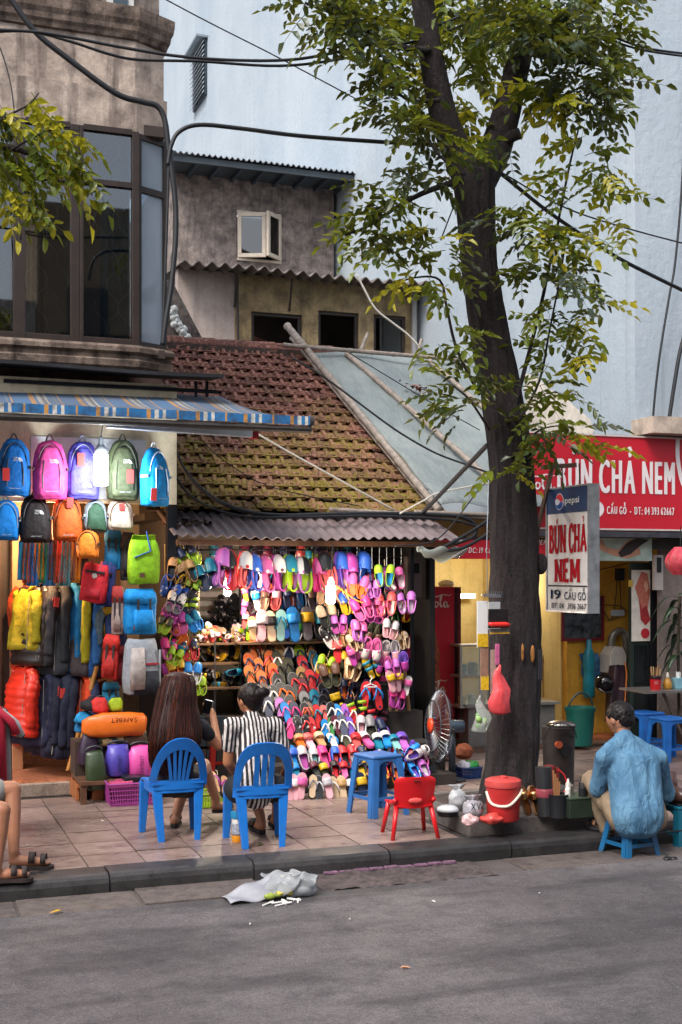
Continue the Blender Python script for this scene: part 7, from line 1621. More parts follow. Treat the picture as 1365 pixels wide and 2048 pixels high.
strip([(580, 'hot pink', 'pink'), (595, 'black', 'black', 'flip', 'white'), (610, 'black', 'red', 'flip', 'white'), (624, 'red', 'red', 'flip', 'white'), (648, 'sky blue', 'white'), (662, 'green', 'white'), (672, 'maroon', 'white'), (686, 'navy', 'white'), (700, 'purple', 'white'), (720, 'silver', 'pale pink', 'shoe', 'white'), (740, 'grey', 'olive', 'clog'), (762, 'navy', 'purple', 'clog')], 11.38, 1458, 52, 62, 'in the second floor row', 'second floor row of flip flops')
strip([(566, 'black', 'hot pink', 'sandal'), (600, 'orange', 'tan', 'slide'), (618, 'pale pink', 'coral', 'slide'), (640, 'tan', 'beige', 'slide'), (664, 'white', 'sky blue'), (690, 'olive', 'white'), (712, 'coral', 'red', 'slide'), (732, 'pink', 'white', 'slide'), (755, 'teal', 'white', 'slide'), (772, 'sky blue', 'white', 'slide'), (790, 'mint', 'teal', 'slide'), (805, 'lilac', 'purple', 'slide')], 11.2, 1486, 56, 24, 'in the flat third row', 'third floor row lying flat')
strip([(584, 'sky blue', 'blue', 'slide'), (606, 'silver', 'magenta', 'shoe', 'pale pink'), (626, 'silver', 'mint', 'shoe'), (646, 'hot pink', 'pink', 'shoe'), (668, 'blue', 'coral', 'shoe'), (686, 'red', 'black', 'shoe', 'black'), (706, 'red', 'white', 'shoe', 'white'), (727, 'navy', 'yellow', 'shoe', 'yellow'), (822, 'lilac', 'pink', 'slide'), (840, 'lilac', 'pink', 'clog')], 11.0, 1518, 54, 58, 'in the fourth floor row', 'fourth floor row of shoes')
strip([(578, 'sky blue', 'navy', 'slide'), (592, 'teal', 'sky blue', 'slide'), (630, 'black', 'maroon', 'slide'), (648, 'olive', 'yellow', 'slide'), (668, 'black', 'red', 'shoe', 'red'), (688, 'pink', 'red', 'slide'), (706, 'teal', 'navy', 'slide'), (722, 'navy', 'yellow', 'shoe', 'yellow'), (738, 'black', 'orange', 'shoe', 'yellow'), (764, 'red', 'yellow', 'shoe', 'yellow'), (790, 'navy', 'orange', 'shoe', 'orange'), (826, 'sky blue', 'purple', 'shoe', 'white'), (846, 'lilac', 'silver', 'shoe', 'navy')], 10.85, 1545, 48, 48, 'in the fifth floor row', 'fifth floor row of shoes')
strip([(575, 'pale pink', 'pink', 'bow'), (588, 'pale pink', 'white', 'bow'), (602, 'pale pink', 'pink', 'bow'), (624, 'beige', 'grey', 'flip'), (638, 'black', 'silver', 'flip'), (656, 'pale pink', 'silver', 'bow'), (668, 'beige', 'white', 'flip'), (684, 'beige', 'gold', 'bow'), (700, 'black', 'white', 'bow'), (722, 'navy', 'yellow', 'bow')], 10.62, 1576, 54, 70, 'in the front floor row', 'front floor row of sandals')
def jumble(n, x0, x1, y0, y1, yy, cols, kinds, where, group, L):
 used = {}
 its = sorted([(rnd.uniform(x0, x1), rnd.uniform(y0, y1), rnd.choice(cols), rnd.choice(cols), rnd.choice(kinds)) for _ in range(n)])
 for i, it in enumerate(its):
  p = it[:2]; a, b, kd = it[2:]
  c1, c2 = a, b; pp_ = onY(p[0], p[1], yy + rnd.uniform(-.1, .1)); s = L * mpp(pp_) / .24
  t = thing('small_sandal', cname(a, b, None) + ' ' + KN[kd] + ' ' + where + ', ' + (ordw(i) if i < 20 else ['first', 'second', 'third', 'fourth', 'fifth', 'sixth', 'seventh', 'eighth', 'ninth', 'tenth', 'eleventh', 'twelfth', 'thirteenth', 'fourteenth', 'fifteenth', 'sixteenth', 'seventeenth', 'eighteenth', 'nineteenth', 'twentieth', 'twenty first', 'twenty second', 'twenty third', 'twenty fourth'][n - 1 - i] + ' from right'), 'sandal', group=group); t.matrix_world = pose(pp_, rnd.uniform(0, 360), rnd.uniform(0, 360), rnd.uniform(10, 80), s); fill(kd, t, c1, c2)
jumble(44, 392, 492, 1258, 1282, 12.45, ['white', 'beige', 'black', 'gold', 'pale pink', 'lime', 'silver', 'coral'], ['flip', 'bow', 'slide'], 'on the upper shelf', 'sandals jumbled on the upper shelf', 34)
jumble(26, 392, 480, 1298, 1322, 12.45, ['yellow', 'gold', 'beige', 'lime', 'black', 'tan'], ['flip', 'bow'], 'packed on the second shelf', 'sandals packed on the second shelf', 34)
jumble(16, 395, 482, 1345, 1374, 12.4, ['navy', 'black', 'yellow', 'teal', 'olive', 'white'], ['sandal', 'shoe'], 'on the third shelf', 'sandals heaped on the third shelf', 40)
jumble(14, 422, 482, 1198, 1250, 12.9, ['black', 'grey'], ['sandal'], 'by the louvred vent', 'black sandals by the vent', 46)
jumble(22, 745, 862, 1500, 1566, 11.0, ['pink', 'sky blue', 'purple', 'white', 'lilac', 'red', 'black', 'silver'], ['shoe', 'slide', 'flip'], 'heaped behind the tall stool', 'sandals heaped behind the tall stool', 48)
for n_, (px, py, y, e) in enumerate(((662, 1192, 11.15, 30), (455, 1176, 12.1, 36))):
 c0 = onY(px, py + 16, y); k = mpp(c0); lb = thing('bulb_lamp', ['glowing warm bulb hanging among the pink shoes', 'small glowing bulb hanging behind the clogs'][n_], 'lamp', c0); s = 1 if n_ == 0 else .75
 MB().lathe([(5 * k * s, 0), (9 * k * s, 3 * k), (9.5 * k * s, 16 * k * s), (9 * k * s, 36 * k * s), (6 * k * s, 38 * k * s)], 16, c0).build('glass', emit((1, .92, .78), 22, 'stall bulb glass'), lb, smooth=True, world=True)
 MB().lathe([(7 * k * s, 38 * k * s), (7 * k * s, 46 * k * s), (4 * k * s, 54 * k * s)], 12, c0).build('socket', mat('#c9c6c0', .4), lb, world=True)
 MB().tube([c0 + Vector((0, 0, 54 * k * s)), c0 + Vector((.02, 0, 120 * k))], .005, 5).build('cord', CABLE, lb, world=True)
 l_ = bpy.data.lights.new('stall_light', 'POINT'); l_.energy = e; l_.color = (1, .86, .66); l_.shadow_soft_size = .05
 lo_ = bpy.data.objects.new('stall_light', l_); COL.objects.link(lo_); lo_.parent = lb; lo_.location = (0, -.10, 18 * k)
o = MB().tube(smoothpath([onY(a, b, 11.4) for a, b in ((672, 1172), (690, 1185), (712, 1200), (728, 1206))], 4), .006, 5).build('orange_cord', mat('#d2801e', .5)); tag(o, 'orange cord running from the stall bulb to the pink shoes', 'cord')
for i, (a, b, c, lb_) in enumerate((((795, 1300), (790, 1560), '#8a6238', 'tan wooden pole leaning right of the shoe clusters'), ((808, 1330), (826, 1520), '#9a6f42', 'bent wooden pole leaning at the right end of the stall'), ((780, 1380), (782, 1540), '#6b4a2c', 'dark wooden pole behind the tan one'))):
 o = MB().tube([onY(*a, 11.75), onY((a[0] + b[0]) / 2 + 2, (a[1] + b[1]) / 2, 11.72), onY(*b, 11.65)], .022, 8).build('wooden_pole', mat(c, .6, var=.3, scale=9), smooth=True); tag(o, lb_, 'pole')
# ================================================================ CHAIRS AND STOOLS
def taperleg(mb, a, b, wa, wb_, da, db):
 """four-sided leg from top a to foot b"""
 a, b = Vector(a), Vector(b); v = []
 for p, w, d in ((a, wa, da), (b, wb_, db)): v += [p + Vector((sx * w / 2, sy * d / 2, 0)) for sx, sy in ((-1, -1), (1, -1), (1, 1), (-1, 1))]
 mb.add(v, [(3, 2, 1, 0), (4, 5, 6, 7), (0, 1, 5, 4), (1, 2, 6, 5), (2, 3, 7, 6), (3, 0, 4, 7)]); return mb
CHB = mat('#166cc0', .38, var=.12, scale=7, dirt=.3)
def chair(label, loc, rz, nsl, e, cw):
 t = thing('plastic_chair', label, 'chair', loc, rz, 'blue plastic chairs')
 def Bk(x, z): return -.155 - .11 * (max(0, z - .42) / .36) ** 1.1 + .55 * x * x
 zb, zt_, hw = .40, .785, .222
 def out(s, ins):
  a = math.pi * (1 - s); c, n_ = math.cos(a), math.sin(a); q = 2 / e
  x = (hw - ins * .75) * math.copysign(abs(c) ** q, c); z = zb + (zt_ - zb - ins * 1.25) * n_ ** q
  return x, z
 fr = MB(); fr.sheet(lambda u, v: ((lambda p: (p[0], Bk(*p), p[1]))(out(.004 + .992 * u, .002 + v * .07))), 40, 3, .014); fr.build('backrest_frame', CHB, t, smooth=True, auto=.7)
 for i in range(nsl):
  f = (i + .5) / nsl * 2 - 1
  def sl(u, v, f=f):
   x0, x1 = f * cw * (.70 if nsl > 4 else .95), f * cw; z = lerp(.435, (.715 if nsl > 4 else .70) - (.06 if nsl > 4 else .01) * abs(f) ** 2, u); w = (.9 * cw / nsl) * (.62 if nsl > 4 else .74); x = lerp(x0, x1 * (1.15 if nsl > 4 else 1.0), u ** 1.3) + (v - .5) * 2 * w; return (x, Bk(x, z) + .002, z)
  MB().sheet(sl, 8, 2, .012).build('back_slat', CHB, t, smooth=True, auto=.7)
 MB().sheet(lambda u, v: (lerp(-.19, .19, u), Bk(lerp(-.19, .19, u), .42) - .004, lerp(.385, .455, v)), 12, 2, .013).build('back_rail', CHB, t)
 MB().sheet(lambda u, v: (lerp(-.215, .215, u) * lerp(.92, 1, v), lerp(-.16, .25, v), .43 - .018 * math.sin(math.pi * u) * math.sin(math.pi * min(1, v * 1.1)) - (.03 * max(0, v - .85) / .15)), 14, 12, .014).build('seat', CHB, t, smooth=True, auto=.8)
 ap = MB(); ap.sheet(lambda u, v: ((lambda a: (.205 * math.copysign(abs(math.cos(a)) ** .5, math.cos(a)), .045 + .20 * math.copysign(abs(math.sin(a)) ** .5, math.sin(a))))(u * 2 * math.pi) + (lerp(.36, .425, v),)), 36, 1, .008); ap.build('seat_apron', CHB, t)
 for sx in (-1, 1):
  for fx_, fy, tx, ty in ((.135, -.19, .16, -.13), (.20, .23, .185, .19)):
   lg = MB(); taperleg(lg, (sx * tx, ty, .40), (sx * fx_, fy, 0), .075, .045, .016, .012); taperleg(lg, (sx * (tx + .03), ty + .028, .40), (sx * (fx_ + .018), fy + .018, 0), .014, .012, .06, .04); lg.build('leg', CHB, t, bevel=.004)
 return t
chair('blue plastic chair with a round five slat back, under the long haired woman', (2.07, 9.42, 0), 0, 5, 2.2, .105)
chair('blue plastic chair with a squarer three slat back, under the striped shirt woman', (2.61, 8.97, 0), R(-4), 3, 3.1, .085)
def stool(label, loc, rz, tw, bw, h, c, dirty=0, name='plastic_stool', group='plastic stools', rung=True):
 m_ = mat(c, .4, var=.15, scale=6, dirt=dirty); t = thing(name, label, 'stool', loc, rz, group)
 MB().box((0, 0, h - .014), (tw, tw, .028)).build('seat', m_, t, bevel=.012)
 lt = .06 if h > .3 else .05
 for sx in (-1, 1):
  for sy in (-1, 1):
   lg = MB(); a = tw / 2 - lt / 2 - .004; b = bw / 2 - lt / 2; taperleg(lg, (sx * a, sy * (tw / 2 - .008), h - .028), (sx * b, sy * bw / 2, 0), lt, lt * .85, .014, .012); taperleg(lg, (sx * (tw / 2 - .008), sy * (a - .007), h - .029), (sx * bw / 2, sy * (b - .007), 0), .013, .011, lt, lt * .85); lg.build('leg', m_, t)
 for i in range(4):
  a_ = i * math.pi / 2; c_, s_ = round(math.cos(a_)), round(math.sin(a_))
  n = 8; q = tw / 2 - .012
  def apf(u, v):
   x = (u - .5) * (tw - 2 * lt) ; dz = .02 + .05 * (abs(2 * u - 1) ** 3); z = h - .028 - v * dz; return (c_ * q + (-s_) * x, s_ * q + c_ * x, z)
  MB().sheet(apf, n, 1, .01).build('apron', m_, t)
  if rung:
   zr = h * .30; w_ = lerp(bw, tw, .30); q2 = w_ / 2 - .008; MB().box((c_ * q2, s_ * q2, zr), (.010 if c_ else w_ - 1.6 * lt, .010 if s_ else w_ - 1.6 * lt, .028)).build('rung', m_, t)
 return t
stool('tall scuffed blue stool in front of the shoe heap', onZ(762, 1632, 0) + Vector((.02, .12, 0)), R(14), .30, .38, .50, '#2f68a8', .45)
stool('low worn blue stool the man sits on', onZ(1278, 1712, RZ) + Vector((0, .12, 0)), R(6), .25, .33, .27, '#155a86', .85)
stool('teal stool at the right edge', onZ(1385, 1690, RZ) + Vector((0, .15, 0)), R(5), .28, .34, .30, '#0f5a70', .3)
stool('blue stool behind the man, left of the two', onZ(1290, 1505, 0), R(8), .32, .38, .46, '#1c62b4', .1)
stool('blue stool behind the man, right of the two', onZ(1340, 1520, 0), R(4), .32, .38, .46, '#1c66b8', .1)
RC_ = mat('#c8161e', .32, var=.06); p = onZ(820, 1672, 0)
t = thing('red_child_chair', 'small red plastic child chair with a solid back', 'chair', p, R(-6))
def bkf(u, v):
 x = (u - .5) * 2; z = lerp(.235, .475, v); w = .165 * (1 - .10 * (1 - v)) * (1 if v < .86 else math.sqrt(max(0, 1 - ((v - .86) / .2) ** 2))); return (x * w, -.125 - .05 * v + .035 * x * x, z - .02 * (1 - v) * 0)
MB().sheet(bkf, 16, 14, .014).build('backrest', RC_, t, smooth=True, auto=.7)
hw_ = MB(); hw_.sphere((0, -.148, .295), (.055, .012, .022), 18, 8); hw_.build('pale_oval', mat('#e0524e', .4), t, smooth=True)  # lighter red oval on the lower backrest
MB().tube([(-.026, -.187, .452), (.026, -.187, .452)], .006, 6).build('handle_slot', mat('#6a0a10', .5), t)
MB().sheet(lambda u, v: ((u - .5) * .31 * (1 - .1 * (1 - v)), lerp(-.13, .15, v), .255 - .012 * math.sin(math.pi * u)), 10, 8, .014).build('seat', RC_, t, smooth=True, auto=.7)
for sx in (-1, 1):
 for a, b in (((sx * .135, -.10, .25), (sx * .18, -.15, 0)), ((sx * .135, .11, .25), (sx * .17, .17, 0))): MB().tube([a, b], [.02, .016], 10).build('leg', RC_, t, smooth=True)
 MB().tube(smoothpath([(sx * .14, .02, .25), (sx * .16, -.06, .27), (sx * .15, -.13, .30)], 3), .018, 8).build('side_bracket', RC_, t, smooth=True)
# ================================================================ PEOPLE
def capsule(mb, p0, r0, p1, r1, n=12):
 p0, p1 = Vector(p0), Vector(p1); d = (p1 - p0); L = d.length or 1e-4; d = d / L; pts = []; rs = []
 for i in range(5): a = math.pi / 2 * i / 4; pts.append(p0 - d * r0 * math.cos(a)); rs.append(max(1e-4, r0 * math.sin(a)))
 for i in range(5): a = math.pi / 2 * (4 - i) / 4; pts.append(p1 + d * r1 * math.cos(a)); rs.append(max(1e-4, r1 * math.sin(a)))
 mb.tube(pts, rs, n); return mb
def blob(name, caps, vox, m_, parent, it=8, ell=(), fold=0, fsc=(8, 8, 3), seed=0):
 mb = MB()
 for c in caps: capsule(mb, *c)
 for e in ell: mb.sphere(e[0], e[1], 14, 10, rot=e[2] if len(e) > 2 else None)
 me = mb.mesh('tmp', m_); o = bpy.data.objects.new('tmp', me)
 r_ = o.modifiers.new('r', 'REMESH'); r_.mode = 'VOXEL'; r_.voxel_size = vox
 s_ = o.modifiers.new('s', 'SMOOTH'); s_.factor = .5; s_.iterations = it
 nm = evalmesh(o); bpy.data.objects.remove(o); bpy.data.meshes.remove(me)
 nm.name = name; r = parent
 while r.parent is not None: r = r.parent
 off_ = r.location.copy()
 cs = [v.co.copy() for v in nm.vertices]
 if fold:
  ns = [v.normal.copy() for v in nm.vertices]
  for i, c in enumerate(cs):
   q = Vector((c.x * fsc[0] + seed, c.y * fsc[1], c.z * fsc[2])); w = mn.noise(q * .6) * 1.3
   cs[i] = c + ns[i] * fold * (mn.noise(q) * .7 + (.35 - abs(mn.noise(q * 1.6 + Vector((w, w, 0))))) * .9)
 nm.vertices.foreach_set('co', [x for c in cs for x in (c - off_)])
 nm.materials.clear(); nm.materials.append(m_); nm.shade_smooth()
 ob = bpy.data.objects.new(name, nm); COL.objects.link(ob); ob.parent = parent; return ob
def skin(c='#b98566'):
 k = 'skin' + c
 if k in _mats: return _mats[k]
 m, nt, b = newmat('skin'); v = coords(nt); col = mix(nt, noise(nt, v, 14, 4), tuple(x * .88 for x in srgb(c)), tuple(min(1, x * 1.12) for x in srgb(c)))
 nt.links.new(col, b.inputs['Base Color']); b.inputs['Roughness'].default_value = .5; b.inputs['Subsurface Weight'].default_value = .12; b.inputs['Subsurface Radius'].default_value = (.02, .008, .004); _mats[k] = m; return m
def hairm(c1, c2, dirv=(40, 40, 1.5)):
 m, nt, b = newmat('hair'); v = coords(nt, dirv); f = noise(nt, v, 2.0, 5, .65)
 nt.links.new(mix(nt, ramp(nt, f, [(.35, 0), (.7, 1)]), srgb(c1), srgb(c2)), b.inputs['Base Color']); b.inputs['Roughness'].default_value = .5; b.inputs['Specular IOR Level'].default_value = .25; bump(nt, b, f, .4, .006); return m
def head(cx, r, face, tilt=0):
 """head + neckless face features as ellipsoids: face = unit vector the person looks along"""
 f = Vector(face).normalized(); up = Vector((0, 0, 1)); sd_ = f.cross(up).normalized(); upv = sd_.cross(f)
 M3 = Matrix((sd_, f, upv)).transposed(); c = Vector(cx)
 E = [(c, (r * .80, r * .98, r * 1.0), M3), (c + f * r * .25 - upv * r * .45, (r * .60, r * .62, r * .62), M3), (c + f * r * .98 - upv * r * .12, (r * .12, r * .16, r * .20), M3)]
 for s in (-1, 1): E.append((c + sd_ * s * r * .82 - upv * r * .15 - f * r * .05, (r * .08, r * .18, r * .26), M3))
 E.append((c + f * r * .80 - upv * r * .55, (r * .26, r * .12, r * .10), M3))
 return E, M3
def hand(p, along, palm, s=1.0, curl=.9):
 """palm and five bent fingers; along = wrist to knuckles, palm = direction the palm faces"""
 a = Vector(along).normalized(); q = Vector(palm); q = (q - a * q.dot(a)).normalized(); w = a.cross(q); p = Vector(p); C = []
 for k in (-1.2, -.4, .4, 1.2): C.append((p + w * k * .017 * s, .014 * s, p + a * .065 * s + w * k * .021 * s, .0125 * s))
 for k, L in zip((-1.5, -.5, .5, 1.5), (.062, .072, .068, .052)):
  b = p + a * .075 * s + w * k * .019 * s; m_ = b + (a * math.cos(curl) + q * math.sin(curl)) * L * .5 * s; e = m_ + (a * math.cos(curl * 2) + q * math.sin(curl * 2)) * L * .42 * s
  C += [(b, .0092 * s, m_, .0086 * s), (m_, .0086 * s, e, .0072 * s)]
 b = p + a * .015 * s - w * .030 * s; m_ = b + (a * .6 - w * .5 + q * .55).normalized() * .035 * s; e = m_ + (a * .75 + q * .6).normalized() * .028 * s
 C += [(b, .0115 * s, m_, .010 * s), (m_, .010 * s, e, .0085 * s)]; return C
def footcaps(heel, toe, s=1.0):
 h, t_ = Vector(heel), Vector(toe); d = (t_ - h).normalized(); w = d.cross(Vector((0, 0, 1))).normalized(); L = (t_ - h).length
 C = [(h, .034 * s, h + d * L * .5, .036 * s), (h + d * L * .3 + w * .012, .030 * s, h + d * L * .78 + w * .014, .022 * s), (h + d * L * .3 - w * .012, .030 * s, h + d * L * .78 - w * .014, .022 * s)]
 for k in range(5): C.append((h + d * L * .78 + w * (k - 2) * .015, .012 * s, h + d * L * (1.0 - .03 * abs(k - 1.2)) + w * (k - 2) * .0175 - Vector((0, 0, .006)), .0095 * s))
 return C
def sandal_on(par, heel, toe, c='#1d1817', s=1.0):
 h, t_ = Vector(heel), Vector(toe); d = (t_ - h); L = d.length; d.normalize(); ang = math.atan2(d.y, d.x) - math.pi / 2
 r = par
 while r.parent is not None: r = r.parent
 M4 = Matrix.Translation((h + t_) / 2 + Vector((0, 0, -.052)) - r.location) @ Matrix.Rotation(ang, 4, 'Z') @ Matrix.Rotation(math.asin(max(-1, min(1, d.z))), 4, 'X') @ Matrix.Scale((L + .05) / .24 , 4)
 o = piece('sandal_sole', 'sole', mat(c, .7), par, M4)
 M5 = M4 @ Matrix.Scale(1.18, 4, (0, 0, 1)) @ Matrix.Translation((0, 0, .012)); piece('sandal_straps', 'straps', mat(c, .7), par, M5)
SK1 = skin('#b8805f')
w1 = thing('person', 'woman with long dark brown hair in a black top and shorts, seated holding a phone', 'person', (2.07, 9.42, 0))
pel = onY(352, 1562, 9.40); che = onY(360, 1470, 9.44); nk = onY(362, 1425, 9.47); hd = onY(358, 1388, 9.50)
hL, hR = onY(325, 1568, 9.44), onY(382, 1568, 9.44); kL, kR = onY(372, 1560, 9.86), onY(408, 1532, 9.84); aL, aR = onY(350, 1642, 9.74), onY(432, 1598, 9.86)
sL, sR = onY(326, 1450, 9.43), onY(402, 1452, 9.43); eL, eR = onY(318, 1510, 9.50), onY(436, 1492, 9.50); wL, wR = onY(345, 1545, 9.72), onY(426, 1428, 9.62)
fL0, fL1 = Vector((aL.x - .01, aL.y - .02, .06)), Vector((aL.x + .05, aL.y + .17, .05)); fR0, fR1 = aR + Vector((-.01, 0, -.06)), aR + Vector((.15, .05, -.075))
caps = [(pel, .125, che, .105), (hL, .09, hR, .09), (sL, .045, sR, .045), (che, .10, nk, .05), (nk, .043, hd, .045), (hL, .088, kL, .058), (kL, .055, aL, .034), (hR, .088, kR, .06), (kR, .056, aR, .036), (aL, .034, fL0, .032), (aR, .036, fR0, .032), (sL, .045, eL, .037), (eL, .036, wL, .026), (sR, .045, eR, .038), (eR, .038, wR, .026)] + footcaps(fL0, fL1) + footcaps(fR0, fR1) + hand(wR, wR - eR + Vector((-.03, .03, .02)), (-1, .1, 0), 1.0, .8) + hand(wL, (.2, 1, -.1), (0, 0, -1), 1.0, .4)
E, M3 = head(hd, .105, (.12, 1, -.12))
blob('body', caps, .0075, SK1, w1, 5, E)
TOP = mat('#15161f', .8, var=.2, scale=12, bmp=.2)
blob('top', [(pel + Vector((0, 0, .06)), .135, che, .118), (sL + Vector((.01, 0, -.01)), .062, sR + Vector((-.01, 0, -.01)), .062), (sL, .056, sL.lerp(eL, .45), .05), (sR, .056, sR.lerp(eR, .45), .052), (che, .115, nk + Vector((0, 0, -.02)), .06)], .012, TOP, w1, 5, (), .012, seed=2)
blob('shorts', [(hL, .108, hR, .108), (hL, .104, hL.lerp(kL, .55), .082), (hR, .104, hR.lerp(kR, .5), .084), (pel, .135, pel + Vector((0, 0, .06)), .13)], .012, mat('#101119', .8, var=.2), w1, 5, (), .008, seed=4)
sandal_on(w1, fL0, fL1); sandal_on(w1, fR0, fR1)
HA = hairm('#160a09', '#41190f')  # red tone puts the warm shop light into dark brown hair
rings = []
for (px, py, wa, wd, y) in ((357, 1345, 14, 14, 9.50), (357, 1350, 28, 27, 9.50), (356, 1362, 35, 33, 9.49), (354, 1385, 40, 36, 9.46), (352, 1412, 44, 32, 9.42), (352, 1445, 51, 27, 9.36), (350, 1480, 55, 24, 9.31), (346, 1505, 51, 20, 9.31), (342, 1525, 44, 17, 9.31), (338, 1540, 32, 12, 9.32), (335, 1546, 20, 8, 9.32)):
 c = onY(px, py, y); k = mpp(c) * .93; rings.append((c.x, c.y, c.z, wa * k, wd * k))
hb = loft(MB(), rings[::-1], 48, 2.0)
hb.v = [tuple(Vector(v) + Vector((mn.noise(Vector((v[0] * 30, v[1] * 20, v[2] * 3))) * .009, mn.noise(Vector((v[0] * 45, v[1] * 20, v[2] * 2.5 + 5))) * .013, 0))) for v in hb.v]
hb.build('hair', HA, w1, smooth=True, world=True)
hs2 = MB(); hr_ = random.Random(5)
for i in range(190):
 a = hr_.uniform(-math.pi, 0) if i % 5 else hr_.uniform(-3.6, .5); pts = []; j0 = hr_.choice((1, 2, 2, 3)); j1 = len(rings) - hr_.choice((0, 0, 1, 2)); ph = hr_.uniform(0, 6); lw = hr_.uniform(.98, 1.05)
 for j in range(j0, j1):
  r_ = rings[j]; q = lw + .03 * math.sin(j * .8 + ph); pts.append((r_[0] + r_[3] * q * math.cos(a + .05 * math.sin(j + ph)), r_[1] + r_[4] * q * math.sin(a + .05 * math.sin(j + ph)), r_[2]))
 pts.append((pts[-1][0] + hr_.uniform(-.015, .015), pts[-1][1], pts[-1][2] - hr_.uniform(.005, .035)))
 hs2.tube(smoothpath(pts, 3), hr_.uniform(.0012, .0026), 3, cap=False, mi=i % 3)
o = hs2.build('hair_strands', [HA, hairm('#351409', '#6e2f18'), hairm('#140809', '#331512')], w1, smooth=True, world=True); o['kind'] = 'stuff'  # second colour paints a copper highlight on the strands
ph_ = wR + Vector((-.035, .01, .05)); phn = thing('mobile_phone', 'grey phone in the hand of the long haired woman', 'phone', ph_)
MB().box((0, 0, 0), (.012, .075, .14), Euler((R(15), R(-25), R(60)))).build('case', mat('#8f9296', .3, .3), phn, bevel=.006)
MB().box((-.007, -.004, .002), (.002, .066, .125), Euler((R(15), R(-25), R(60)))).build('screen', mat('#1a1c20', .1), phn)
w2 = thing('person', 'woman with pinned up dark hair in a black and white striped shirt, seated', 'person', (2.61, 8.97, 0))
pel = onY(512, 1572, 8.98); che = onY(507, 1480, 9.03); nk = onY(503, 1432, 9.07); hd = onY(499, 1398, 9.11)
hL, hR = onY(478, 1578, 9.02), onY(548, 1576, 9.02); kL, kR = onY(505, 1572, 9.44), onY(560, 1570, 9.42); aL, aR = onY(523, 1640, 9.28), onY(552, 1632, 9.42)
sL, sR = onY(462, 1452, 9.03), onY(550, 1452, 9.03); eL, eR = onY(456, 1525, 9.10), onY(578, 1530, 9.06); wL, wR = onY(480, 1560, 9.34), onY(565, 1556, 9.30)
fL0, fL1 = Vector((aL.x, aL.y - .02, .06)), Vector((aL.x - .01, aL.y + .19, .05)); fR0, fR1 = Vector((aR.x, aR.y - .02, .06)), Vector((aR.x + .03, aR.y + .18, .05))
caps = [(pel, .13, che, .11), (hL, .09, hR, .09), (sL, .047, sR, .047), (che, .10, nk, .05), (nk, .046, hd, .047), (hL, .09, kL, .06), (kL, .056, aL, .036), (hR, .09, kR, .06), (kR, .056, aR, .036), (aL, .036, fL0, .033), (aR, .036, fR0, .033), (sL, .047, eL, .04), (eL, .039, wL, .028), (sR, .047, eR, .04), (eR, .039, wR, .028)] + footcaps(fL0, fL1) + footcaps(fR0, fR1) + hand(wL, (.5, .9, 0), (0, 0, -1), 1, .6) + hand(wR, (-.3, .9, 0), (0, 0, -1), 1, .6)
SK2 = skin('#a8704f'); E, M3 = head(hd, .104, (-.42, .9, -.12)); blob('body', caps, .0075, SK2, w2, 5, E)
def stripem():
 m, nt, b = newmat('striped shirt'); tc = nt.nodes.new('ShaderNodeTexCoord'); v = coords(nt); sx = N(nt, 'ShaderNodeSeparateXYZ'); nt.links.new(tc.outputs['Object'], sx.inputs[0])
 nz = noise(nt, coords(nt, (6, 6, 3)), 1.0, 3); ad = N(nt, 'ShaderNodeMath', operation='MULTIPLY_ADD'); nt.links.new(nz, ad.inputs[0]); ad.inputs[1].default_value = .020; nt.links.new(sx.outputs[0], ad.inputs[2])
 mm = N(nt, 'ShaderNodeMath', operation='MULTIPLY'); mm.inputs[1].default_value = 1 / .0305; nt.links.new(ad.outputs[0], mm.inputs[0]); fr = N(nt, 'ShaderNodeMath', operation='FRACT'); nt.links.new(mm.outputs[0], fr.inputs[0])
 nt.links.new(mix(nt, ramp(nt, fr.outputs[0], [(.46, 0), (.50, 1)]), srgb('#cfc6c2'), srgb('#1c191d')), b.inputs['Base Color']); b.inputs['Roughness'].default_value = .75; bump(nt, b, ramp(nt, noise(nt, coords(nt, (8, 8, 2.4)), 1.6, 3, .5, .8), [(.40, 0), (.5, 1), (.6, 0)]), .4, .02); return m
blob('striped_shirt', [(pel + Vector((0, -.005, -.02)), .15, che, .128), (sL, .066, sR, .066), (sL, .062, sL.lerp(eL, .52), .064), (sR, .062, sR.lerp(eR, .52), .064), (che, .12, nk + Vector((0, 0, -.015)), .066)], .012, stripem(), w2, 5, (), .016, (9, 9, 4), 3)
MB().tube([nk + Vector((.052 * math.cos(a_ * .524), .050 * math.sin(a_ * .524) - .004, -.005 + .008 * math.sin(a_ * .524))) for a_ in range(13)], .013, 8).build('collar', mat('#c9c0bc', .8), w2, smooth=True, world=True)
blob('trousers', [(hL, .112, hR, .112), (hL, .106, kL, .076), (hR, .106, kR, .076), (kL, .074, kL.lerp(aL, .45), .064), (kR, .074, kR.lerp(aR, .45), .064), (pel, .138, pel + Vector((0, 0, -.01)), .138)], .012, mat('#12141c', .8, var=.2), w2, 5, (), .008, seed=9)
sandal_on(w2, fL0, fL1, '#15171c'); sandal_on(w2, fR0, fR1, '#15171c')
HB = hairm('#0b0808', '#241816', (30, 30, 12)); f = Vector((-.42, .9, -.12)).normalized()
blob('hair', [], .008, HB, w2, 3, [(hd - f * .022 + Vector((0, 0, .024)), (.097, .112, .100), M3), (hd - f * .055 + Vector((0, 0, -.02)), (.078, .06, .075), M3), (hd - f * .118 + Vector((.03, 0, .042)), (.052, .045, .042), M3)], .006, (40, 40, 40))
mn_ = thing('person', 'man in a loose blue linen shirt and beige trousers on the low stool, back turned', 'person', onZ(1278, 1712, RZ) + Vector((0, .12, 0)))
pel = onY(1275, 1632, 8.05); che = onY(1268, 1530, 8.17); nk = onY(1250, 1474, 8.25); hd = onY(1240, 1437, 8.32)
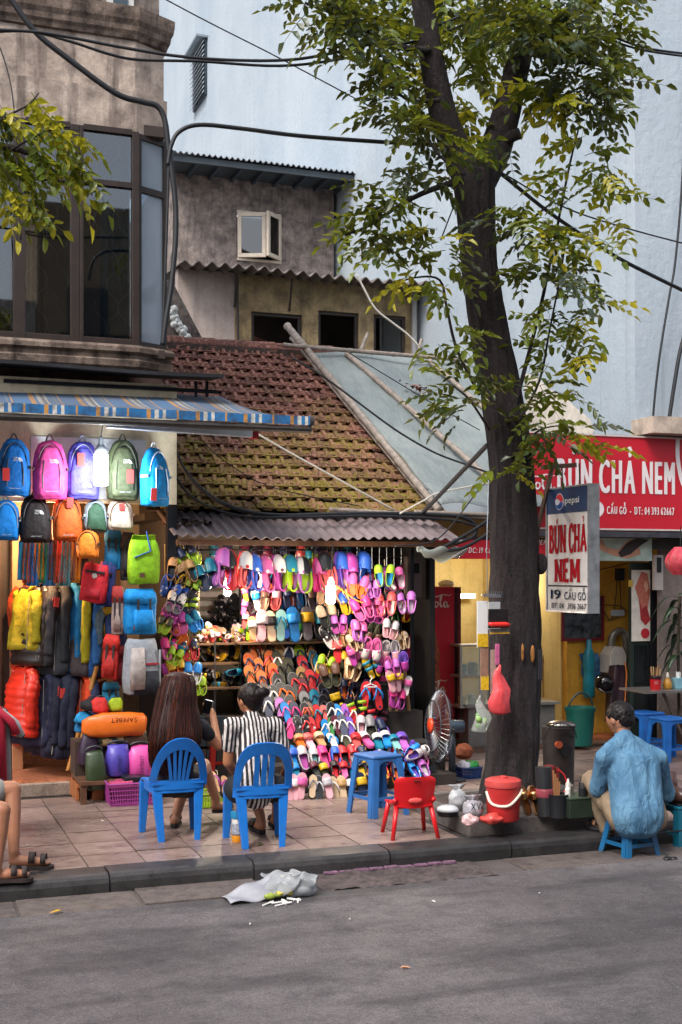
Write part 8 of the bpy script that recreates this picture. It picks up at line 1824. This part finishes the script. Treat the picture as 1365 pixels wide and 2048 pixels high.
hL, hR = onY(1245, 1635, 8.10), onY(1308, 1635, 8.10); kL, kR = onY(1182, 1560, 8.52), onY(1300, 1570, 8.58); aL, aR = onY(1216, 1668, 8.40), onY(1288, 1662, 8.42)
sL, sR = onY(1206, 1514, 8.18), onY(1322, 1516, 8.18); eL, eR = onY(1196, 1578, 8.30), onY(1334, 1588, 8.30); wL, wR = onY(1216, 1560, 8.55), onY(1290, 1565, 8.58)
fL0, fL1 = onY(1222, 1682, 8.36), onY(1180, 1676, 8.55); fR0, fR1 = onY(1288, 1676, 8.38), onY(1282, 1660, 8.60)
for q_ in (fL0, fL1, fR0, fR1): q_.z = .065
caps = [(pel, .125, che, .12), (hL, .09, hR, .09), (sL, .05, sR, .05), (che, .11, nk, .055), (nk, .05, hd, .05), (hL, .09, kL, .06), (kL, .056, aL, .038), (hR, .09, kR, .06), (kR, .056, aR, .038), (aL, .038, fL0, .034), (aR, .038, fR0, .034), (sL, .05, eL, .042), (eL, .04, wL, .03), (sR, .05, eR, .042), (eR, .04, wR, .03)] + footcaps(fL0, fL1, 1.08) + footcaps(fR0, fR1, 1.08) + hand(wL, (.6, .6, -.2), (.5, -.2, -1), 1.05, .9) + hand(wR, (-.6, .6, -.2), (-.5, -.2, -1), 1.05, .9)
SK3 = skin('#97694f'); E, M3 = head(hd, .116, (-.30, .9, -.42)); blob('body', caps, .0075, SK3, mn_, 5, E)
def linen():
 m, nt, b = newmat('blue linen'); v = coords(nt); f = noise(nt, coords(nt, (6, 6, 2)), 1.2, 5, .6); w_ = noise(nt, coords(nt, (3, 3, 40)), 4, 3)
 col = mix(nt, ramp(nt, f, [(.3, 0), (.7, 1)]), srgb('#325f82'), srgb('#5f8aa6')); col = mix(nt, .18, col, w_, 'MULTIPLY'); nt.links.new(col, b.inputs['Base Color']); b.inputs['Roughness'].default_value = .8; bump(nt, b, ramp(nt, noise(nt, coords(nt, (7, 7, 2.0)), 1.6, 3, .5, .8), [(.40, 0), (.5, 1), (.6, 0)]), .35, .03); return m
blob('shirt', [(pel + Vector((-.075, -.01, .02)), .135, che + Vector((-.085, 0, 0)), .125), (pel + Vector((.075, -.01, .02)), .135, che + Vector((.085, 0, 0)), .125), (pel + Vector((-.08, -.01, .0)), .13, pel + Vector((.08, -.01, 0)), .13), (sL, .06, sR, .06), (che, .14, pel, .15), (nk + Vector((-.02, 0, -.03)), .065, sL, .062), (nk + Vector((.02, 0, -.03)), .065, sR, .062), (sL, .06, eL, .064), (sR, .06, eR, .064), (eL, .062, eL.lerp(wL, .6), .05), (eR, .062, eR.lerp(wR, .6), .05), (che, .14, nk + Vector((0, 0, -.005)), .068), (pel + Vector((-.07, -.01, -.05)), .12, pel + Vector((.07, -.01, -.05)), .12)], .012, linen(), mn_, 5, (), .016, (8, 8, 2.4), 5)
MB().tube([nk + Vector((.058 * math.cos(a_ * .524) - .004, .054 * math.sin(a_ * .524) + .004, .004 + .016 * math.sin(a_ * .524))) for a_ in range(13)], .014, 8).build('collar', mat('#3f749c', .8), mn_, smooth=True, world=True)
blob('trousers', [(hL, .11, hR, .11), (hL, .102, kL, .078), (hR, .102, kR, .078), (kL, .076, aL + Vector((0, 0, .05)), .062), (kR, .076, aR + Vector((0, 0, .05)), .06), (aL + Vector((0, 0, .05)), .064, aL + Vector((0, 0, .045)), .064)], .011, mat('#7a6853', .8, var=.15, scale=9, bmp=.3, bscale=12), mn_, 4, (), .014, (10, 10, 6), 7)
HC = hairm('#090708', '#1d1617', (30, 30, 18)); f = Vector((-.30, .9, -.42)).normalized(); up_ = M3 @ Vector((0, 0, 1))
blob('hair', [], .007, HC, mn_, 3, [(hd - f * .020 + up_ * .026, (.101, .114, .104), M3), (hd - f * .058 - up_ * .02, (.084, .062, .075), M3)], .007, (45, 45, 45))
sandal_on(mn_, fL0, fL1, '#17171b'); sandal_on(mn_, fR0, fR1, '#17171b')
pl_ = thing('person', 'person in pale grey shorts seated at the left edge, only legs showing', 'person', (.30, 8.75, 0))
k1, k2 = onY(24, 1580, 8.85), onY(2, 1622, 8.40); a1, a2 = onY(28, 1702, 8.72), onY(-8, 1738, 8.35)
h1, h2 = Vector((.22, 8.88, .50)), Vector((.22, 8.60, .48)); pel = Vector((.15, 8.74, .52)); che = Vector((.12, 8.74, .92)); nk = Vector((.15, 8.74, 1.12)); hd = Vector((.18, 8.74, 1.27))
f10, f11 = Vector((a1.x, a1.y, .06)), Vector((a1.x + .235, a1.y - .06, .05)); f20, f21 = Vector((a2.x, a2.y + .02, .06)), Vector((a2.x + .215, a2.y + .03, .05))
s1_, s2_ = Vector((.14, 8.93, 1.06)), Vector((.14, 8.55, 1.06)); e1_, e2_ = Vector((.16, 8.97, .80)), Vector((.16, 8.51, .80)); x1_, x2_ = Vector((.32, 8.88, .66)), Vector((.32, 8.62, .66))
caps = [(pel, .13, che, .12), (h1, .09, h2, .09), (s1_, .05, s2_, .05), (che, .11, nk, .055), (nk, .05, hd, .05), (h1, .09, k1, .064), (k1, .062, k1.lerp(a1, .4), .056), (k1.lerp(a1, .3), .058, a1, .036), (h2, .09, k2, .064), (k2, .062, k2.lerp(a2, .4), .056), (k2.lerp(a2, .3), .058, a2, .036), (a1, .038, f10, .034), (a2, .038, f20, .034), (s1_, .05, e1_, .042), (e1_, .04, x1_, .03), (s2_, .05, e2_, .042), (e2_, .04, x2_, .03)] + footcaps(f10, f11, 1.1) + footcaps(f20, f21, 1.1) + hand(x1_, (1, 0, -.1), (0, 0, -1), 1, .4) + hand(x2_, (1, 0, -.1), (0, 0, -1), 1, .4)
E, M3 = head(hd, .106, (1, 0, -.1)); blob('body', caps, .008, skin('#a06c50'), pl_, 5, E)
blob('shorts', [(h1, .11, h2, .11), (h1, .105, h1.lerp(k1, .82), .088), (h2, .105, h2.lerp(k2, .82), .088), (pel, .14, pel, .14)], .012, mat('#86837f', .8, var=.1), pl_, 5, (), .008)
blob('shirt', [(pel + Vector((0, 0, .08)), .142, che, .135), (s1_, .065, s2_, .065), (s1_, .062, s1_.lerp(e1_, .6), .06), (s2_, .062, s2_.lerp(e2_, .6), .06)], .013, mat('#4a5560', .8), pl_, 5, (), .01)
blob('hair', [], .01, HC, pl_, 3, [(hd + Vector((-.02, 0, .025)), (.106, .094, .096))], .006, (40, 40, 40))
sandal_on(pl_, f10, f11, '#2f2422'); sandal_on(pl_, f20, f21, '#2f2422')
stool('blue stool under the person at the left edge', (.16, 8.74, 0), 0, .28, .34, .40, '#1c62b4', .2)
# ================================================================ AROUND THE TREE
PS = stone_mat('planter stone', '#57514e', '#2c2826', .15, .7)
pln = thing('tree_planter', 'low stone kerb planter around the big tree', 'planter', (4.2, 8.66, 0))
x0, x1, y0, y1 = 4.20, 5.72, 8.66, 9.95; zt_ = .115
for a, b in (((x0, y0, -.02), (x1, y0 + .12, zt_)), ((x0, y1 - .12, -.02), (x1, y1, zt_)), ((x0, y0 + .122, -.02), (x0 + .12, y1 - .122, zt_)), ((x1 - .12, y0 + .122, -.02), (x1, y1 - .122, zt_))): MB().bb(a, b).build('kerb_block', PS, pln, world=True, bevel=.01)
MB().bb((x0 + .121, y0 + .121, -.02), (x1 - .121, y1 - .121, zt_ - .015)).build('soil', mat('#3a302b', .95, var=.4, scale=9, bmp=.6), pln, world=True)
def onP(px, py, z=zt_): return onZ(px, py, z)
c = onP(1007, 1640); k = mpp(c)
t = thing('red_pail', 'red plastic pail with lid and cream swing handle', 'pail', c)
PR = mat('#b52a2a', .42, var=.1, dirt=.12)
MB().lathe([(30 * k, 0), (32 * k, 3 * k), (34.5 * k, 68 * k), (35 * k, 70 * k)], 30, c).build('body', PR, t, smooth=True, world=True, auto=.6)
MB().lathe([(36.5 * k, 68 * k), (37 * k, 72 * k), (36 * k, 80 * k), (30 * k, 83 * k), (9 * k, 84 * k), (9 * k, 87 * k), (6 * k, 88 * k)], 30, c).build('lid', mat('#b8423e', .45, var=.1), t, smooth=True, world=True, auto=.5)
MB().tube(smoothpath([c + Vector(v) * k for v in ((-35, 4, 58), (-32, -14, 36), (-8, -36, 34), (18, -33, 52), (30, -22, 62))], 5), 3 * k, 8).build('handle', mat('#cfc4b4', .4), t, smooth=True, world=True)
FILM = clear((.88, .9, .92), .35, .18, 'white plastic film')
def plbag(label, c, w, h, m_, seed, knot=True, name='plastic_bag', extra=None):
 t = thing(name, label, 'plastic bag', c); b = MB(); b.sphere((0, 0, h * .38), (w * .5, w * .42, h * .40), 26, 16)
 b.v = [tuple(Vector(v) + Vector(v).normalized() * (mn.noise(Vector(v) * 22 + Vector((seed, 0, 0))) * .022 + abs(mn.noise(Vector(v) * 38)) * .012)) for v in b.v]
 b.v = [(v[0], v[1], max(v[2], .002)) for v in b.v]; b.build('bag', m_, t, smooth=True)
 if knot:
  for s in (-1, 1): MB().sheet(lambda u, v: ((u - .5) * .05 * (1 + v) + s * .03 * v, .01 * math.sin(7 * u + seed), h * .74 + v * h * .22), 5, 4, .002).build('tied_ear', m_, t, smooth=True)
 return t
WB = mat('#9a9c9e', .3, var=.25, scale=20)
plbag('knotted white plastic bag left of the red pail', onP(916, 1622), .15, .22, WB, 1)
t = plbag('white plastic bag with black letters left of the red pail', onP(946, 1640), .17, .20, mat('#8f8d93', .35, var=.4, scale=16), 2)
s_ = MB(); lay(s_, textgeo('XW', .055, .11, .03, .1), lambda a, b_: (-.055 + a, -.084, .09 + b_)); s_.build('lettering', INK, t)
plbag('red net plastic bag in front of the red pail', onP(983, 1648), .17, .09, mat('#c4453e', .3, var=.25, scale=24), 3, False)
plbag('pink and white crumpled bag under the lettered bag', onP(940, 1652), .13, .10, mat('#c9a5a4', .35, var=.5, scale=22), 4, False)
c = onP(896, 1632); t = thing('takeaway_tray', 'black takeaway tray with a clear dome lid', 'tray', c)
MB().lathe([(.075, 0), (.09, .035), (.092, .04)], 22, c).build('tray', BLACK, t, world=True, smooth=True, auto=.5)
MB().lathe([(.09, .042), (.08, .065), (.055, .08), (.02, .085)], 22, c).build('lid', clear((.9, .92, .95), .55, .1, 'clear lid'), t, world=True, smooth=True)
GOLD = metal('#b88a5a', .3)
for i, px in enumerate((1052, 1072)):
 t = thing('golden_slipper', ['left golden slipper propped against the trunk', 'right golden slipper propped against the trunk'][i], 'slipper', group='golden slippers by the trunk'); c = onP(px, 1632) + Vector((0, .04, .11)); t.matrix_world = pose(c, -8 + 5 * i, 20, 72, 1.0)
 piece('sole', 'sole', mat('#7a5a40', .5), t); piece('footbed', 'footbed', GOLD, t); piece('band', 'band', GOLD, t); piece('bow', 'bow', GOLD, t)
c = onP(1092, 1632); t = thing('black_tube', 'black cardboard tube bundled with a pink band and wooden sticks', 'tube', c); k = mpp(c)
MB().tube([c, c + Vector((-.01, .02, .38))], .065, 16).build('tube', mat('#17181c', .6), t, world=True)
MB().lathe([(.068, .15), (.072, .17), (.072, .20), (.068, .215)], 16, c + Vector((-.004, .01, 0))).build('rubber_band', mat('#8f3d48', .5), t, world=True)
for i in range(4): MB().beam(c + Vector((.05 + .012 * i, -.05, .1)), c + Vector((.04 + .018 * i, -.05, .36 - .03 * i)), .012, .008).build('wooden_stick', mat('#9a6a45', .6), t, world=True)
c = onP(1117, 1634); t = thing('black_bin', 'small black plastic bin beside the tube', 'bin', c)
MB().lathe([(.072, 0), (.08, .17), (.084, .18), (.078, .18), (.07, .03)], 20, c).build('bin', mat('#18191d', .5), t, world=True, smooth=True, auto=.5)
c = onP(1160, 1636); t = thing('tool_box', 'dark green tool box full of small bottles', 'tool box', c); k = mpp(c)
MB().box(c + Vector((0, .08, .075)), (.21, .22, .15)).build('box', mat('#1e2a20', .5, var=.3), t, world=True, bevel=.008)
MB().box(c + Vector((0, .08, .156)), (.22, .23, .010)).build('tray', mat('#3b4a3c', .4), t, world=True)
for i, (dx, dy, cc, hh_, nm) in enumerate(((-.07, .06, '#d5d2cc', .085, 'white glue bottle with a pointed cap'), (-.02, .14, '#b9b4ac', .12, 'clear bottle with a white cap'), (.04, .02, '#16171a', .10, 'black tin with a label'), (.09, .12, '#101114', .13, 'tall black tin'), (.02, .16, '#6a6258', .09, 'brown jar'))):
 p = c + Vector((dx, dy, .163)); q = thing('small_bottle', nm + ' on the green tool box', 'bottle', p, 0, 'bottles on the tool box'); r_ = .022 if i != 2 else .034
 MB().lathe([(r_, 0), (r_, hh_ * .65), (r_ * .5, hh_ * .8)], 14, p).build('body', mat(cc, .35), q, smooth=True, world=True, auto=.6); MB().lathe([(r_ * .45, hh_ * .8), (r_ * .3, hh_)], 10, p).build('cap', mat('#d9d6d0' if i < 2 else '#2a2a2c', .4), q, world=True)
c = onP(1105, 1560) + Vector((0, -.3, 0)); c = onY(1103, 1575, 9.15); t = thing('red_cloth', 'dark red cloth hung behind the tool box', 'cloth', c)
MB().sheet(lambda u, v: (c.x + (u - .5) * .16, c.y + .02 * math.sin(9 * u), c.z + .17 - .20 * v + .02 * math.sin(4 * u)), 12, 6, .006).build('cloth', cloth('#6a1d18'), t, smooth=True, world=True)
MB().tube(smoothpath([onY(a, b, 9.0) for a, b in ((1118, 1540), (1130, 1552), (1135, 1575), (1128, 1585))], 5), .006, 6).build('red_wire', plastic('#c81e1e'), t, world=True)
c = onZ(1118, 1572, 0) ; k = mpp(c); t = thing('drum_stove', 'sooty drum stove with a wire mesh grill and steel pot lid behind the tree', 'stove', c)
SOOT = mat('#241b19', .6, var=.5, scale=8, dirt=.3)
MB().lathe([(30 * k, 0), (31 * k, 60 * k), (33 * k, 118 * k), (30 * k, 120 * k)], 24, c).build('drum', SOOT, t, smooth=True, world=True, auto=.5)
MB().lathe([(31 * k, 121 * k), (24 * k, 127 * k), (8 * k, 131 * k), (4 * k, 131 * k)], 24, c + Vector((.03, 0, 0))).build('pot_lid', metal('#a9a49c', .3), t, smooth=True, world=True)
gm = MB()
for i in range(15):
 a = math.pi * i / 14
 gm.tube([c + Vector((-.10 + .17 * math.cos(a) * 1.0, -.14 - .012 * j, 0)) + Vector((0, 0, 100 * k + .15 * math.sin(a) * (j / 6))) for j in range(7)], .0022, 4, cap=False)
o = gm.build('mesh_wires', DARKMETAL, t, world=True); o['kind'] = 'stuff'
MB().tube([c + Vector((-.10 + .17 * math.cos(i * .2618), -.21, 100 * k + .15 * math.sin(i * .2618))) for i in range(13)], .005, 6).build('mesh_rim', DARKMETAL, t, world=True)
MB().lathe([(.05, -.02), (.055, .02)], 18, c + Vector((-.02, -.17, 75 * k)), rot=Matrix.Rotation(R(90), 3, 'X')).build('air_port', mat('#17161a', .4), t, world=True)
MB().lathe([(.03, -.02), (.035, .02)], 16, c + Vector((-.10, -.17, 88 * k)), rot=Matrix.Rotation(R(90), 3, 'X')).build('orange_port', mat('#b0502f', .5), t, world=True)  # orange in the surface colour only, nothing is emitted
c = onZ(905, 1562, 0); t = thing('pedestal_fan', 'grey pedestal fan with an orange hub left of the tree', 'fan', c); hc = onY(880, 1452, c.y); k = mpp(hc)
FG = mat('#2a3038', .4, var=.1)
MB().lathe([(.13, 0), (.13, .02), (.05, .04)], 22, c).build('base', FG, t, smooth=True, world=True, auto=.5); MB().tube([c + Vector((0, 0, .03)), Vector((c.x, c.y, hc.z - .02))], [.036, .03], 12).build('column', FG, t, smooth=True, world=True)
ax = Vector((-.96, .1, .05)).normalized(); M3 = ax.to_track_quat('Z', 'Y').to_matrix(); hub = hc + Vector((.0, 0, 0)); rr0 = 72 * k
cw_ = MB()
for i in range(40):
 a = 2 * math.pi * i / 40; d = M3 @ Vector((math.cos(a), math.sin(a), 0))
 cw_.tube([hub + d * rr0 * .22 + ax * .085, hub + d * rr0 * .7 + ax * .07, hub + d * rr0 + ax * .01, hub + d * rr0 * .8 - ax * .05, hub + d * rr0 * .3 - ax * .075], .0022, 4, cap=False)
o = cw_.build('cage_wires', STEEL, t, world=True); o['kind'] = 'stuff'
for q, off_ in ((1.0, .01), (.7, .07)): MB().tube([hub + (M3 @ Vector((math.cos(i * .1963), math.sin(i * .1963), 0))) * rr0 * q + ax * off_ for i in range(33)], .006, 6).build('cage_rim', mat('#3a4048', .4), t, world=True)
MB().lathe([(rr0 * .22, 0), (rr0 * .2, .02), (.01, .024)], 18, hub + ax * .085, rot=M3).build('hub_badge', plastic('#c8401e'), t, smooth=True, world=True)
for i in range(3):
 a0 = i * 2.094
 MB().sheet(lambda u, v: hub + (M3 @ Vector((math.cos(a0 + (v - .5) * 1.3 * (.5 + .5 * u)), math.sin(a0 + (v - .5) * 1.3 * (.5 + .5 * u)), 0))) * lerp(rr0 * .2, rr0 * .88, u) + ax * (.03 * (v - .5)), 8, 8, .004).build('blade', mat('#4a2a24', .4), t, smooth=True, world=True)
MB().tube([hub - ax * .05, hub - ax * .10, hub - ax * .24], [.05, .062, .058], 18).build('motor', mat('#3d4c5a', .4), t, smooth=True, world=True)
basket('dark blue lattice basket beside the fan', 936, 1556, 44, 22, '#1a3566', None, .2)
b_ = onZ(936, 1556, 0); plbag('white packet with purple print in the blue basket', b_ + Vector((-.04, 0, .06)), .13, .14, mat('#cfcdd6', .4, var=.2, scale=20), 6, False); plbag('green plastic bag in the blue basket', b_ + Vector((.06, .02, .06)), .13, .14, mat('#1f8a3a', .35, var=.2), 7, False)
plbag('rust brown bundle behind the blue basket', onZ(936, 1545, 0) + Vector((0, .1, .12)), .2, .2, mat('#7a3c1e', .7, var=.5, scale=18), 8, False, name='cloth_bundle')
yh = 9.08
def hang(label, px, pt, pb, w, c, name='blister_pack', y=yh, cl=True, band=None, cat='packet'):
 a, b = onY(px, pt, y), onY(px, pb, y); k = mpp(a); t = thing(name, label, cat, b, 0, 'packets hung on the tree trunk')
 MB().bb((b.x - w * k / 2, y, b.z), (b.x + w * k / 2, y + .012, a.z)).build('card', c if not isinstance(c, str) else mat(c, .4, var=.3, scale=22), t, world=True, bevel=.003)
 if band: MB().bb((b.x - w * k / 2 * .98, y - .006, lerp(b.z, a.z, band[0])), (b.x + w * k / 2 * .98, y - .001, lerp(b.z, a.z, band[1]))).build('printed_band', mat(band[2], .4, var=.3, scale=40), t, world=True)
 return t
CLP = clear((.85, .87, .88), .4, .15, 'blister film')
hang('clear packet with a yellow label at the left of the trunk', 966, 1202, 1296, 24, CLP, band=(.02, .3, '#c9a020'))
hang('clear packet behind the black card on the trunk', 990, 1204, 1260, 26, CLP, y=yh + .04)
t = hang('black card pack with a red handled peeler on the trunk', 998, 1218, 1256, 44, '#1b1618', y=yh - .03)
p = onY(998, 1249, yh - .05); k = mpp(p); MB().tube([p + Vector((-22 * k, 0, 2 * k)), p + Vector((-16 * k, 0, 0)), p + Vector((16 * k, 0, 0)), p + Vector((24 * k, 0, -2 * k))], [3 * k, 5 * k, 5 * k, 4 * k], 10).build('red_handle', plastic('#d22a22'), t, smooth=True, world=True)
hang('grey sponge packet under the red peeler', 1000, 1258, 1268, 44, '#6d6a62', y=yh - .02, band=(0, .3, '#c9982a'))
hang('long brown packet hanging low on the trunk', 970, 1285, 1380, 17, '#8d6a58', band=(0, .28, '#c9a520')); hang('long silver packet hanging low on the trunk', 988, 1300, 1388, 12, '#a58a80', y=yh + .02)
hang('pink toothbrush packet beside the brown packet', 996, 1288, 1330, 9, '#b85a84', y=yh - .01)
hang('small black sheathed knife on the right of the trunk', 1082, 1300, 1360, 9, '#2a2a30', y=9.12, name='sheathed_knife', cat='knife')
rk_ = MB(); p0 = onY(966, 1192, yh)
for i in range(9): q = onY(967 + i * 4, 1190, yh); rk_.tube([q, q + Vector((0, -.03, -.02)), q + Vector((0, -.05, .03))], .004, 4)
rk_.tube([onY(964, 1190, yh), onY(1002, 1190, yh)], .006, 5); rk_.tube([onY(976, 1190, yh), onY(974, 1100, yh), onY(978, 960, 9.12)], .004, 4)
tag(rk_.build('hook_rack', STEEL), 'small wire hook rack hung by a cord on the trunk', 'rack')
def sackbag(label, px, pt, pb, w, m_, y, seed, cat='plastic bag'):
 a, b = onY(px, pt, y), onY(px, pb, y); k = mpp(a); H = a.z - b.z; t = thing('carrier_bag', label, cat, b); g_ = loft(MB(), [(0, 0, 0, w * k * .34, w * k * .2), (0, 0, H * .04, w * k * .47, w * k * .3), (0, 0, H * .28, w * k * .5, w * k * .3), (0, 0, H * .5, w * k * .42, w * k * .22), (0, 0, H * .7, w * k * .3, w * k * .14), (0, 0, H * .85, w * k * .15, w * k * .09), (0, 0, H, w * k * .05, w * k * .05)], 30, 2.2); g_.v = [(v[0] * (1 + .16 * math.sin(8 * math.atan2(v[1], v[0]) + seed) * v[2] / H) + .02 * math.sin(v[2] * 25 + seed), v[1] * (1 + .16 * math.sin(8 * math.atan2(v[1], v[0]) + seed) * v[2] / H), v[2]) for v in g_.v]; wob(g_, .03, 13, seed); g_.build('bag', m_, t, smooth=True)
 MB().tube([(0, 0, H * .97), (0, .03, H * 1.08)], .004, 4).build('string', CABLE, t); return t, b, k
sackbag('coral red plastic bag hanging on the trunk', 1000, 1332, 1428, 44, mat('#d0464a', .35, var=.12, scale=10, bmp=.4, bscale=20), 9.05, 3)
t, b_, k = sackbag('clear bag of green vegetables hanging beside the trunk', 964, 1388, 1462, 32, clear((.9, .94, .9), .78, .12, 'clear bag'), 9.1, 5)
for i in range(7): MB().sphere((rnd.uniform(-.035, .035), rnd.uniform(-.02, .02), .04 + i * .014), rnd.uniform(.018, .028), 8, 6).build('vegetable', mat(rnd.choice(['#5a8a3a', '#7aa052', '#b5c49a']), .5), t, smooth=True)
c = onY(885, 1090, 11.4); o = MB().sheet(lambda u, v: (c.x - .26 + .52 * u, c.y + .05 * math.sin(9 * u + 5 * v), c.z - .03 - .13 * v * math.sin(math.pi * (.1 + .8 * u)) + .02 * math.sin(17 * u + 9 * v)), 26, 10, .002).build('plastic_scrap', clear((.6, .64, .6), .6, .2, 'dusty film'), smooth=True); tag(o, 'dusty clear plastic scrap sagging under the canopy corner', 'plastic scrap')
# ================================================================ SMALL THINGS ON THE GROUND
c = onZ(476, 1684, 0); k = mpp(c); t = thing('juice_bottle', 'half empty plastic bottle of orange juice with a blue lid under the chair', 'bottle', c)
MB().lathe([(11 * k, 0), (12 * k, 2 * k), (12 * k, 14 * k)], 18, c).build('juice', mat('#d2861a', .3), t, smooth=True, world=True, auto=.5)
MB().lathe([(12.2 * k, 14.2 * k), (12.4 * k, 46 * k), (12 * k, 48 * k)], 18, c).build('bottle', clear((.9, .88, .84), .35, .15, 'bottle wall'), t, smooth=True, world=True)
MB().lathe([(14 * k, 48 * k), (15 * k, 52 * k), (15 * k, 60 * k), (13 * k, 61 * k)], 18, c).build('lid', plastic('#1f7aa8'), t, smooth=True, world=True, auto=.5)
MB().lathe([(12.7 * k, 18 * k), (12.7 * k, 38 * k)], 18, c).build('label', mat('#8f93a0', .5, var=.7, scale=60), t, world=True)
c = onZ(500, 1655, 0); t = thing('black_bowl', 'small black bowl on the pavement beside the bottle', 'bowl', c); MB().lathe([(.045, 0), (.075, .05), (.08, .06), (.074, .058), (.05, .015)], 20, c).build('bowl', mat('#101218', .3), t, smooth=True, world=True, auto=.6); MB().lathe([(.079, .055), (.082, .061), (.078, .062)], 20, c).build('rim', mat('#23303a', .3), t, world=True)
basket('lime green lattice basket behind the crossed legs', 420, 1612, 66, 28, '#7d9a1a', None, .26)
pair('flip', 436, 1572, 60, 10.15, 'tan', 'magenta', 20, 10, 40, None, 'in the lime green basket', 'shoes in the lime basket')
stool('red stool behind the two women', onZ(437, 1545, 0), R(10), .30, .36, .40, '#8f1c16', .2)
tr = thing('rubbish_bag', 'torn white plastic bag of rubbish lying in the gutter', 'rubbish', onZ(560, 1795, RZ)); o0 = tr.location
TB = clear((.5, .52, .54), .5, .2, 'dirty white film')
b = MB(); b.sphere((.10, .02, .07), (.17, .12, .075), 40, 26); b.v = [(v[0] + mn.noise(Vector(v) * 14) * .05, v[1] + mn.noise(Vector(v) * 14 + Vector((5, 0, 0))) * .04, max(.004, v[2] + mn.noise(Vector(v) * 17 + Vector((0, 5, 0))) * .04)) for v in b.v]; b.build('torn_bag', TB, tr, smooth=True)
MB().sheet(lambda u, v: (-.36 + .34 * u, -.10 + .22 * v + .04 * u, .015 + .10 * v * u + .012 * math.sin(9 * u + 4 * v)), 14, 10, .004).build('paper_sheet', mat('#8f9097', .6, var=.2), tr, smooth=True)
MB().sheet(lambda u, v: (-.06 + .20 * u + .02 * math.sin(6 * v), .10 + .10 * v, .05 + .07 * v + .012 * math.sin(9 * u + 3 * v)), 14, 8, .003).build('torn_film', TB, tr, smooth=True)
for i in range(9):
 q = MB(); x_, y_ = rnd.uniform(-.10, .04), rnd.uniform(-.11, .02); q.sphere((x_, y_, .02 + rnd.uniform(0, .03)), (rnd.uniform(.015, .04), rnd.uniform(.012, .025), rnd.uniform(.01, .02)), 8, 6); wob(q, .012, 40, i); q.build('food_scrap', mat(rnd.choice(['#8a9a3a', '#b5a83a', '#c9b890', '#6d7a2a', '#d8d2c4']), .6), tr, smooth=True)
for i in range(6): x_, y_ = rnd.uniform(-.12, .06), rnd.uniform(-.17, -.08); MB().tube([(x_, y_, .008), (x_ + rnd.uniform(-.07, .07), y_ - rnd.uniform(-.02, .05), .012), (x_ + rnd.uniform(-.08, .08), y_ - .05, .006)], .007, 5).build('tissue_strip', mat('#d5d2cf', .7), tr)
for i, (px, py, z, c, L, nm) in enumerate(((112, 1825, RZ, '#b08a2a', .05, 'yellow dead leaf in the gutter at the left'), (868, 1805, RZ, '#d5d0c8', .018, 'small white pebble on the road in the middle'), (812, 1937, RZ, '#c08a6a', .03, 'orange brown stub on the road'), (500, 1850, RZ, '#cfcbc4', .014, 'white speck of litter on the road left of the middle'), (205, 1643, 0, '#d8d4cc', .014, 'white scrap on the pavement at the left'), (55, 1692, 0, '#d8d4cc', .016, 'cigarette end on the pavement by the feet'), (520, 1690, 0, '#4a4626', .05, 'olive leaf on the pavement by the chair leg'), (490, 1608, 0, '#c9ccd0', .03, 'white scrap between the two chairs'), (1080, 1788, RZ, '#cfcbc4', .016, 'white pebble on the road at the right'), (700, 1840, RZ, '#b5b0a8', .01, 'tiny pale chip on the road'))):
 p = onZ(px, py, z + .006); b = MB(); b.add([(-L, 0, .004), (-L * .3, -L * .35, .008), (L * .6, -L * .3, .012), (L, .1 * L, .004), (L * .4, L * .35, .012), (-L * .4, L * .3, .006), (0, 0, .0)], [(0, 1, 6), (1, 2, 6), (2, 3, 6), (3, 4, 6), (4, 5, 6), (5, 0, 6), (0, 5, 4, 3, 2, 1)]); o = b.build('litter', mat(c, .7)); o.location = p; o.rotation_euler = (0, 0, rnd.uniform(0, 6)); tag(o, nm, 'litter')
c = onZ(1340, 1718, RZ + .006); t = thing('scissors', 'black handled scissors on the road beside the low stool', 'scissors', c)
for s in (-1, 1): MB().tube([(s * .028 + .026 * math.cos(i * .5236), -.01 + .02 * math.sin(i * .5236), .006) for i in range(13)], .006, 5).build('finger_loop', BLACK, t); MB().beam((s * .02, .01, .006), (-s * .015 + .04, .11, .006), .008, .004).build('blade', STEEL, t)
o = MB().tube(smoothpath([onZ(a, b, .012) for a, b in ((1310, 1668), (1340, 1664), (1380, 1660))], 5), .008, 6).build('ground_cord', CABLE); tag(o, 'black cord lying on the pavement behind the low stool', 'cord')
c = onY(1372, 1605, 8.25); c = onZ(1385, 1690, RZ) + Vector((-.05, .15, .30)); t = thing('leather_boot', 'brown leather boot standing on the teal stool at the right edge', 'boot', c); b = MB(); b.sphere((0, 0, .07), (.06, .13, .07), 16, 10); b.tube([(0, .06, .06), (0, .08, .24)], [.06, .055], 14); b.build('upper', mat('#4a3028', .35, var=.3), t, smooth=True); MB().box((0, 0, .008), (.11, .25, .016)).build('sole', BLACK, t, bevel=.006)
for i in range(10):
 px, py, w_, h_ = 396 + (i % 5) * 20, (1555, 1490)[i // 5], 20, 60; p = onY(px, py, 12.3); k = mpp(p); o = MB().box((0, 0, h_ * k / 2), (w_ * k * .96, .3, h_ * k * .98)).build('shoe_box', mat(rnd.choice(['#2b2624', '#3a3230', '#26303a', '#4a3a30']), .8)); o.location = p + Vector((0, 0, 0)); tag(o, ['lower', 'upper'][i // 5] + ' stock box under the shelves, ' + ordw(i % 5), 'box', 'stock boxes under the shelves')
bpy.data.scenes.remove(SCRATCH)
